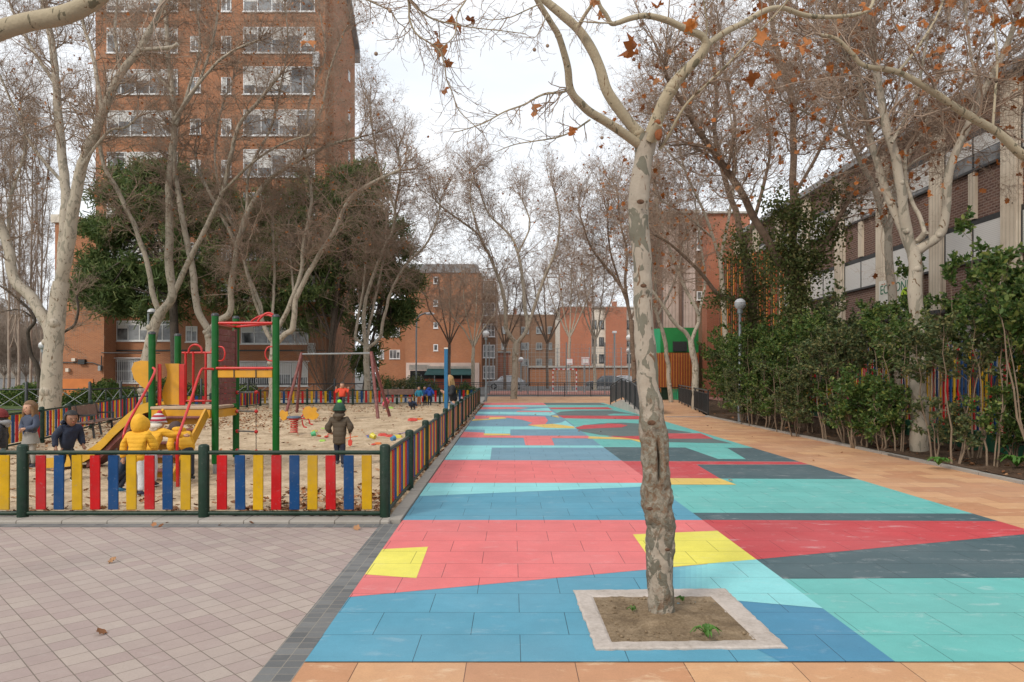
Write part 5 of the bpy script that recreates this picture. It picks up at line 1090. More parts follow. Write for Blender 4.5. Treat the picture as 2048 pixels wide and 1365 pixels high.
# ------------------------------------------------------------------ picket fences of the playground
PC = ['paint_red', 'paint_blue', 'paint_yellow']
def picket_fence(label, pts, h_post=.85, nslat=9, singles=True, phase=0, post_first=True, post_last=True, sp=2.09, slat_w=.113, rail_top=.755, rail_bot=.07, slat0=.11, slat1=.725):
    root = empty('picket_fence', (pts[0][0], pts[0][1], 0), label, 'fence', None)
    def post(x, y):
        p = MB(); p.tube([(x, y, -.05), (x, y, h_post - .03), (x, y, h_post - .012), (x, y, h_post)], [.06, .06, .054, .03], 14); p.tube([(x, y, -.03), (x, y, .012)], .075, 12)
        p.build('post', MAT['fence_green'], root)
    if post_first: post(*pts[0])
    ph = phase
    for (a, b_) in zip(pts[:-1], pts[1:]):
        a = Vector((a[0], a[1], 0)); b_ = Vector((b_[0], b_[1], 0)); L = (b_ - a).length; n = max(1, round(L / sp)); d = (b_ - a) / n
        ang = math.atan2(d.y, d.x)
        for i in range(n):
            q0 = a + d * i; q1 = q0 + d; u = d.normalized()
            pn = MB()
            for hh in (rail_top, rail_bot):
                pn.tube([q0 + u * .05 + Vector((0, 0, hh)), q1 - u * .05 + Vector((0, 0, hh))], .024, 10)
            panel = pn.build('fence_panel', MAT['fence_green'], root)
            mats = [MAT[x] for x in PC]; one = MB()
            for j in range(nslat):
                c = q0 + d * ((j + 1.0) / (nslat + 1.0)); k = (ph + j) % 3
                if singles:
                    s_ = MB(); s_.box((c.x, c.y, (slat0 + slat1) / 2), (slat_w, .022, slat1 - slat0 + random.uniform(-.004, .004)), ang, ry=random.uniform(-.008, .008), bev=.004); s_.build('slat', mats[k], panel)
                else:
                    one.mi = k; one.box((c.x, c.y, (slat0 + slat1) / 2), (slat_w, .022, slat1 - slat0), ang)
            if not singles: one.build('slats', mats, panel)
            ph += nslat
            if i < n - 1 or (b_.x, b_.y) != (pts[-1][0], pts[-1][1]) or post_last: post(q1.x, q1.y)
    return root
YF = 8.13; xf = wx(770, YF)
picket_fence('front run of the red, blue and yellow picket fence, facing the tiled paving', [(xf - 2.045 * 4, YF), (xf, YF)], post_last=True, phase=0, sp=2.045)
XS = lambda z: -1.432 - .0115 * (z - YF)
side_pts = [(XS(YF + .0), YF), (XS(YF + 2.09 * 15), YF + 2.09 * 15)]
picket_fence('long side run of the picket fence beside the painted paving', side_pts, singles=False, post_first=False, nslat=10, phase=1, sp=2.09)
xe, ye = side_pts[-1]
picket_fence('far run of the picket fence behind the swings', [(xe, ye), (-3.9, 38.9), (-12.8, 36.6)], singles=False, post_first=False)
picket_fence('short stepped corner of the picket fence seen behind the climbing frame', [(-12.8, 36.6), (-12.9, 33.2), (-12.3, 29.4), (-14.6, 28.0)], singles=False, post_first=False)
picket_fence('left run of the picket fence behind the wooden bench', [(-14.6, 28.0), (-11.3, 17.3), (-10.6, 13.8), (-12.8, 9.2)], singles=False, post_first=False)
# low dark railing behind the left run with crossed braces
def cross_rail(label, pts, h=1.0, group=None):
    root = empty('railing', (pts[0][0], pts[0][1], 0), label, 'railing', group)
    rail = MB(); br = MB()
    for a, b_ in zip(pts[:-1], pts[1:]):
        a = Vector((*a, 0)); b_ = Vector((*b_, 0)); n = max(1, round((b_ - a).length / 2.1)); d = (b_ - a) / n
        for i in range(n):
            p, q = a + d * i, a + d * (i + 1); po = MB(); po.tube([p + Vector((0, 0, -.05)), p + Vector((0, 0, h + .28)), p + Vector((0, 0, h + .32))], [.06, .06, .03], 10); po.build('post', MAT['metal_dark'], root)
            rail.tube([p + Vector((0, 0, h)), q + Vector((0, 0, h))], .03, 8); rail.tube([p + Vector((0, 0, .2)), q + Vector((0, 0, .2))], .025, 8)
            for (t0, t1) in ((0, .5), (.5, 1)):
                c0, c1 = p.lerp(q, t0), p.lerp(q, t1); br.tube([c0 + Vector((0, 0, .2)), c1 + Vector((0, 0, h))], .014, 5); br.tube([c0 + Vector((0, .02, h)), c1 + Vector((0, .02, .2))], .014, 5)
            m_ = p.lerp(q, .5); rail.tube([m_ + Vector((0, 0, .2)), m_ + Vector((0, 0, h))], .02, 6)
    rail.build('rail', MAT['metal_dark'], root); br.build('brace', MAT['metal_grey'], root)
cross_rail('dark railing with crossed braces beyond the left picket fence', [(-24, 28), (-17.0, 29.0), (-16.4, 37)], 1.0)
cross_rail('dark railing with crossed braces between the lawn and the tower', [(-16.4, 38), (-8, 42.0)], 1.05)
def bar_railing(name, label, pts, h=.95, pitch=.13, base=0.0, bh=None, group=None, cat='railing', mat_='metal_dark', post_every=2.0):
    root = empty(name, (pts[0][0], pts[0][1], 0), label, cat, group); rail = MB(); bars = MB()
    for (a, b_) in zip(pts[:-1], pts[1:]):
        a = Vector(a); b_ = Vector(b_); L = (b_ - a).length; d = (b_ - a) / L
        up = Vector((0, 0, 1)); rail.tube([a + up * h, b_ + up * h], .03, 8); rail.tube([a + up * (h - .12), b_ + up * (h - .12)], .018, 6); rail.tube([a + up * .1, b_ + up * .1], .022, 6)
        n = int(L / pitch)
        for i in range(n + 1): p = a + d * (L * i / max(1, n)); bars.bar(p + up * .1, p + up * (h - .12), .014)
        n = max(1, round(L / post_every))
        for i in range(n + 1):
            p = a + d * (L * i / n); po = MB(); po.bar(p - up * .05, p + up * (h + .03), .05); po.build('post', MAT[mat_], root)
    rail.build('rail', MAT[mat_], root); bars.build('bars', MAT[mat_], root); return root
bar_railing('railing', 'dark bar railing that closes the far end of the square', [(-1.9, 51, 0), (11.2, 51, 0)], h=.97, pitch=.16)
bar_railing('railing', 'dark bar railing from the far lamp post towards the cafe', [(-1.9, 51, 0), (-7.5, 52.5, 0)], h=.97, pitch=.16)
bar_railing('handrail', 'dark double handrail on the right edge of the orange paving', [(7.52, 27.6, 0), (8.4, 33.6, 0), (9.4, 40.5, 0)], h=.98, pitch=.12, post_every=1.6)
# chain-link court
def mesh_fence(label, p0, p1, h, cell=.30):
    root = empty('court_fence', (p0[0], p0[1], 0), label, 'fence', 'wire fences of the sports court'); a = Vector((*p0, 0)); b_ = Vector((*p1, 0)); L = (b_ - a).length; d = (b_ - a) / L; up = Vector((0, 0, 1))
    w_ = MB(); n = int(L / cell)
    for i in range(n + 1): w_.bar(a + d * (L * i / n), a + d * (L * i / n) + up * h, .014)
    for i in range(int(h / cell) + 1): w_.bar(a + up * (i * cell), b_ + up * (i * cell), .014)
    w_.build('wire', MAT['metal_grey'], root)
    for i in range(max(2, round(L / 3)) + 1): q = a + d * (L * i / max(2, round(L / 3))); po = MB(); po.tube([q, q + up * (h + .1)], .045, 8); po.build('post', MAT['metal_grey'], root)
mesh_fence('tall wire fence along the near side of the sports court', (-1.8, 57), (16.5, 57), 4.0)
mesh_fence('tall wire fence along the far side of the sports court', (-1.8, 68.5), (16.5, 68.5), 4.0, .4)
g_ = empty('goal', (5.2, 63, 0), 'white goal frame with red bands on the sports court', 'goal')
x0, x1 = wx(1106, 63), wx(1153, 63)
c = MB(); c.mi = 0
for X in (x0, x1):
    for i in range(10): c.mi = i % 2; c.tube([(X, 63, i * .2), (X, 63, i * .2 + .2)], .045, 8)
for i in range(10): c.mi = i % 2; c.tube([(x0 + (x1 - x0) * i / 10, 63, 2.0), (x0 + (x1 - x0) * (i + 1) / 10, 63, 2.0)], .045, 8)
c.build('frame', [MAT['white_pvc'], MAT['play_red']], g_)
c = MB()
for X in (x0, x1): c.mi = 0; c.tube([(X, 63, 1.95), (X, 64.2, .05)], .02, 6)
c.tube([(x0, 64.2, .05), (x1, 64.2, .05)], .02, 6)
for i in range(14): X = x0 + (x1 - x0) * i / 13; c.tube([(X, 63, 1.95), (X, 64.2, .05)], .006, 4)
for i in range(9): t = i / 8; c.tube([(x0, 63 + 1.2 * t, 1.95 - 1.9 * t), (x1, 63 + 1.2 * t, 1.95 - 1.9 * t)], .006, 4)
c.build('net', MAT['white_pvc'], g_)
def hoop(label, px, y0, y1, Y, w_=13):
    r_ = empty('basketball_hoop', (wx(px, Y), Y + 1, 0), label, 'basketball hoop', 'basketball hoops on the court')
    c = MB(); c.box((wx(px, Y), Y, hz((y0 + y1) / 2, Y)), (w_ * 1.3 * Y / FPX, .05, (y1 - y0) * Y / FPX), bev=.01); b_ = c.build('backboard', MAT['white_pvc'], r_)
    c = MB(); X, Z = wx(px, Y), hz(y1 - 4, Y)
    for a in ((-.3, .22), (.3, .22)): c.bar((X + a[0], Y - .03, Z - .05), (X + a[0], Y - .03, Z + .4), .03)
    c.bar((X - .3, Y - .03, Z + .4), (X + .3, Y - .03, Z + .4), .03); c.tube([(X + .23 * math.cos(t * .5236), Y - .3 + .23 * math.sin(t * .5236), Z - .05) for t in range(12)], .012, 5, closed=True); c.build('rim', MAT['play_red'], r_)
    c = MB(); c.tube([(X, Y + 1, -.05), (X, Y + 1, Z + .2)], .08, 10); c.bar((X, Y + 1, Z + .2), (X, Y + .03, Z + .25), .08); c.build('pole', MAT['metal_grey'], r_)
hoop('basketball hoop with a plain white backboard, the right one on the court', 1171, 715, 730, 62); hoop('basketball hoop behind the pale court tree, the left one on the court', 1139, 718, 730, 66, 10)
# ---- humped metal ramp left of the handrail
rp = empty('metal_ramp', (5.1, 33, 0), 'short humped concrete ramp with solid dark metal railings behind the mottled trunk', 'ramp')
prof = [(37.2, .02), (33.5, .42), (31.2, .30), (28.6, .02)]
c = MB(); c.prism([(5.06, y, z) for y, z in prof] + [(5.06, 28.6, -.05), (5.06, 37.2, -.05)], (.86, 0, 0)); c.build('ramp_body', MAT['concrete'], rp)
for X in (5.12, 5.86):
    c = MB()
    for (a, b_) in zip(prof[:-1], prof[1:]):
        c.prism([(X, a[0], a[1] + .12), (X, b_[0], b_[1] + .12), (X, b_[0], b_[1] + .92), (X, a[0], a[1] + .92)], (.02, 0, 0))
    c.build('panel', MAT['metal_dark'], rp)
    c = MB()
    for (y, z) in ((37.2, .02), (35.3, .22), (33.5, .42), (32.3, .36), (31.2, .30), (29.9, .16), (28.6, .02)): c.bar((X - .03, y, z - .02), (X - .03, y, z + .98), .05)
    for (a, b_) in zip(prof[:-1], prof[1:]): c.tube([(X, a[0], a[1] + 1.0), (X, b_[0], b_[1] + 1.0)], .028, 8)
    c.build('rail', MAT['metal_dark'], rp)
# ---- tall coloured pickets on a green wall behind the hedge
pk = empty('school_fence', (10.2, 19, 0), 'tall fence of red, blue and yellow pickets on a low green wall behind the hedge', 'fence')
def school_line(t): 
    q0, q1 = Vector((9.30, 11.5, 0)), Vector((11.9, 34.0, 0)); return q0.lerp(q1, t)
w_ = MB(); a, b_ = school_line(-.12), school_line(1); w_.prism([(a.x, a.y, -.05), (b_.x, b_.y, -.05), (b_.x, b_.y, .55), (a.x, a.y, .40)], (.2, 0, 0)); w_.build('wall', plain('wall_green', (.012, .115, .055), .7, .15, 1.5, .2, coords='pos', dirt=(.05, .1, .06)), pk)
npk = 150; one = MB(); 
for i in range(npk):
    t = -.10 + 1.1 * i / npk; q = school_line(t); h1 = 2.30 + .45 * t + (.03, -.03, .0)[i % 3]; k = (i * 2 + (i // 5)) % 3
    x, y = q.x + .1, q.y
    if i < 95:
        s_ = MB(); s_.box((x, y, (.30 + h1) / 2), (.03, .045, h1 - .30), .11, bev=.004); s_.build('picket', MAT[PC[k]], pk)
    else: one.mi = k; one.box((x, y, (.30 + h1) / 2), (.03, .045, h1 - .30), .11)
tag(one.build('pickets', [MAT[x] for x in PC], pk), kind='stuff')
r_ = MB()
for f in (.25, .85):
    a, b_ = school_line(-.1), school_line(1); r_.bar((a.x + .14, a.y, .4 + 1.9 * f), (b_.x + .14, b_.y, .4 + 2.2 * f), .04)
r_.build('rail', MAT['metal_dark'], pk)
sheet('schoolyard', [(9.6, 8), (14.9, 8), (14.9, 47), (12.1, 47)], .10, MAT['court'])
# ------------------------------------------------------------------ slide tower
tw = empty('slide_tower', (-5.4, 12.6, 0), 'wooden climbing tower with green posts, yellow slide, stairs and red rails', 'slide tower')
PO = {'P1': (-5.03, 12.2, 2.65), 'P2': (-4.0, 12.2, 2.63), 'P3': (-5.06, 13.2, 2.68), 'P4': (-6.2, 12.4, 2.35), 'P5': (-6.22, 13.4, 2.37)}
for k, (x, y, h) in PO.items():
    p = MB(); p.tube([(x, y, .12), (x, y, h - .03)], .058, 16); po = p.build('post', MAT['play_green'], tw)
    p = MB(); p.tube([(x, y, h - .031), (x, y, h), (x, y, h + .02)], [.062, .062, .035], 16); p.build('cap', MAT['metal_dark'], po)
    p = MB(); p.tube([(x, y, -.05), (x, y, .119)], .040, 10); p.build('foot', MAT['metal_grey'], po)
def pipe(name, pts, r=.02, m_='play_red', n=10, par=None, closed=False):
    a, _ = smooth_line(pts, [1] * len(pts), 4) if len(pts) > 3 else (pts, None)
    c = MB(); c.tube(a, r, n, closed=closed); return c.build(name, MAT[m_], par or tw)
pipe('rail', [(-4.97, 12.2, 2.50), (-4.06, 12.2, 2.50)], .024); pipe('rail', [(-5.02, 13.15, 2.50), (-4.04, 12.25, 2.50)], .024); pipe('rail', [(-5.05, 12.26, 2.50), (-5.06, 13.14, 2.50)], .024)
pipe('arch_rail', [(-4.32, 12.2, 2.50), (-4.27, 12.2, 2.58), (-4.17, 12.2, 2.66), (-4.08, 12.2, 2.66), (-4.02, 12.2, 2.60)], .02)
pipe('arch_rail', [(-4.02, 12.24, 2.60), (-4.3, 12.55, 2.67), (-4.6, 12.8, 2.60), (-4.7, 12.9, 2.50)], .02)
for (x, s) in ((-4.97, 1), (-4.06, -1)):
    pipe('grab_handle', [(x, 12.2, 2.10), (x + s * .07, 12.19, 2.09), (x + s * .11, 12.18, 2.02), (x + s * .11, 12.18, 1.94), (x + s * .07, 12.19, 1.87), (x, 12.2, 1.86)], .013)
pipe('rail', [(-5.0, 12.17, 1.735), (-4.04, 12.17, 1.735)], .024)
c = MB(); c.box((-4.52, 12.2, 1.64), (.93, .04, .13), bev=.008); bm_ = c.build('beam', MAT['play_yellow'], tw)
c = MB()
for x in (-4.70, -4.33): c.bar((x, 12.172, 1.57), (x, 12.172, 1.71), .014)
c.build('bracket', MAT['metal_dark'], bm_)
def planks(x, y0, y1, z0, z1, n, name='plank_panel'):
    c = MB(); h = (z1 - z0) / n
    for i in range(n): c.box((x + random.uniform(-.003, .003), (y0 + y1) / 2, z0 + h * (i + .5)), (.03, y1 - y0, h - .008), bev=.004)
    return c.build(name, MAT['play_wood'], tw)
planks(-5.045, 12.27, 13.13, 1.78, 2.42, 6); planks(-5.045, 12.27, 13.13, 1.10, 1.58, 5)
c = MB(); c.box((-5.04, 13.12, 2.05), (.05, .05, .8)); c.build('batten', MAT['play_wood'], tw)
# rope ladder between the far post and a hanging chain
chx, chy = -4.53, 12.75
c = MB()
for i in range(46): 
    z = 1.66 - i * .036; c.tube([(chx + .010 * math.cos(t * 1.0472) * (1 if i % 2 else .3), chy + .010 * math.cos(t * 1.0472) * (.3 if i % 2 else 1), z + .020 * math.sin(t * 1.0472)) for t in range(6)], .0035, 4, closed=True)
c.build('chain', MAT['metal_dark'], tw)
for z in (1.30, .96, .60, .25):
    c = MB(); c.tube([(-5.02, 13.1, z), (chx, chy, z + .015)], .015, 8); g2 = c.build('rung', MAT['metal_grey'], tw)
    c = MB(); c.sphere((-4.99, 13.08, z), .035, 10, 8); c.sphere((chx, chy, z + .015), .035, 10, 8); c.build('joint', MAT['play_red'], g2)
# barred guard with two arches at the back
for i, x in enumerate((-6.05, -5.90, -5.66, -5.50, -5.28)): pipe('guard_bar', [(x, 13.35 - .02 * i, 1.12), (x, 13.35 - .02 * i, 2.05)], .023)
pipe('guard_rail', [(-6.12, 13.36, 2.03), (-5.15, 13.25, 2.03)], .02); pipe('guard_rail', [(-6.12, 13.36, 1.14), (-5.15, 13.25, 1.14)], .02)
for cx_ in (-5.86, -5.44): pipe('guard_arch', [(cx_ - .13, 13.33, 2.03), (cx_ - .10, 13.33, 2.13), (cx_, 13.32, 2.18), (cx_ + .10, 13.32, 2.13), (cx_ + .13, 13.31, 2.03)], .02)
# platform
c = MB(); c.box((-5.63, 12.8, 1.055), (1.12, .98, .05), bev=.01); c.build('platform', MAT['deck_beige'], tw)
c = MB(); c.prism([(-6.12, 12.22, .88), (-5.12, 12.22, .88), (-5.12, 12.22, 1.028), (-6.12, 12.22, 1.028)], (0, .04, 0)); c.box((-5.05, 12.72, .955), (.04, .85, .13)); c.box((-6.2, 12.9, .955), (.04, .85, .13)); c.box((-5.6, 13.28, .955), (1.0, .04, .13)); c.build('fascia', MAT['play_yellow'], tw)
# side panel with the wavy cut-outs, beside the slide
def wavy(side):
    out = []
    for i in range(19):
        t = i / 18; out.append((.13 + .075 * math.sin(t * 2 * math.pi * 1.0 + (0 if side > 0 else .4)), 1.10 + .72 * t))
    return out
c = MB(); a = wavy(1); c.prism([(-6.20 + .02 , 12.50 + .42, z) for _, z in a[:1]] + [(-6.02 - x * .6 + .02, 12.50 + .1, z) for x, z in a] + [(-5.83, 12.60, 1.82), (-5.83, 12.60, 1.10)], (0, .03, 0)); c.build('wavy_panel', MAT['play_yellow'], tw)
c = MB(); pts = [(-6.52, 1.84), (-6.57, 1.72), (-6.52, 1.55), (-6.40, 1.43), (-6.30, 1.36), (-6.26, 1.30), (-6.26, 1.86), (-6.40, 1.87)]
c.prism([(x, 12.42, z) for x, z in pts], (0, .03, 0)); c.build('wavy_panel', MAT['play_yellow'], tw)
for (x, y) in ((-6.10, 12.46), (-5.78, 12.62)):
    c = MB(); c.box((x, y, 1.45), (.10 if x > -6 else .06, .035, .72), bev=.006); c.build('guard_board', MAT['play_red'], tw)
# slide
sl = [(-6.22, 1.09), (-6.4, 1.04), (-6.58, .92), (-6.85, .68), (-7.07, .45), (-7.30, .27), (-7.6, .15), (-8.15, .11)]
pp, _ = smooth_line([(x, 0, z) for x, z in sl], [1] * len(sl), 4)
c = MB(); n = len(pp); ya, yb_ = 12.44, 12.98
for i in range(n - 1):
    p, q = pp[i], pp[i + 1]
    c.add([(p.x, ya, p.z), (p.x, yb_, p.z), (q.x, yb_, q.z), (q.x, ya, q.z), (p.x, ya, p.z - .02), (p.x, yb_, p.z - .02), (q.x, yb_, q.z - .02), (q.x, ya, q.z - .02)], [(0, 3, 2, 1), (4, 5, 6, 7), (0, 4, 7, 3), (1, 2, 6, 5)], True)
c.build('slide_bed', MAT['slide_yellow'], tw)
for yy in (ya - .03, yb_):
    c = MB()
    for i in range(n - 1):
        p, q = pp[i], pp[i + 1]; c.add([(p.x, yy, p.z - .10), (p.x, yy, p.z + .07), (q.x, yy, q.z + .07), (q.x, yy, q.z - .10), (p.x, yy + .03, p.z - .10), (p.x, yy + .03, p.z + .07), (q.x, yy + .03, q.z + .07), (q.x, yy + .03, q.z - .10)], [(0, 1, 2, 3), (7, 6, 5, 4), (1, 5, 6, 2), (0, 3, 7, 4)])
    c.build('slide_side', MAT['slide_yellow'], tw)
c = MB()
for i in range(3, n - 8):
    p, q = pp[i], pp[i + 1]; c.add([(p.x, ya + .02, p.z - .12), (p.x, yb_ - .02, p.z - .12), (q.x, yb_ - .02, q.z - .12), (q.x, ya + .02, q.z - .12), (p.x, ya + .02, p.z - .22), (p.x, yb_ - .02, p.z - .22), (q.x, yb_ - .02, q.z - .22), (q.x, ya + .02, q.z - .22)], [(0, 3, 2, 1), (4, 5, 6, 7), (0, 4, 7, 3), (1, 2, 6, 5)])
c.build('slide_support', MAT['play_wood'], tw)
for x in (-7.0, -8.0): c = MB(); c.bar((x, 12.7, -.05), (x, 12.7, .10 if x < -7.9 else .48), .05); c.build('leg', MAT['metal_grey'], tw)
# stairs towards the camera
S0, S1 = (12.14, 1.03), (10.95, .02)
for X in (-5.86, -5.15):
    c = MB(); c.bar((X, S0[0], S0[1] - .04), (X, S1[0], S1[1] + .04), .035, .17); c.build('stringer', MAT['play_yellow'], tw)
for i in range(5):
    t = (i + .6) / 5.3; y = S0[0] + (S1[0] - S0[0]) * t; z = S0[1] + (S1[1] - S0[1]) * t
    c = MB(); c.box((-5.505, y, z), (.67, .20, .03), bev=.006); st = c.build('stair_tread', MAT['play_wood'], tw)
    c = MB(); c.box((-5.505, y + .09, z - .07), (.67, .02, .105)); c.build('riser', MAT['play_yellow'], st)
rt = pipe('handrail', [(-5.03, 12.14, 1.72), (-5.12, 12.05, 1.72), (-5.17, 11.95, 1.68), (-5.07, 11.35, 1.20), (-4.95, 10.75, .80), (-4.93, 10.62, .70), (-4.93, 10.6, .50)], .021); pipe('handrail', [(-4.93, 10.6, .52), (-4.92, 10.6, -.02)], .026)
pipe('handrail', [(-6.13, 12.36, 1.72), (-6.08, 12.2, 1.74), (-5.98, 12.05, 1.66), (-5.90, 11.5, 1.28), (-5.86, 10.95, .85), (-5.85, 10.85, .70)], .021); pipe('handrail', [(-5.85, 10.85, .72), (-5.85, 10.85, -.02)], .024)
# ------------------------------------------------------------------ swings
sw = empty('swing_set', (-7, 28, 0), 'A-frame swing set with reddish brown wooden legs and a grey crossbar', 'swing set')
LT, RT_ = Vector((-8.47, 29.0, 2.42)), Vector((-5.28, 27.0, 2.40))
for top, feet in ((LT, ((-8.85, 28.1, 0), (-9.0, 30.1, 0))), (RT_, ((-4.85, 26.1, 0), (-4.75, 28.0, 0)))):
    for f in feet: c = MB(); c.tube([Vector(f) - Vector((0, 0, .05)), top + Vector((0, 0, .05))], .06, 12); c.build('leg', MAT['play_wood'], sw)
c = MB(); c.tube([LT, RT_], .036, 12); c.build('crossbar', MAT['metal_grey'], sw)
def swing_seat(tt, sway, label_own=None):
    c0 = LT.lerp(RT_, tt); d = (RT_ - LT).normalized(); a = c0 - d * .22; b_ = c0 + d * .22; off = Vector((d.y, -d.x, 0)) * sway
    if off.y > 0: off = -off
    z = .47 + abs(sway) * .25; c = MB()
    for q in (a, b_): c.tube([q, Vector((q.x + off.x, q.y + off.y, z))], .008, 5)
    c.build('chain', MAT['metal_dark'], sw)
    c = MB(); m_ = Vector((c0.x + off.x, c0.y + off.y, z)); c.box(m_, (.46, .18, .035), math.atan2(d.y, d.x), bev=.01); c.build('swing_seat', MAT['metal_dark'], sw); return m_
seat_a = swing_seat(.80, .75); seat_b = swing_seat(.28, 0)
# ------------------------------------------------------------------ spring rider
sr = empty('spring_rider', (-5.93, 19.6, 0), 'spring rider with yellow cut-out panels and a grey round seat', 'spring rider')
c = MB(); c.tube([(-5.93 + .10 * math.cos(t * .45), 19.6 + .10 * math.sin(t * .45), .02 + t * .0040) for t in range(92)], .014, 6); c.build('spring', MAT['play_red'], sr)
c = MB(); c.tube([(-5.93, 19.6, .385), (-5.93, 19.6, .43)], .15, 14); c.build('base_plate', MAT['play_red'], sr)
c = MB(); c.tube([(-5.93, 19.6, .43), (-5.93, 19.6, .47), (-5.93, 19.6, .48)], [.19, .20, .17], 18); c.build('seat', plain('seat_grey', (.09, .12, .17), .5, .15, 8, .1), sr)
def cut(pts, y, th=.025): 
    q = MB(); q.prism([(x, y, z) for x, z in pts], (0, th, 0)); return q
cut([(-6.28, .42), (-6.32, .52), (-6.30, .62), (-6.24, .66), (-6.16, .60), (-6.10, .62), (-6.08, .50), (-6.14, .40), (-6.22, .36)], 19.56).build('panel', MAT['play_yellow'], sr)
cut([(-5.70, .60), (-5.62, .74), (-5.50, .76), (-5.44, .70), (-5.38, .74), (-5.30, .70), (-5.32, .60), (-5.24, .52), (-5.30, .42), (-5.42, .38), (-5.52, .42), (-5.60, .40), (-5.66, .50)], 19.56).build('panel', MAT['play_yellow'], sr)
for pts in ([(-6.08, 19.6, .44), (-6.16, 19.6, .40), (-6.24, 19.6, .44), (-6.27, 19.6, .54)], [(-5.78, 19.6, .44), (-5.70, 19.6, .50), (-5.66, 19.6, .62), (-5.68, 19.6, .70)], [(-5.75, 19.6, .42), (-5.55, 19.6, .40), (-5.50, 19.6, .28), (-5.42, 19.6, .26)], [(-5.72, 19.6, .38), (-5.68, 19.6, .22), (-5.62, 19.6, .18), (-5.58, 19.6, .18)]): pipe('handle_bar', pts, .018, 'play_red', 8, sr)
# ------------------------------------------------------------------ benches, blue pole
def bench(label, c_, L, ang, group='benches in the playground'):
    root = empty('park_bench', (c_[0], c_[1], 0), label, 'bench', group); Mx = Matrix.Translation(Vector((c_[0], c_[1], 0))) @ Matrix.Rotation(ang, 4, 'Z')
    def B_(name, boxes, mm):
        q = MB(); q.M = Mx
        for b_ in boxes: q.box(b_[0], b_[1], rx=b_[2] if len(b_) > 2 else 0, bev=.008)
        q.build(name, MAT[mm], root)
    B_('seat', [((0, -.10, .42), (L, .12, .035)), ((0, .03, .42), (L, .12, .035)), ((0, .16, .41), (L, .12, .035))], 'bench_wood')
    B_('backrest', [((0, .27, .68), (L, .03, .30), -.2)], 'bench_wood')
    for s in (-1, 1):
        q = MB(); q.M = Mx; x = s * (L / 2 - .2); q.bar((x, -.14, 0), (x, -.10, .40), .045); q.bar((x, .14, 0), (x, .30, .84), .045); q.bar((x, -.14, .39), (x, .24, .39), .045); q.bar((x, -.16, .60), (x, .24, .60), .04); q.bar((x, -.14, .4), (x, -.15, .60), .035); q.build('leg', MAT['metal_dark'], root)
bench('wooden bench at the left with its back to the picket fence', (-10.75, 18.7), 1.9, 1.8)
bench('wooden bench at the far fence beside the standing children', (-5.7, 37.1), 1.75, 0.2)
bp = empty('blue_post', (-1.83, 20, 0), 'square blue post standing inside the side fence', 'post')
c = MB(); c.box((-1.83, 20, 1.15), (.10, .10, 2.34), bev=.008); c.build('shaft', plain('post_blue', (.01, .12, .25), .5, .15, 4, .1), bp); c = MB(); c.box((-1.83, 20, 2.34), (.11, .11, .04), bev=.01); c.build('cap', MAT['concrete_pale'], bp)
# ------------------------------------------------------------------ evergreen shrubs of the hedge
def shrub_meshes(seed, h, zones, nst, leafn, mat_, spread=.55, leaf=.075, upright=.2):
    """stems that stay bare near the ground, shoots in the given height zones with leaves along them"""
    rng = np.random.default_rng(seed); stems = []; sr = []
    for i in range(nst):
        a = rng.uniform(0, 6.28); r0 = rng.uniform(.02, .12); r1 = rng.uniform(.15, spread * .7); k = 9; hh = h * rng.uniform(.7, 1.0); p = []
        for j in range(k):
            t = j / (k - 1); q = r0 + (r1 - r0) * t ** .8; p.append((math.cos(a) * q + rng.normal() * .025, math.sin(a) * q + rng.normal() * .025, -.05 + hh * t))
        stems.append(p); sr.append(np.linspace(rng.uniform(.011, .021), .004, k))
    S_ = np.array(stems); SR = np.array(sr); br = []; 
    for (z0, z1, m_, L) in zones:
        t0, t1 = max(0, z0 / h), min(1, z1 / h); i0 = int(t0 * 8); i1 = max(i0 + 2, int(math.ceil(t1 * 8)) + 1); b_ = grow(rng, S_[:, i0:i1], SR[:, i0:i1], m_, L, 5, .95, .30, upright, 0, .6, .35, None, .0035); br.append(b_)
    b1 = (np.concatenate([b_[0] for b_ in br]), np.concatenate([b_[1] for b_ in br]))
    b2 = grow(rng, *b1, 5, .38, 4, .75, .3, upright, .15, .6, .4, None, .0025)
    V, Q = seg_mesh([b1, b2]); V1, Q1 = V, Q
    # leaves in pairs along the shoots
    pts = b2[0]; n = len(pts); m_ = max(1, leafn // n); t = rng.uniform(.1, 1, (n, m_)); s = t * (pts.shape[1] - 1); i = np.minimum(s.astype(int), pts.shape[1] - 2); f = (s - i)[..., None]; ix = np.arange(n)[:, None]
    C = (pts[ix, i] * (1 - f) + pts[ix, i + 1] * f).reshape(-1, 3); d = nrm((pts[ix, i + 1] - pts[ix, i])).reshape(-1, 3)
    V2, Q2 = quad_leaves(rng, C, leaf, .55, .3, d * .5 + np.array([0, 0, .15]))
    me_f = np_mesh('foliage', np.concatenate([V1, V2]), np.concatenate([Q1, Q2 + len(V1)]), np.zeros((0, 3), int), [MAT['stem'], MAT[mat_]], np.concatenate([np.zeros(len(Q1), int), np.ones(len(Q2), int)]))
    sb = MB()
    for p, r in zip(stems, sr): sb.tube([Vector(q) for q in p], list(map(float, r)), 7)
    me_s = sb.mesh('stem', MAT['stem']); return me_s, me_f
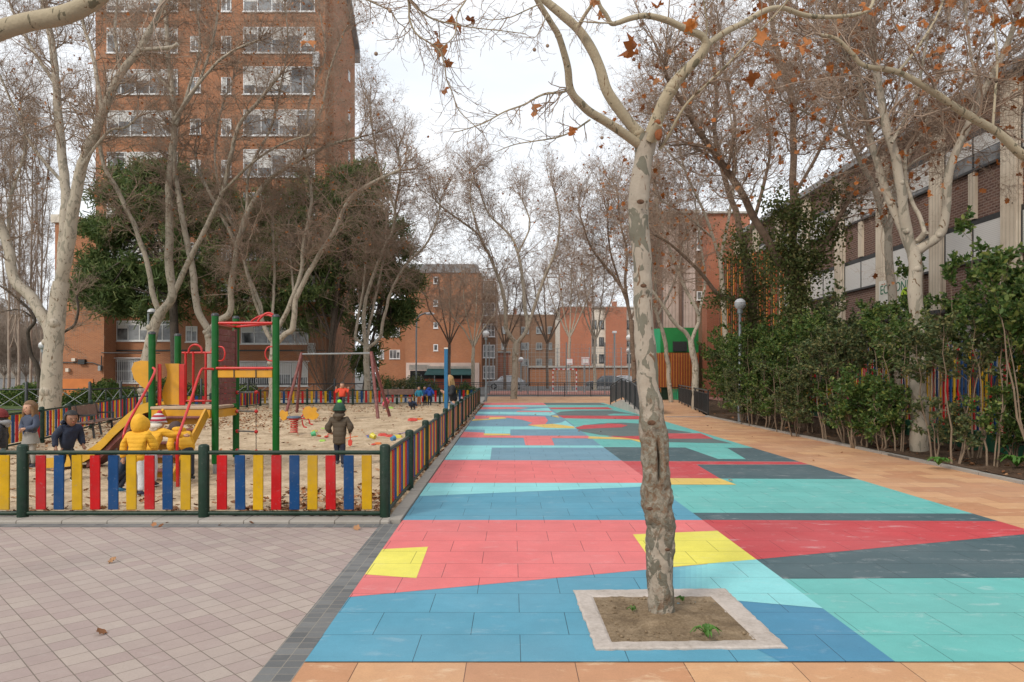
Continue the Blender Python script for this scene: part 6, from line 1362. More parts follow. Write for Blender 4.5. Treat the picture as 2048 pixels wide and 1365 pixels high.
VAR = {
 'dense': shrub_meshes(1, 3.2, [(.7, 3.2, 12, .95)], 4, 6800, 'leaf_hedge', leaf=.078, spread=.9, upright=.05),
 'dense2': shrub_meshes(2, 2.9, [(.6, 2.9, 12, .90)], 4, 6200, 'leaf_hedge2', leaf=.072, spread=.9, upright=.05),
 'open': shrub_meshes(3, 3.5, [(2.35, 3.5, 9, .85), (.7, 1.2, 2, .5)], 3, 3600, 'leaf_hedge', leaf=.08, spread=.9, upright=.05),
 'open2': shrub_meshes(4, 3.3, [(2.25, 3.3, 8, .8), (.6, 1.15, 2, .5)], 3, 3400, 'leaf_hedge2', leaf=.075, spread=.9, upright=.05),
 'shoots': shrub_meshes(5, 4.6, [(2.3, 4.6, 9, .46)], 4, 2300, 'leaf_hedge', spread=1.1, leaf=.105, upright=.6),
 'tall': shrub_meshes(7, 4.0, [(1.6, 4.0, 10, .9)], 4, 3600, 'leaf_hedge2', spread=.9, leaf=.085),
 'low': shrub_meshes(6, 1.25, [(.25, 1.25, 8, .42)], 5, 3200, 'leaf_hedge', spread=.4, leaf=.07),
}
LOOK = {'tall': 'high loose shrub reaching above the others', 'dense': 'dense dark green shrub', 'dense2': 'dull grey-green bushy shrub', 'open': 'tall bare-waisted shrub', 'open2': 'thin olive shrub with bare stems', 'shoots': 'tall shrub with upright shoots', 'low': 'low dark green shrub'}
spots = [ # (pixel x of the foot, depth, kind, scale, where)
 (2075, 11.6, 'shoots', 1.0, 'rightmost of all, at the photo edge'), (1985, 12.2, 'open', .95, 'with two crooked stems by the kerb at the right edge'), (1912, 12.6, 'open2', .95, 'right of the white plane trunk, nearest the kerb'), (1950, 13.6, 'shoots', .98, 'behind the crooked stems near the right edge'),
 (2030, 13.2, 'low', 1.0, 'at the foot of the right edge of the hedge'), (1872, 13.4, 'open2', .9, 'just right of the white plane trunk'), (1800, 14.6, 'open', .9, 'just left of the white plane trunk'), (1790, 16.0, 'shoots', .85, 'behind and left of the white plane trunk'),
 (1768, 15.0, 'low', 1.1, 'left of the white plane trunk by the kerb'), (1715, 15.8, 'low', 1.25, 'low at the kerb between the ivied trunk and the white trunk'), (1690, 16.6, 'open2', .95, 'midway between the ivied trunk and the white trunk'), (1745, 17.2, 'open2', 1.0, 'in the second row left of the white trunk'),
 (1655, 17.6, 'open', .95, 'right of the nearer ivied trunk'), (1680, 19.5, 'open2', 1.05, 'in the back row right of the nearer ivied trunk'), (1625, 19.0, 'open', .95, 'touching the right side of the nearer ivied trunk'), (1590, 18.8, 'dense2', .85, 'in front of the nearer ivied trunk'),
 (1560, 20.2, 'dense', .95, 'left of the nearer ivied trunk'), (1575, 22.5, 'dense', 1.1, 'behind the nearer ivied trunk'), (1535, 21.4, 'dense2', 1.0, 'between the two ivied trunks at the kerb'), (1505, 22.5, 'dense', .95, 'right of the litter bin'),
 (1540, 24.5, 'dense', 1.1, 'in the back row between the two ivied trunks'), (1462, 25.2, 'dense', 1.0, 'left of the litter bin'), (1438, 27.0, 'dense2', 1.1, 'beside the near end of the handrail'), (1490, 27.0, 'dense', 1.15, 'behind the globe lamp in the hedge'), (1466, 23.3, 'dense2', .8, 'right in front of the globe lamp post'),
 (1420, 29.5, 'dense', 1.1, 'behind the double handrail'), (1455, 30.5, 'dense2', 1.2, 'in the back row behind the handrail'), (1405, 33.0, 'dense', 1.1, 'farthest along the handrail'), (1438, 35.0, 'dense', 1.15, 'farthest in the back row of the hedge'),
 (1850, 16.5, 'shoots', .9, 'behind the white plane trunk'), (1905, 15.0, 'dense2', .42, 'small, behind the thin olive one near the right edge'), (2110, 12.4, 'dense', 1.0, 'half outside the right edge'),
 (1700, 18.5, 'tall', 1.0, 'between ivied and white trunks'), (1645, 21.5, 'tall', 1.05, 'right behind the nearer ivied trunk'), (1760, 17.5, 'tall', .9, 'in the back row left of the white trunk')]
rd = random.Random(8)
for i, (px, z, kind, sc_, where) in enumerate(spots):
    me_s, me_f = VAR[kind]; X = wx(px, z) + (.9 if z > 26.5 else .35 if z > 20 and px < 1500 else 0)
    r_ = empty('evergreen_shrub', (X, z, .05), LOOK[kind] + ' ' + where, 'shrub', 'evergreen shrubs of the school hedge')
    r_.rotation_euler = (0, 0, rd.uniform(0, 6.28)); r_.scale = (sc_ * 1.05, sc_ * 1.05, sc_)
    for nm, me in (('stem', me_s), ('foliage', me_f)):
        o = bpy.data.objects.new(nm, me); col.objects.link(o); o.parent = r_
# clipped hedges and undergrowth on the left
def bush(label, c_, size, seed, mat_='leaf_hedge', n=9000, leaf=.11, name='clipped_bush', group='green bushes beyond the left fence', cat='bush'):
    rng = np.random.default_rng(seed); u = nrm(rng.normal(size=(n, 3))) * (rng.uniform(.5, 1, (n, 1)) ** .4); u[:, 2] = np.abs(u[:, 2])
    k = 1 + .16 * np.sin(u[:, :1] * 7 + seed) + .12 * np.sin(u[:, 1:2] * 9); C = u * k * np.array(size); V, Q = quad_leaves(rng, C, leaf, .6, .25)
    root = empty(name, c_, label, cat, group); link_mesh('foliage', np_mesh('foliage', V, Q, np.zeros((0, 3), int), [MAT[mat_]]), root)
    sb = MB()
    for i in range(5): a = i * 1.26; sb.tube([(0, 0, -.05), (math.cos(a) * size[0] * .3, math.sin(a) * size[1] * .3, size[2] * .5), (math.cos(a) * size[0] * .6, math.sin(a) * size[1] * .6, size[2] * .8)], [.03, .02, .01], 6)
    sb.build('stem', MAT['stem'], root); 
bush('clipped green bush behind the crossed railing, left of the thick plane trunk', (-25.5, 38, 0), (2.2, 1.0, 1.0), 1)
bush('clipped green bush right of the thick plane trunk', (-22.2, 39.5, 0), (2.0, 1.0, 1.1), 2)
bush('clipped green bush under the barred ground-floor window', (-19.2, 41, 0), (2.1, 1.0, 1.2), 3)
bush('clipped green bush under the tower wall behind the slide', (-16.8, 43, 0), (1.8, .9, 1.0), 4)
bush('low green bush past the left edge railing', (-26, 33, 0), (2.4, 1.0, .8), 5)
for i, (px, zz, w_, hh) in enumerate([(752, 50, 1.1, 1.6), (800, 52, 1.5, 1.3), (848, 53, 1.6, 1.1), (825, 54, 1.8, 1.4), (930, 54, .9, .9)]):
    bush(['twiggy bush left of the candelabra plane tree', 'green bush behind the far bench', 'green bush behind the two children in blue coats', 'tallest green bush in front of the cafe counter', 'small bush at the right end of the cafe counter'][i], (wx(px, zz), zz, 0), (w_, .8, hh), 10 + i, 'leaf_hedge2' if i % 2 else 'leaf_hedge', 2600, .10, group='green bushes in front of the cafe')
# thorny bare shrub in front of the pine by the swing frame
rng = np.random.default_rng(3); root = empty('bare_shrub', (wx(655, 42), 42, 0), 'dark bare fan-shaped shrub around the straight pine trunk', 'shrub')
A = []; 
for i in range(46):
    a = rng.normal() * .33; b_ = rng.normal() * .3; A.append([[wx(655, 42) + 0, 42, 0], [wx(655, 42) + math.sin(a) * 2.2, 42 + b_ * 2, 2.6], [wx(655, 42) + math.sin(a) * 4.3, 42 + b_ * 3, 5.2 * rng.uniform(.75, 1.05)]])
A = np.array(A, dtype=float); ra = np.tile(np.array([.022, .014, .006]), (46, 1)); b2 = grow(rng, A, ra, 9, 1.1, 4, .5, .2, .35, .2, .6, .3, None, .006); V, Q = seg_mesh([(A, ra), b2])
link_mesh('branches', np_mesh('branches', V - np.array([wx(655, 42), 42, 0]), Q, np.zeros((0, 3), int), [MAT['bark_brown']]), root)
# weeds in the pit
def rosette(label, c_, r, n, seed, group='small weeds in the tree pit'):
    rng = np.random.default_rng(seed); mb = MB()
    for i in range(n):
        a = rng.uniform(0, 6.28); L = r * rng.uniform(.6, 1.1); w_ = r * .13; pr = []
        d = Vector((math.cos(a), math.sin(a), 0)); sd = Vector((-d.y, d.x, 0)); vs = []; K = 7
        for j in range(K):
            t = j / (K - 1); h = .012 + r * .55 * math.sin(t * 2.6) * rng.uniform(.8, 1.2); ww = w_ * (math.sin(math.pi * min(1, t * .9 + .1)) * (1.25 if j % 2 else .7)); p = d * L * t
            vs += [p + sd * ww + Vector((0, 0, h + .004)), p + Vector((0, 0, h - .002)), p - sd * ww + Vector((0, 0, h + .004))]
        mb.add(vs, [f for j in range(K - 1) for f in ((j * 3, j * 3 + 1, j * 3 + 4, j * 3 + 3), (j * 3 + 1, j * 3 + 2, j * 3 + 5, j * 3 + 4))])
    me = mb.mesh('weed', MAT['weed']); tag(link_mesh('weed', me, None, tuple(c_)), label, 'weed', group)
g = G(1414, 1283); rosette('largest toothed green weed at the front edge of the pit', (g.x, g.y, .015), .10, 16, 1); g = G(1365, 1212); rosette('small weed just behind the trunk in the pit', (g.x, g.y, .02), .05, 10, 2); g = G(1265, 1232); rosette('small weed left of the trunk in the pit', (g.x, g.y, .02), .045, 9, 3)
g = G(1300, 1222) ; g = G(1890, 945); rosette('bright green weed at the kerb below the thin olive shrub', (g.x + .1, g.y + .35, .06), .22, 22, 4, 'weeds in the planting bed'); g = G(2035, 950); rosette('pale green weed clump at the kerb near the right edge', (g.x + .2, g.y + .3, .08), .30, 24, 5, 'weeds in the planting bed'); g = G(1650, 868); rosette('ferny weed at the kerb left of the low shrubs', (g.x + .3, g.y + .3, .08), .34, 24, 6, 'weeds in the planting bed')
# clods and pebbles in the pit
rng = np.random.default_rng(9); mb = MB()
for i in range(150):
    t = rng.random(2); p = Ii[0].lerp(Ii[1], t[0]).lerp(Ii[3].lerp(Ii[2], t[0]), t[1]); s = float(rng.choice([.006, .008, .011, .016], p=[.4, .35, .2, .05])); mb.sphere((p.x, p.y, .014), s, 6, 4, (1, rng.uniform(.6, 1), rng.uniform(.5, .8)))
for i in range(26):
    a = rng.uniform(0, 6.28); mb.sphere((1.005 + math.cos(a) * rng.uniform(.11, .2), 4.87 + math.sin(a) * rng.uniform(.11, .2), .022), float(rng.uniform(.01, .02)), 6, 4, (1, .8, .6))
tag(mb.build('clods', MAT['pit_soil']), 'loose clods and pebbles on the soil of the tree pit', 'gravel', kind='stuff')
# fallen leaves
def scatter(name, label, areas, seed, size=.085, mat_='leaf_fallen'):
    rng = np.random.default_rng(seed); C = []; 
    for (x0, x1, y0, y1, n, mode) in areas:
        x = rng.uniform(x0, x1, n); y = rng.uniform(y0, y1, n)
        if mode == 'front': y = y0 + (y1 - y0) * rng.random(n) ** 2.2
        if mode == 'right': x = x1 - (x1 - x0) * rng.random(n) ** 2.4
        C.append(np.stack([x, y, rng.uniform(.006, .028, n)], 1))
    C = np.concatenate(C); n = len(C); a = rng.uniform(0, 6.28, n); s = size * rng.uniform(.5, 1.25, n); outl = np.array(_lf); k = len(outl); V = np.empty((n, k + 1, 3), np.float32); V[:, 0] = C
    tx, ty = rng.normal(size=n) * .3, rng.normal(size=n) * .3; cr = rng.uniform(.1, .6, n)
    for j in range(k):
        ox = (outl[j][0] * np.cos(a) - outl[j][1] * np.sin(a)) * s; oy = (outl[j][0] * np.sin(a) + outl[j][1] * np.cos(a)) * s
        V[:, j + 1, 0] = C[:, 0] + ox * (1 - cr * .3); V[:, j + 1, 1] = C[:, 1] + oy; V[:, j + 1, 2] = C[:, 2] + ox * tx + oy * ty + cr * s * .5 * abs(math.sin(j * 1.3)) + .004
    b_ = (np.arange(n) * (k + 1))[:, None]; T = np.concatenate([b_ + np.array([[0, 1 + j, 1 + (j + 1) % k]]) for j in range(k)])
    tag(link_mesh(name, np_mesh(name, V.reshape(-1, 3), np.zeros((0, 4), int), T, [MAT[mat_]])), label, 'leaves', kind='stuff')
scatter('fallen_leaves', 'brown plane leaves scattered over the sand and along the fences', [(-8, -1.5, 8.25, 9.6, 420, 'front'), (-3.2, -1.5, 8.2, 10.2, 520, 'front'), (-2.3, -1.46, 8.3, 38, 1100, 'right'), (-14, -2, 8.3, 37, 420, ''), (-14, -9, 17, 30, 1500, ''), (-12.5, -4, 30, 37, 500, ''), (-12, -7, 9, 17, 260, ''), (-9.5, -6.5, 21, 27, 400, '')], 4, .072)
scatter('fallen_leaves', 'brown leaves and litter on the soil under the hedge', [(7.9, 10.5, 8, 30, 2600, '')], 5, .08)
scatter('fallen_leaves', 'few dry leaves on the tiled and painted paving', [(-5, -1.6, 7.6, 7.92, 6, ''), (-6, -2, 4, 7, 4, ''), (-1, 7, 9, 30, 22, '')], 6, .065)
# ------------------------------------------------------------------ people
def skin_mesh(verts, edges, radii, levels=2, root=0):
    me = bpy.data.meshes.new('tmp'); me.from_pydata([tuple(v) for v in verts], edges, []); o = bpy.data.objects.new('tmp', me); col.objects.link(o)
    sk = o.modifiers.new('s', 'SKIN'); sk.use_smooth_shade = True; sk.branch_smoothing = .4
    for i, r in enumerate(radii):
        v = me.skin_vertices[0].data[i]; v.radius = r if isinstance(r, tuple) else (r, r); v.use_root = (i == root)
    ss = o.modifiers.new('b', 'SUBSURF'); ss.levels = levels; ss.render_levels = levels
    dg = bpy.context.evaluated_depsgraph_get(); out = bpy.data.meshes.new_from_object(o.evaluated_get(dg)); bpy.data.objects.remove(o); bpy.data.meshes.remove(me); return out
def mesh_into(mb, me, mi=0):
    mb.mi = mi; mb.add([v.co.copy() for v in me.vertices], [tuple(p.vertices) for p in me.polygons], True); bpy.data.meshes.remove(me)
_cloth = {}
def cloth(name, c, puff=0.0, rough=.75, var=.15):
    key = (c, puff, rough)
    if key in _cloth: return _cloth[key]
    m, nt, b = _new('cloth_' + name); v = objc(nt); cc = mixc(nt, noise_(nt, v, 12, 4), mul(c, 1 - var), mul(c, 1 + var)); h = noise_(nt, v, 26, 5, .6)
    nt.links.new(cc, b.inputs['Base Color']); b.inputs['Roughness'].default_value = rough
    if puff:
        sp = nt.nodes.new('ShaderNodeSeparateXYZ'); nt.links.new(v, sp.inputs[0]); w_ = math_(nt, 'ABSOLUTE', math_(nt, 'SINE', math_(nt, 'ADD', math_(nt, 'MULTIPLY', sp.outputs[2], 3.14159 / puff), math_(nt, 'MULTIPLY', h, 1.2))))
        bump_(nt, b, math_(nt, 'ADD', math_(nt, 'POWER', w_, .4), math_(nt, 'MULTIPLY', h, .8)), .55, .012)
    else: bump_(nt, b, h, .5, .02)
    _cloth[key] = m; return m
MAT['skin_tone'] = plain('skin_tone', (.48, .27, .18), .55, .06, 5, 0); MAT['skin_dark'] = plain('skin_dark', (.27, .135, .08), .55, .06, 5, 0)
MAT['eye'] = plain('eye', (.02, .015, .012), .3, 0, 5, 0); MAT['lip'] = plain('lip', (.38, .12, .10), .5, .05, 5, 0); MAT['sole'] = plain('sole', (.6, .6, .58), .7, .1, 8, 0)
def rotp(p, piv, ax, a): return piv + Matrix.Rotation(a, 3, ax) @ (Vector(p) - piv)
def person(label, loc, h, yaw, pose='stand', jacket=(.1, .1, .1), trousers=(.03, .035, .06), shoes=(.05, .05, .06), hair=(.03, .02, .015), hairlen='short', hat=None, hood=None, puff=0, lean=0.0, legs=None, arms=None, headturn=0.0, coat_len=.40, skirt=None, skin='skin_tone', hip=None, child=True, extra=None, group=None, bulk=1.13):
    """local frame: +Y is where the person faces, Z up, units of body height; then scaled and turned"""
    root = empty('person', loc, label, 'person', group); M_ = Matrix.Rotation(yaw, 4, 'Z') @ Matrix.Diagonal((h, h, h, 1))
    hz_ = hip if hip is not None else .49; H0 = Vector((0, 0, hz_)); hr = .098 if child else .075
    LG = legs or {'kL': (-.055, .01, .265), 'aL': (-.06, -.01, .045), 'kR': (.055, .01, .265), 'aR': (.06, -.01, .045)}
    up = lambda p: rotp(p, H0, 'X', -lean)
    dz = hz_ - .49
    U = lambda x, y, z: up((x, y, z + dz))
    sw_ = .115 if child else .12; shz = .775
    AR = arms or {'eL': (-.165, -.01, .62), 'wL': (-.17, .04, .49), 'eR': (.165, -.01, .62), 'wR': (.17, .04, .49)}
    A = {k: (U(*v) if len(v) == 3 else Vector(v[:3])) for k, v in AR.items()}      # 4-tuple = absolute
    L = {k: Vector(v) for k, v in LG.items()}
    shL, shR = U(-sw_, 0, shz), U(sw_, 0, shz); neck = U(0, 0, .825); chest = U(0, .0, .70); waist = U(0, 0, .58); hc = neck + (up((0, 0, 1)) - up((0, 0, 0))) * (.175 - hr * .65); 
    if child: hc = U(0, .015, .905)
    else: hc = U(0, .01, .915)
    V = [H0, waist, chest, neck, hc - Vector((0, 0, hr * .55)), shL, A['eL'], A['wL'], shR, A['eR'], A['wR'], Vector((-.05, 0, hz_ - .02)), L['kL'], L['aL'], Vector((.05, 0, hz_ - .02)), L['kR'], L['aR']]
    E = [(0, 1), (1, 2), (2, 3), (3, 4), (2, 5), (5, 6), (6, 7), (2, 8), (8, 9), (9, 10), (0, 11), (11, 12), (12, 13), (0, 14), (14, 15), (15, 16)]
    Rr_ = [.060, .052, .060, .034, .036, .032, .023, .018, .032, .023, .018, .042, .027, .018, .042, .027, .018]
    body = MB(); body.M = M_; mesh_into(body, skin_mesh(V, E, Rr_), 0)
    # head: slightly narrow, with jaw, nose, ears, eyes, mouth
    Rh = Matrix.Rotation(headturn, 3, 'Z') @ Matrix.Rotation(-lean * .4, 3, 'X'); sc_ = (.80, .92, 1.12); hv = []
    tmp = MB(); tmp.sphere((0, 0, 0), hr, 18, 14, sc_)
    for v in tmp.v:
        x, y, z = v; t = max(0, -z / (hr * 1.12)); x *= 1 - .30 * t; y = y * (1 - .12 * t) + .012 * t
        hv.append(hc + Rh @ Vector((x, y, z)))
    body.add(hv, tmp.f, True)
    fc = lambda x, y, z: hc + Rh @ Vector((x * hr, y * hr, z * hr))
    body.sphere(fc(0, .93, -.12), hr * .13, 8, 6, (.8, 1.2, 1.4)); 
    for s_ in (-1, 1): body.sphere(fc(s_ * .80, -.02, -.05), hr * .15, 8, 6, (.5, .8, 1.2))
    body.mi = 1
    for s_ in (-1, 1): body.sphere(fc(s_ * .32, .80, .08), hr * .105, 8, 6, (1.2, .7, .8)); 
    body.mi = 2; body.sphere(fc(0, .84, -.48), hr * .13, 8, 5, (1.8, .6, .55)); body.mi = 0
    # hands: palm, four unequal bent fingers and a thumb off its side
    for s_, e_, w_ in ((-1, A['eL'], A['wL']), (1, A['eR'], A['wR'])):
        d = (w_ - e_).normalized(); sd = d.cross(Vector((0, 1, .2))).normalized() * 1.0; nn = sd.cross(d).normalized()
        p0 = w_; p1 = w_ + d * .042; body.tube([p0 - d * .01, p0 + d * .012, p1], [.016, .021, .019], 8)
        for q, (o_, ln) in enumerate(((-.014, .030), (-.005, .036), (.005, .034), (.013, .026))):
            b0 = p1 + sd * o_ - d * .004; b1 = b0 + d * ln * .5 + nn * .004; b2 = b0 + d * ln * .85 + nn * .014; body.tube([b0, b1, b2], [.0060, .0055, .0042], 6)
        t0 = p0 + d * .012 + sd * (.018 * s_); body.tube([t0, t0 + d * .018 + sd * .012 * s_, t0 + d * .032 + sd * .012 * s_ + nn * .006], [.0065, .006, .0045], 6)
    o = link_mesh('body', body.mesh('body', [MAT[skin], MAT['eye'], MAT['lip']]), root)
    def cl(name, mb, m_):
        mb.v = [tuple(Vector(v) + Vector((mnoise.noise(Vector(v) * 9 + Vector((3, 1, h * 40))), mnoise.noise(Vector(v) * 9 + Vector((h * 50, 7, 2))), .5 * mnoise.noise(Vector(v) * 13))) * (.020 if name != 'trousers' else .009)) for v in mb.v] if name in ('jacket', 'trousers', 'hood', 'hair') else mb.v
        return link_mesh(name, mb.mesh(name, m_ if isinstance(m_, list) else [m_]), root)
    # trousers
    t = MB(); t.M = M_; mesh_into(t, skin_mesh([H0 + Vector((0, 0, .03)), H0, V[11], V[12], (V[12] + V[13]) / 2, V[13] + Vector((0, 0, .012)), V[14], V[15], (V[15] + V[16]) / 2, V[16] + Vector((0, 0, .012))], [(0, 1), (1, 2), (2, 3), (3, 4), (4, 5), (1, 6), (6, 7), (7, 8), (8, 9)], [.075 * bulk, .08 * bulk, .062, .047, .042, .038, .062, .047, .042, .038])); cl('trousers', t, cloth('trousers', trousers))
    # jacket
    j = MB(); j.M = M_; b_ = bulk; bot = up((0, 0, coat_len + dz + .02)) if pose != 'crouch' else H0 + Vector((0, -.02, -.02))
    JV = [bot, waist, chest, U(0, 0, .79), U(0, .005, .835), shL, A['eL'], A['wL'] - (A['wL'] - A['eL']).normalized() * .006, shR, A['eR'], A['wR'] - (A['wR'] - A['eR']).normalized() * .006]
    mesh_into(j, skin_mesh(JV, [(0, 1), (1, 2), (2, 3), (3, 4), (2, 5), (5, 6), (6, 7), (2, 8), (8, 9), (9, 10)], [(.10 * b_, .085 * b_), (.098 * b_, .082 * b_), (.108 * b_, .088 * b_), .062, .046, .056 * b_, .047 * b_, .036, .056 * b_, .047 * b_, .036]))
    jo = cl('jacket', j, cloth('jacket', jacket, puff))
    if hood == 'up':
        q = MB(); q.M = M_; tmp = MB(); tmp.sphere((0, 0, 0), hr * 1.19, 16, 12, (.90, 1.02, 1.16)); vs = [hc + Rh @ Vector((x, y - .012, z)) for x, y, z in tmp.v]
        fs = [f for f in tmp.f if sum(tmp.v[i][1] for i in f) / 4 < hr * .78 or sum(tmp.v[i][2] for i in f) / 4 > hr * .75]; q.add(vs, fs, True)
        q.tube([hc + Rh @ Vector((hr * .75 * math.cos(a * .3927), hr * .85, hr * .95 * math.sin(a * .3927))) for a in range(16)], hr * .14, 8, closed=True); cl('hood', q, cloth('jacket', jacket, 0))
    elif hood:
        q = MB(); q.M = M_; hcol = jacket if hood is True else hood; bk = U(0, -.055, .83); q.tube([bk + Vector((-.075, .045, .012)), bk + Vector((-.058, -.012, .0)), bk + Vector((0, -.038, -.006)), bk + Vector((.058, -.012, 0)), bk + Vector((.075, .045, .012))], [.022, .040, .048, .040, .022], 10); q.sphere(bk + Vector((0, -.03, -.03)), .055, 12, 8, (1.1, .6, .9)); cl('hood', q, cloth('hood', hcol, 0))
    if hood != 'up':
        if hairlen == 'short' or hairlen == 'long':
            q = MB(); q.M = M_; tmp = MB(); tmp.sphere((0, 0, 0), hr * 1.09, 18, 12, (.85, .98, 1.10)); vs = []
            for x, y, z in tmp.v: vs.append(hc + Rh @ (Vector((x, y - .004, z + .004)) * (1 + .04 * mnoise.noise(Vector((x, y, z)) * 60))))
            fs = [f for f in tmp.f if (lambda cy, cz: cz > hr * .52 or (cy < hr * .22 and cz > -hr * (.18 if hairlen == 'short' and cy > -hr * .25 else .55)) )(sum(tmp.v[i][1] for i in f) / 4, sum(tmp.v[i][2] for i in f) / 4)]; q.add(vs, fs, True)
            if hairlen == 'long':
                for s_ in (-1, 1):
                    for k in range(4): 
                        o_ = s_ * (.75 - .16 * k); q.tube([fc(o_, .30 - .3 * k, .3), fc(o_ * 1.25, .22 - .35 * k, -.5), fc(o_ * 1.35, .15 - .35 * k, -1.25), fc(o_ * 1.2, .12 - .3 * k, -2.0 - .25 * k)], [hr * .22, hr * .30, hr * .30, hr * .12], 8)
            cl('hair', q, cloth('hair', hair, 0, .6, .35))
    if hat:
        q = MB(); q.M = M_; q.sphere(hc + Rh @ Vector((0, -.004, hr * .12)), hr * 1.16, 18, 10, (.88, .98, 1.08), z0=-.05); q.tube([hc + Rh @ Vector((hr * 1.03 * math.cos(a * .3927), hr * 1.12 * math.sin(a * .3927) - .004, hr * .12)) for a in range(16)], hr * .13, 8, closed=True)
        ho = cl('hat', q, hat[0] if not isinstance(hat[0], tuple) else cloth('hat', hat[0]))
        if len(hat) > 1:
            q = MB(); q.M = M_; q.sphere(hc + Rh @ Vector((0, 0, hr * 1.45)), hr * .36, 12, 8); po = link_mesh('pompom', q.mesh('pompom', [cloth('pompom', hat[1])]), root)
    for s_, a_, k_ in ((-1, L['aL'], L['kL']), (1, L['aR'], L['kR'])):
        q = MB(); q.M = M_; f = Vector((0, 1, 0)); 
        dn = (a_ - k_).normalized(); tilt = math.atan2(dn.y, -dn.z) if pose in ('stand', 'walk') else 0
        Rf = Matrix.Rotation(tilt * .6, 3, 'X'); pts = [a_ + Rf @ Vector((0, -.035, -.012)), a_ + Rf @ Vector((0, 0, -.010)), a_ + Rf @ Vector((0, .045, -.020)), a_ + Rf @ Vector((0, .085, -.026))]
        q.tube(pts, [.026, .034, .029, .020], 10); q.sphere(pts[-1], .020, 10, 6, (1.2, 1, .9)); q.sphere(pts[0], .026, 10, 6); sh = cl('shoe', q, cloth('shoe', shoes))
        q = MB(); q.M = M_; c0 = a_ + Rf @ Vector((0, .028, -.036)); q.box(c0, (.058, .135, .014), rx=tilt * .6, bev=.004); link_mesh('sole', q.mesh('sole', [MAT['sole']]), root)
    if skirt:
        q = MB(); q.M = M_; q.tube([H0 + Vector((0, 0, .06)), H0, H0 + Vector((0, .0, -.12))], [(.085), .10, .125], 14); cl('skirt', q, cloth('skirt', skirt))
    return root
face = lambda dx, dy: math.atan2(-dx, dy)               # yaw so that local +Y looks along (dx, dy)
YEL = (.72, .37, .018)
G_K = 'children on the playground'
walk = {'kL': (-.055, .09, .275), 'aL': (-.055, .06, .05), 'kR': (.055, -.03, .26), 'aR': (.055, -.13, .07)}
crouch = {'kL': (-.08, .15, .30), 'aL': (-.07, .03, .045), 'kR': (.08, .15, .30), 'aR': (.07, .03, .045)}
person('child in a dark red woolly hat and black and grey jacket at the left edge', (-7.92, 11.15, 0), 1.07, face(-.9, -.3), jacket=(.025, .027, .032), trousers=(.12, .16, .15), hair=(.03, .02, .015), hat=((.16, .014, .012),), headturn=.1, group=G_K, skin='skin_tone', puff=.05, hood=(.30, .30, .30), legs={'kL': (-.05, .01, .265), 'aL': (-.05, .0, .045), 'kR': (.06, -.01, .265), 'aR': (.07, -.04, .045)})
person('girl with long light brown hair and a dark blue jacket beside the left fence', (-8.42, 12.6, 0), 1.15, face(-.35, -.9), jacket=(.045, .06, .10), trousers=(.30, .28, .25), hair=(.16, .085, .035), hairlen='long', arms={'eL': (-.15, .02, .62), 'wL': (-.05, .13, .60), 'eR': (.15, .02, .62), 'wR': (.03, .13, .57)}, group=G_K, skirt=(.24, .23, .21), coat_len=.46)
person('boy in a navy hooded jacket walking towards the slide, leaning forward', (-6.80, 11.0, 0), 1.09, face(.75, -.5), pose='walk', jacket=(.012, .02, .045), trousers=(.012, .013, .018), hair=(.012, .010, .010), hood=True, lean=.28, legs=walk, headturn=-.1, group=G_K, skin='skin_dark', shoes=(.02, .02, .02), arms={'eL': (-.165, .0, .62), 'wL': (-.17, .10, .52), 'eR': (.165, -.02, .62), 'wR': (.17, .06, .50)})
person('child in a yellow padded coat with the hood up and white trousers, back to us', (-5.07, 9.72, 0), 1.07, face(-.05, 1), jacket=YEL, trousers=(.58, .58, .60), shoes=(.03, .035, .07), hood='up', puff=.055, lean=.22, group=G_K, coat_len=.36, bulk=1.16, legs={'kL': (-.05, .05, .265), 'aL': (-.05, .05, .045), 'kR': (.06, .0, .265), 'aR': (.07, -.03, .045)}, arms={'eL': (-.185, .02, .62), 'wL': (-.19, .06, .47), 'eR': (.185, .05, .62), 'wR': (.13, .16, .60)})
person('child crouching in navy clothes and blue shoes behind the yellow hooded coat', (-5.52, 9.98, 0), 1.05, face(.4, .9), pose='crouch', jacket=(.012, .025, .05), trousers=(.012, .015, .03), shoes=(.03, .16, .30), hair=(.02, .015, .012), hip=.19, legs=crouch, lean=.6, group=G_K, arms={'eL': (-.17, .08, .62), 'wL': (-.10, .20, .52), 'eR': (.17, .08, .62), 'wR': (.10, .20, .52)})
m, nt, b = _new('knit_striped'); sp = nt.nodes.new('ShaderNodeSeparateXYZ'); nt.links.new(objc(nt), sp.inputs[0]); fr = math_(nt, 'FRACT', math_(nt, 'MULTIPLY', sp.outputs[2], 17.0)); nt.links.new(ramp(nt, fr, [(0, (.30, .012, .03)), (.49, (.30, .012, .03)), (.52, (.5, .48, .48)), (1, (.5, .48, .48))]), b.inputs['Base Color']); b.inputs['Roughness'].default_value = .9
r_ = person('child in a yellow coat with a striped bobble hat reaching for the red handrail', (-5.30, 10.55, 0), 1.06, face(.15, 1), jacket=YEL, trousers=(.50, .50, .52), shoes=(.02, .02, .02), hood=(.62, .55, .45), lean=.42, puff=.06, hat=(m, (.45, .01, .02)), group=G_K, bulk=1.12, hairlen='none', arms={'eL': (-.17, .06, .62), 'wL': (-.12, .16, .60), 'eR': (.22, .06, .74), 'wR': (.36, .14, .76)})
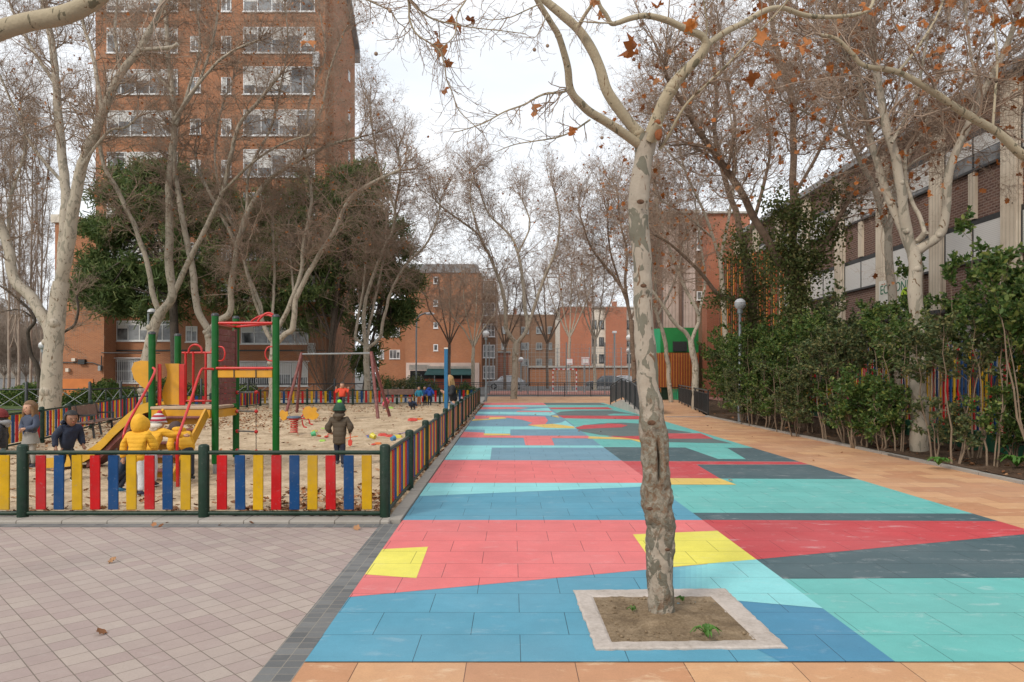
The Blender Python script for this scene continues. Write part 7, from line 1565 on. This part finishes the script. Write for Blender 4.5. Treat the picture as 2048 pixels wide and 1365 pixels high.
person('child in a yellow coat and brown hat bending over the stairs', (-5.02, 11.15, 0), 1.05, face(-.8, .6), jacket=YEL, trousers=(.03, .03, .04), shoes=(.03, .03, .03), hat=((.06, .035, .03),), hood=True, hairlen='none', lean=.95, puff=.06, bulk=1.18, group=G_K, arms={'eL': (-.17, .10, .66), 'wL': (-.14, .20, .58), 'eR': (.17, .10, .66), 'wR': (.14, .20, .58)})
person('boy in a brown hooded parka and green bobble hat, seen from behind', (-3.02, 12.6, 0), 1.10, face(-.05, 1), pose='walk', jacket=(.075, .055, .035), trousers=(.012, .016, .035), shoes=(.10, .10, .11), hat=((.01, .05, .03), (.20, .75, .03)), hood=True, hairlen='short', hair=(.03, .018, .01), group=G_K, bulk=1.14, puff=.08, coat_len=.33, legs={'kL': (-.045, .04, .265), 'aL': (-.05, .10, .09), 'kR': (.05, .0, .265), 'aR': (.06, -.02, .045)}, arms={'eL': (-.185, -.01, .62), 'wL': (-.15, .09, .55), 'eR': (.185, -.01, .62), 'wR': (.15, .09, .55)})
sx, sy, sz = seat_a
person('child in an orange-red coat sitting on the swing', (sx, sy + .02, sz - .40 + .02), 1.12, face(.05, -1), pose='sit', jacket=(.60, .055, .02), trousers=(.02, .02, .03), shoes=(.12, .03, .06), hair=(.05, .03, .02), hip=.41, lean=-.1, group=G_K, bulk=1.15, legs={'kL': (-.07, .20, .40), 'aL': (-.09, .20, .17), 'kR': (.07, .20, .40), 'aR': (.04, .26, .19)}, arms={'eL': (-.20, .02, .66), 'wL': (-.20, .03, .80), 'eR': (.20, .02, .66), 'wR': (.20, .03, .80)}, hood=(.6, .35, .2), coat_len=.47)
person('child in a bright pink coat crouching by the far bench', (-5.85, 33, 0), 1.05, face(.8, -.4), pose='crouch', jacket=(.70, .12, .20), trousers=(.45, .18, .24), hair=(.04, .02, .015), hip=.18, legs=crouch, lean=.75, group=G_K, hood=True)
person('child in a dark blue coat crouching over the sand near the far bench', (-4.45, 32.5, 0), 1.02, face(-.3, -.8), pose='crouch', jacket=(.025, .045, .10), trousers=(.02, .02, .03), hair=(.10, .05, .025), hip=.18, legs=crouch, lean=.8, group=G_K)
person('child in a turquoise coat and rust trousers standing at the far bench', (wx(838, 36.6), 36.6, 0), .98, face(0, -1), jacket=(.02, .22, .34), trousers=(.32, .09, .02), hair=(.05, .03, .02), group=G_K, hood=True)
person('child in a royal blue coat standing at the far end of the bench, back turned', (wx(859, 36.8), 36.8, 0), 1.06, face(.2, 1), jacket=(.012, .06, .36), trousers=(.012, .012, .02), hair=(.012, .010, .010), group=G_K, hood=True, arms={'eL': (-.18, -.01, .64), 'wL': (-.22, .02, .52), 'eR': (.18, -.01, .64), 'wR': (.22, .02, .52)})
person('child in a dark blue jacket half hidden behind the royal blue coat', (wx(850, 37.1), 37.1, 0), .98, face(-.4, -1), jacket=(.01, .07, .22), trousers=(.01, .01, .015), hair=(.012, .010, .010), group=G_K)
person('woman in a black jacket with long blond hair leaning on the side fence', (-1.83, 22.6, 0), 1.60, face(-.85, -.2), jacket=(.010, .011, .014), trousers=(.12, .15, .19), hair=(.36, .22, .09), hairlen='long', child=False, lean=.16, shoes=(.03, .03, .03), coat_len=.44, arms={'eL': (-.14, .05, .63), 'wL': (-.10, .15, .68), 'eR': (.14, .05, .63), 'wR': (.08, .16, .70)})
for i, (px, zz, c_, lab) in enumerate([(1695, 22, (.45, .02, .12), 'child in a crimson top behind the coloured school fence'), (1722, 21, (.7, .65, .68), 'child in a white top behind the coloured school fence'), (1782, 18.5, (.62, .16, .28), 'child in a pink top behind the school fence near the white trunk')]):
    person(lab, (wx(px, zz), zz, .1), 1.15, 1.2 + i, jacket=c_, group='children in the schoolyard')
# ------------------------------------------------------------------ lamps, bin, cars, toys
MAT['globe'] = plain('globe', (.46, .47, .48), .35, .06, 3, 0, spec=.6); MAT['pole_grey'] = plain('pole_grey', (.24, .27, .28), .5, .12, 6, .1, metal=.3)
def globe_lamp(label, px, py, z, r_px, cap=True, group='globe street lamps'):
    X = wx(px, z); Zc = hz(py, z); r = r_px * z / FPX; root = empty('street_lamp', (X, z, 0), label, 'street lamp', group)
    c = MB(); c.tube([(X, z, -.05), (X, z, .9), (X, z, .95), (X, z, Zc - r)], [.075, .075, .05, .045], 12); c.tube([(X, z, Zc - r - .12), (X, z, Zc - r + .02)], .09, 12); c.build('pole', MAT['pole_grey'], root)
    c = MB(); c.sphere((X, z, Zc), r, 18, 12); c.build('globe', MAT['globe'], root)
    if cap: c = MB(); c.sphere((X, z, Zc + .005), r * 1.03, 18, 6, z0=.25); c.build('shade', MAT['white_pvc'], root)
globe_lamp('globe lamp standing in the hedge beside the litter bin', 1480, 609, 24, 11)
globe_lamp('globe lamp at the far end of the side fence', 972, 669, 42, 7)
globe_lamp('globe lamp behind the crossed railing, left of the thick plane trunk', 86, 692, 34, 8)
globe_lamp('small globe lamp right of the wide spreading plane tree', 1042, 720, 66, 5)
globe_lamp('globe lamp just left of the mottled trunk by the ramp', 1259, 677, 46, 7)
globe_lamp('lower globe lamp behind the one beside the mottled trunk', 1258, 702, 60, 5.5)
z = 36; X = wx(302, z); root = empty('street_lamp', (X, z, 0), 'lamp with a flat white bowl on a grey post before the tower windows', 'street lamp')
c = MB(); c.tube([(wx(297, z), z, -.05), (wx(297, z), z, hz(627, z))], .055, 10); c.bar((wx(297, z), z, hz(627, z)), (wx(308, z), z, hz(626, z)), .05); c.build('pole', MAT['pole_grey'], root); c = MB(); c.sphere((wx(304, z), z, hz(625, z)), .22, 16, 8, (1, 1, .85), z0=0); c.build('globe', MAT['globe'], root)
z = 72; root = empty('street_lamp', (wx(832, z), z, 0), 'tall arm street lamp before the orange brick block', 'street lamp'); c = MB()
a, _ = smooth_line([(wx(832, z), z, -.05), (wx(832.5, z), z, 3), (wx(833, z), z, hz(650, z)), (wx(837, z), z, hz(634, z)), (wx(850, z), z, hz(627, z)), (wx(856, z), z, hz(627, z))], [1] * 6, 4); c.tube(a, .08, 8); c.build('pole', MAT['pole_grey'], root)
c = MB(); c.sphere((wx(860, z), z, hz(628, z)), .42, 12, 6, (1.1, .5, .35)); c.build('lamp_head', MAT['white_pvc'], root)
z = 72; root = empty('floodlight_pole', (wx(1229, z), z, 0), 'tall thin floodlight pole on the sports court', 'lamp'); c = MB(); c.tube([(wx(1229, z), z, -.05), (wx(1229, z), z, hz(668, z))], .09, 8); c.build('pole', MAT['pole_grey'], root); c = MB(); c.box((wx(1229, z), z, hz(665, z)), (.42, .3, .25), bev=.04); c.build('lamp_head', MAT['white_pvc'], root)
g = G(1483, 842); root = empty('litter_bin', (wx(1483, 24.6), 24.6, .05), 'dark green litter bin hanging on a post at the foot of the globe lamp', 'litter bin')
X, z = wx(1483, 24.3), 24.3; c = MB(); c.tube([(X, z, .32), (X, z, .34), (X, z, .80), (X, z, .82)], [.15, .16, .185, .19], 16); c.build('bucket', MAT['fence_green'], root); c = MB(); c.tube([(X + .22, z, 0), (X + .22, z, .9)], .03, 8); c.bar((X + .22, z, .7), (X + .1, z, .7), .04); c.build('post', MAT['pole_grey'], root); c = MB(); c.tube([(X + .19 * math.cos(t * .3927), z + .19 * math.sin(t * .3927), .82) for t in range(16)], .015, 6, closed=True); c.build('rim', MAT['metal_dark'], root)
# cars beyond the court
def car(label, px, z, c_, yaw=0.0, seed=0, base=-.06):
    X = wx(px, z); root = empty('parked_car', (X, z, base), label, 'car', 'cars parked on the far street'); Mx = Matrix.Translation((X, z, base)) @ Matrix.Rotation(yaw, 4, 'Z')
    pm = plain('car_paint', c_, .25, .04, 2, 0, metal=.3, spec=.7)
    prof = [(-2.05, .35), (-2.08, .62), (-2.0, .80), (-1.55, .88), (-1.0, .93), (-.55, 1.36), (-.1, 1.46), (.7, 1.46), (1.3, 1.30), (1.85, .98), (2.05, .90), (2.1, .6), (2.05, .35)]
    c = MB(); c.M = Mx; vs = []; n = len(prof)
    for (y, k) in ((-.86, 1), (-.80, 0), (.80, 0), (.86, 1)):
        for (x, zz) in prof: vs.append((x * (1 if k == 0 else .985), y * (1 if zz < .95 else .84), zz if k == 0 else .35 + (zz - .35) * .97))
    order = [0, 1, 2, 3]; vs2 = [vs[o_ * n + i] for o_ in order for i in range(n)]
    fs = [(a * n + i, a * n + i + 1, (a + 1) * n + i + 1, (a + 1) * n + i) for a in range(3) for i in range(n - 1)] + [tuple(range(n - 1, -1, -1)), tuple(range(3 * n, 4 * n))] + [(0, n, 2 * n, 3 * n), (n - 1, 4 * n - 1, 3 * n - 1, 2 * n - 1)]
    c.add(vs2, fs); c.build('body', pm, root)
    for s_ in (-1, 1):
        c = MB(); c.M = Mx; y = s_ * .755; pr = [(-.92, .98), (-.52, 1.32), (.68, 1.40), (1.2, 1.25), (1.35, 1.0)]; c.prism([(x, y * (1 if zz < 1 else .96), zz) for x, zz in pr], (0, s_ * .02, 0)); c.build('window', MAT['glass'], root)
    c = MB(); c.M = Mx; c.prism([(-1.02, -.62, .95), (-1.02, .62, .95), (-.57, .58, 1.38), (-.57, -.58, 1.38)], (-.015, 0, .015)); c.build('windscreen', MAT['glass'], root)
    for x in (-1.3, 1.3):
        for s_ in (-1, 1):
            c = MB(); c.M = Mx; c.tube([(x, s_ * .68, .31), (x, s_ * .87, .31)], .31, 16); w_ = c.build('wheel', MAT['metal_dark'], root); c = MB(); c.M = Mx; c.tube([(x, s_ * .872, .31), (x, s_ * .885, .31)], .19, 12); c.build('rim', MAT['metal_grey'], w_)
    for y in (-.6, .6):
        c = MB(); c.M = Mx; c.box((-2.06, y, .68), (.05, .3, .13), bev=.01); c.build('headlight', MAT['globe'], root)
for (px, z, c_, yw, lab) in [(1012, 78, (.45, .46, .48), 0, 'silver car parked behind the wide spreading plane tree'), (1212, 77, (.12, .14, .16), 0, 'grey car parked behind the floodlight pole'), (1252, 78, (.55, .56, .58), 3.14, 'white car parked just left of the mottled trunk')]: car(lab, px, z, c_, yw)
# ---- sand toys
TC = {'red': (.52, .05, .03), 'yellow': (.58, .50, .05), 'green': (.07, .36, .16), 'lime': (.30, .52, .08), 'blue': (.06, .20, .36), 'orange': (.62, .16, .03), 'purple': (.12, .08, .25)}
for k, v_ in TC.items(): MAT['toy_' + k] = plain('toy_' + k, v_, .35, .06, 8, 0)
TG = 'sand toys left on the playground'
def bucket(label, p, r, h, k, tilt=0.0, yaw=0.0):
    r *= .6; h *= .62
    root = empty('toy_bucket', p, label, 'toy bucket', TG); Mx = Matrix.Translation(p) @ Matrix.Rotation(yaw, 4, 'Z') @ Matrix.Translation((0, 0, r * .8 if tilt else 0)) @ Matrix.Rotation(tilt, 4, 'Y')
    c = MB(); c.M = Mx; c.tube([(0, 0, 0), (0, 0, h)], [r * .75, r], 14, cap=False); c.tube([(0, 0, 0), (0, 0, .006)], r * .75, 14); c.tube([(r * math.cos(t * .449), r * math.sin(t * .449), h) for t in range(14)], .006, 5, closed=True); c.build('pail', MAT['toy_' + k], root)
    c = MB(); c.M = Mx; c.tube([(r * math.cos(t * .524), r * .25, h + r * .8 * math.sin(t * .524)) for t in range(7)], .004, 5); c.build('handle', MAT['globe'], root)
def shovel(label, p, k, yaw=0.0, stand=False, L=.32):
    root = empty('toy_shovel', p, label, 'toy shovel', TG); Mx = Matrix.Translation(p) @ Matrix.Rotation(yaw, 4, 'Z') @ (Matrix.Rotation(math.pi / 2 - .15, 4, 'Y') if not stand else Matrix.Rotation(.08, 4, 'Y'))
    c = MB(); c.M = Mx; c.tube([(0, 0, .10), (0, 0, L)], .010, 8); c.tube([(0, -.035, L), (0, .035, L)], .010, 8); c.build('handle', MAT['toy_' + k], root)
    c = MB(); c.M = Mx; c.prism([(-.004, -.05, .0), (-.004, .0, -.03), (-.004, .05, .0), (-.004, .055, .10), (-.004, .0, .13), (-.004, -.055, .10)], (.012, 0, 0)); c.build('blade', MAT['toy_' + k], root)
def mould(label, p, k, r=.08, yaw=0.0):
    r *= .72
    c = MB(); c.M = Matrix.Rotation(yaw, 4, 'Z'); n = 10
    ring = lambda rr, z: [(rr * (1 + .25 * (i % 2)) * math.cos(i * 2 * math.pi / n), rr * (1 + .25 * (i % 2)) * math.sin(i * 2 * math.pi / n), z) for i in range(n)]
    c.add(ring(r, 0) + ring(r * .8, r * .5) + ring(r * .4, r * .62), [(i, (i + 1) % n, n + (i + 1) % n, n + i) for i in range(n)] + [(n + i, n + (i + 1) % n, 2 * n + (i + 1) % n, 2 * n + i) for i in range(n)] + [tuple(range(2 * n, 3 * n))]); me = c.mesh('sand_mould', MAT['toy_' + k]); tag(link_mesh('sand_mould', me, None, tuple(p)), label, 'sand mould', TG)
def gp(x, y, dz=.0): g = G(x, y); return Vector((g.x, g.y, dz))
bucket('green toy bucket lying left of the boy in the parka', gp(622, 874), .12, .18, 'green', 1.3, .4); mould('yellow sand mould behind the green bucket', gp(630, 864), 'yellow', .11); mould('orange sand mould right of the green bucket', gp(637, 873), 'orange', .08); shovel('red toy shovel lying left of the boy in the parka', gp(652, 874), 'red', 1.6)
mould('lime yellow sand mould at the left foot of the parka boy', gp(645, 883), 'lime', .10); mould('small lime mould just behind the boy in the parka', gp(646, 858), 'lime', .07); shovel('red toy shovel stuck upright in the sand right of the parka boy', gp(700, 893, .03), 'red', 1.2, True, .30); shovel('orange stick shovel lying flat behind the upright red one', gp(690, 877), 'orange', .2)
bucket('yellow toy bucket lying near the side fence', gp(750, 880), .13, .19, 'yellow', 1.2, 2.6); mould('blue sand mould against the yellow bucket', gp(740, 877), 'blue', .10); mould('large red sand mould near the side fence', gp(766, 872), 'red', .16); mould('red sand mould beside the large one near the side fence', gp(779, 874), 'red', .13); mould('orange-red mould nearest the fence corner post', gp(756, 889), 'orange', .11); mould('second orange mould nearest the fence corner post', gp(747, 890), 'red', .07)
bucket('blue toy bucket by the side fence', gp(783, 883), .11, .16, 'blue', 1.4, 1.0); mould('yellow flat mould by the side fence', gp(795, 876), 'yellow', .17); shovel('purple toy shovel by the side fence', gp(790, 869), 'purple', .1); mould('purple mould left of the yellow bucket', gp(736, 873), 'purple', .07); mould('bright green mould by the child in pink', gp(779, 819), 'lime', .26); mould('red mould lying far out near the woman', gp(826, 842), 'red', .22); mould('orange mould beside the far red one', gp(838, 840), 'orange', .15); mould('orange mould right of the bright green one', gp(775, 824), 'orange', .12)
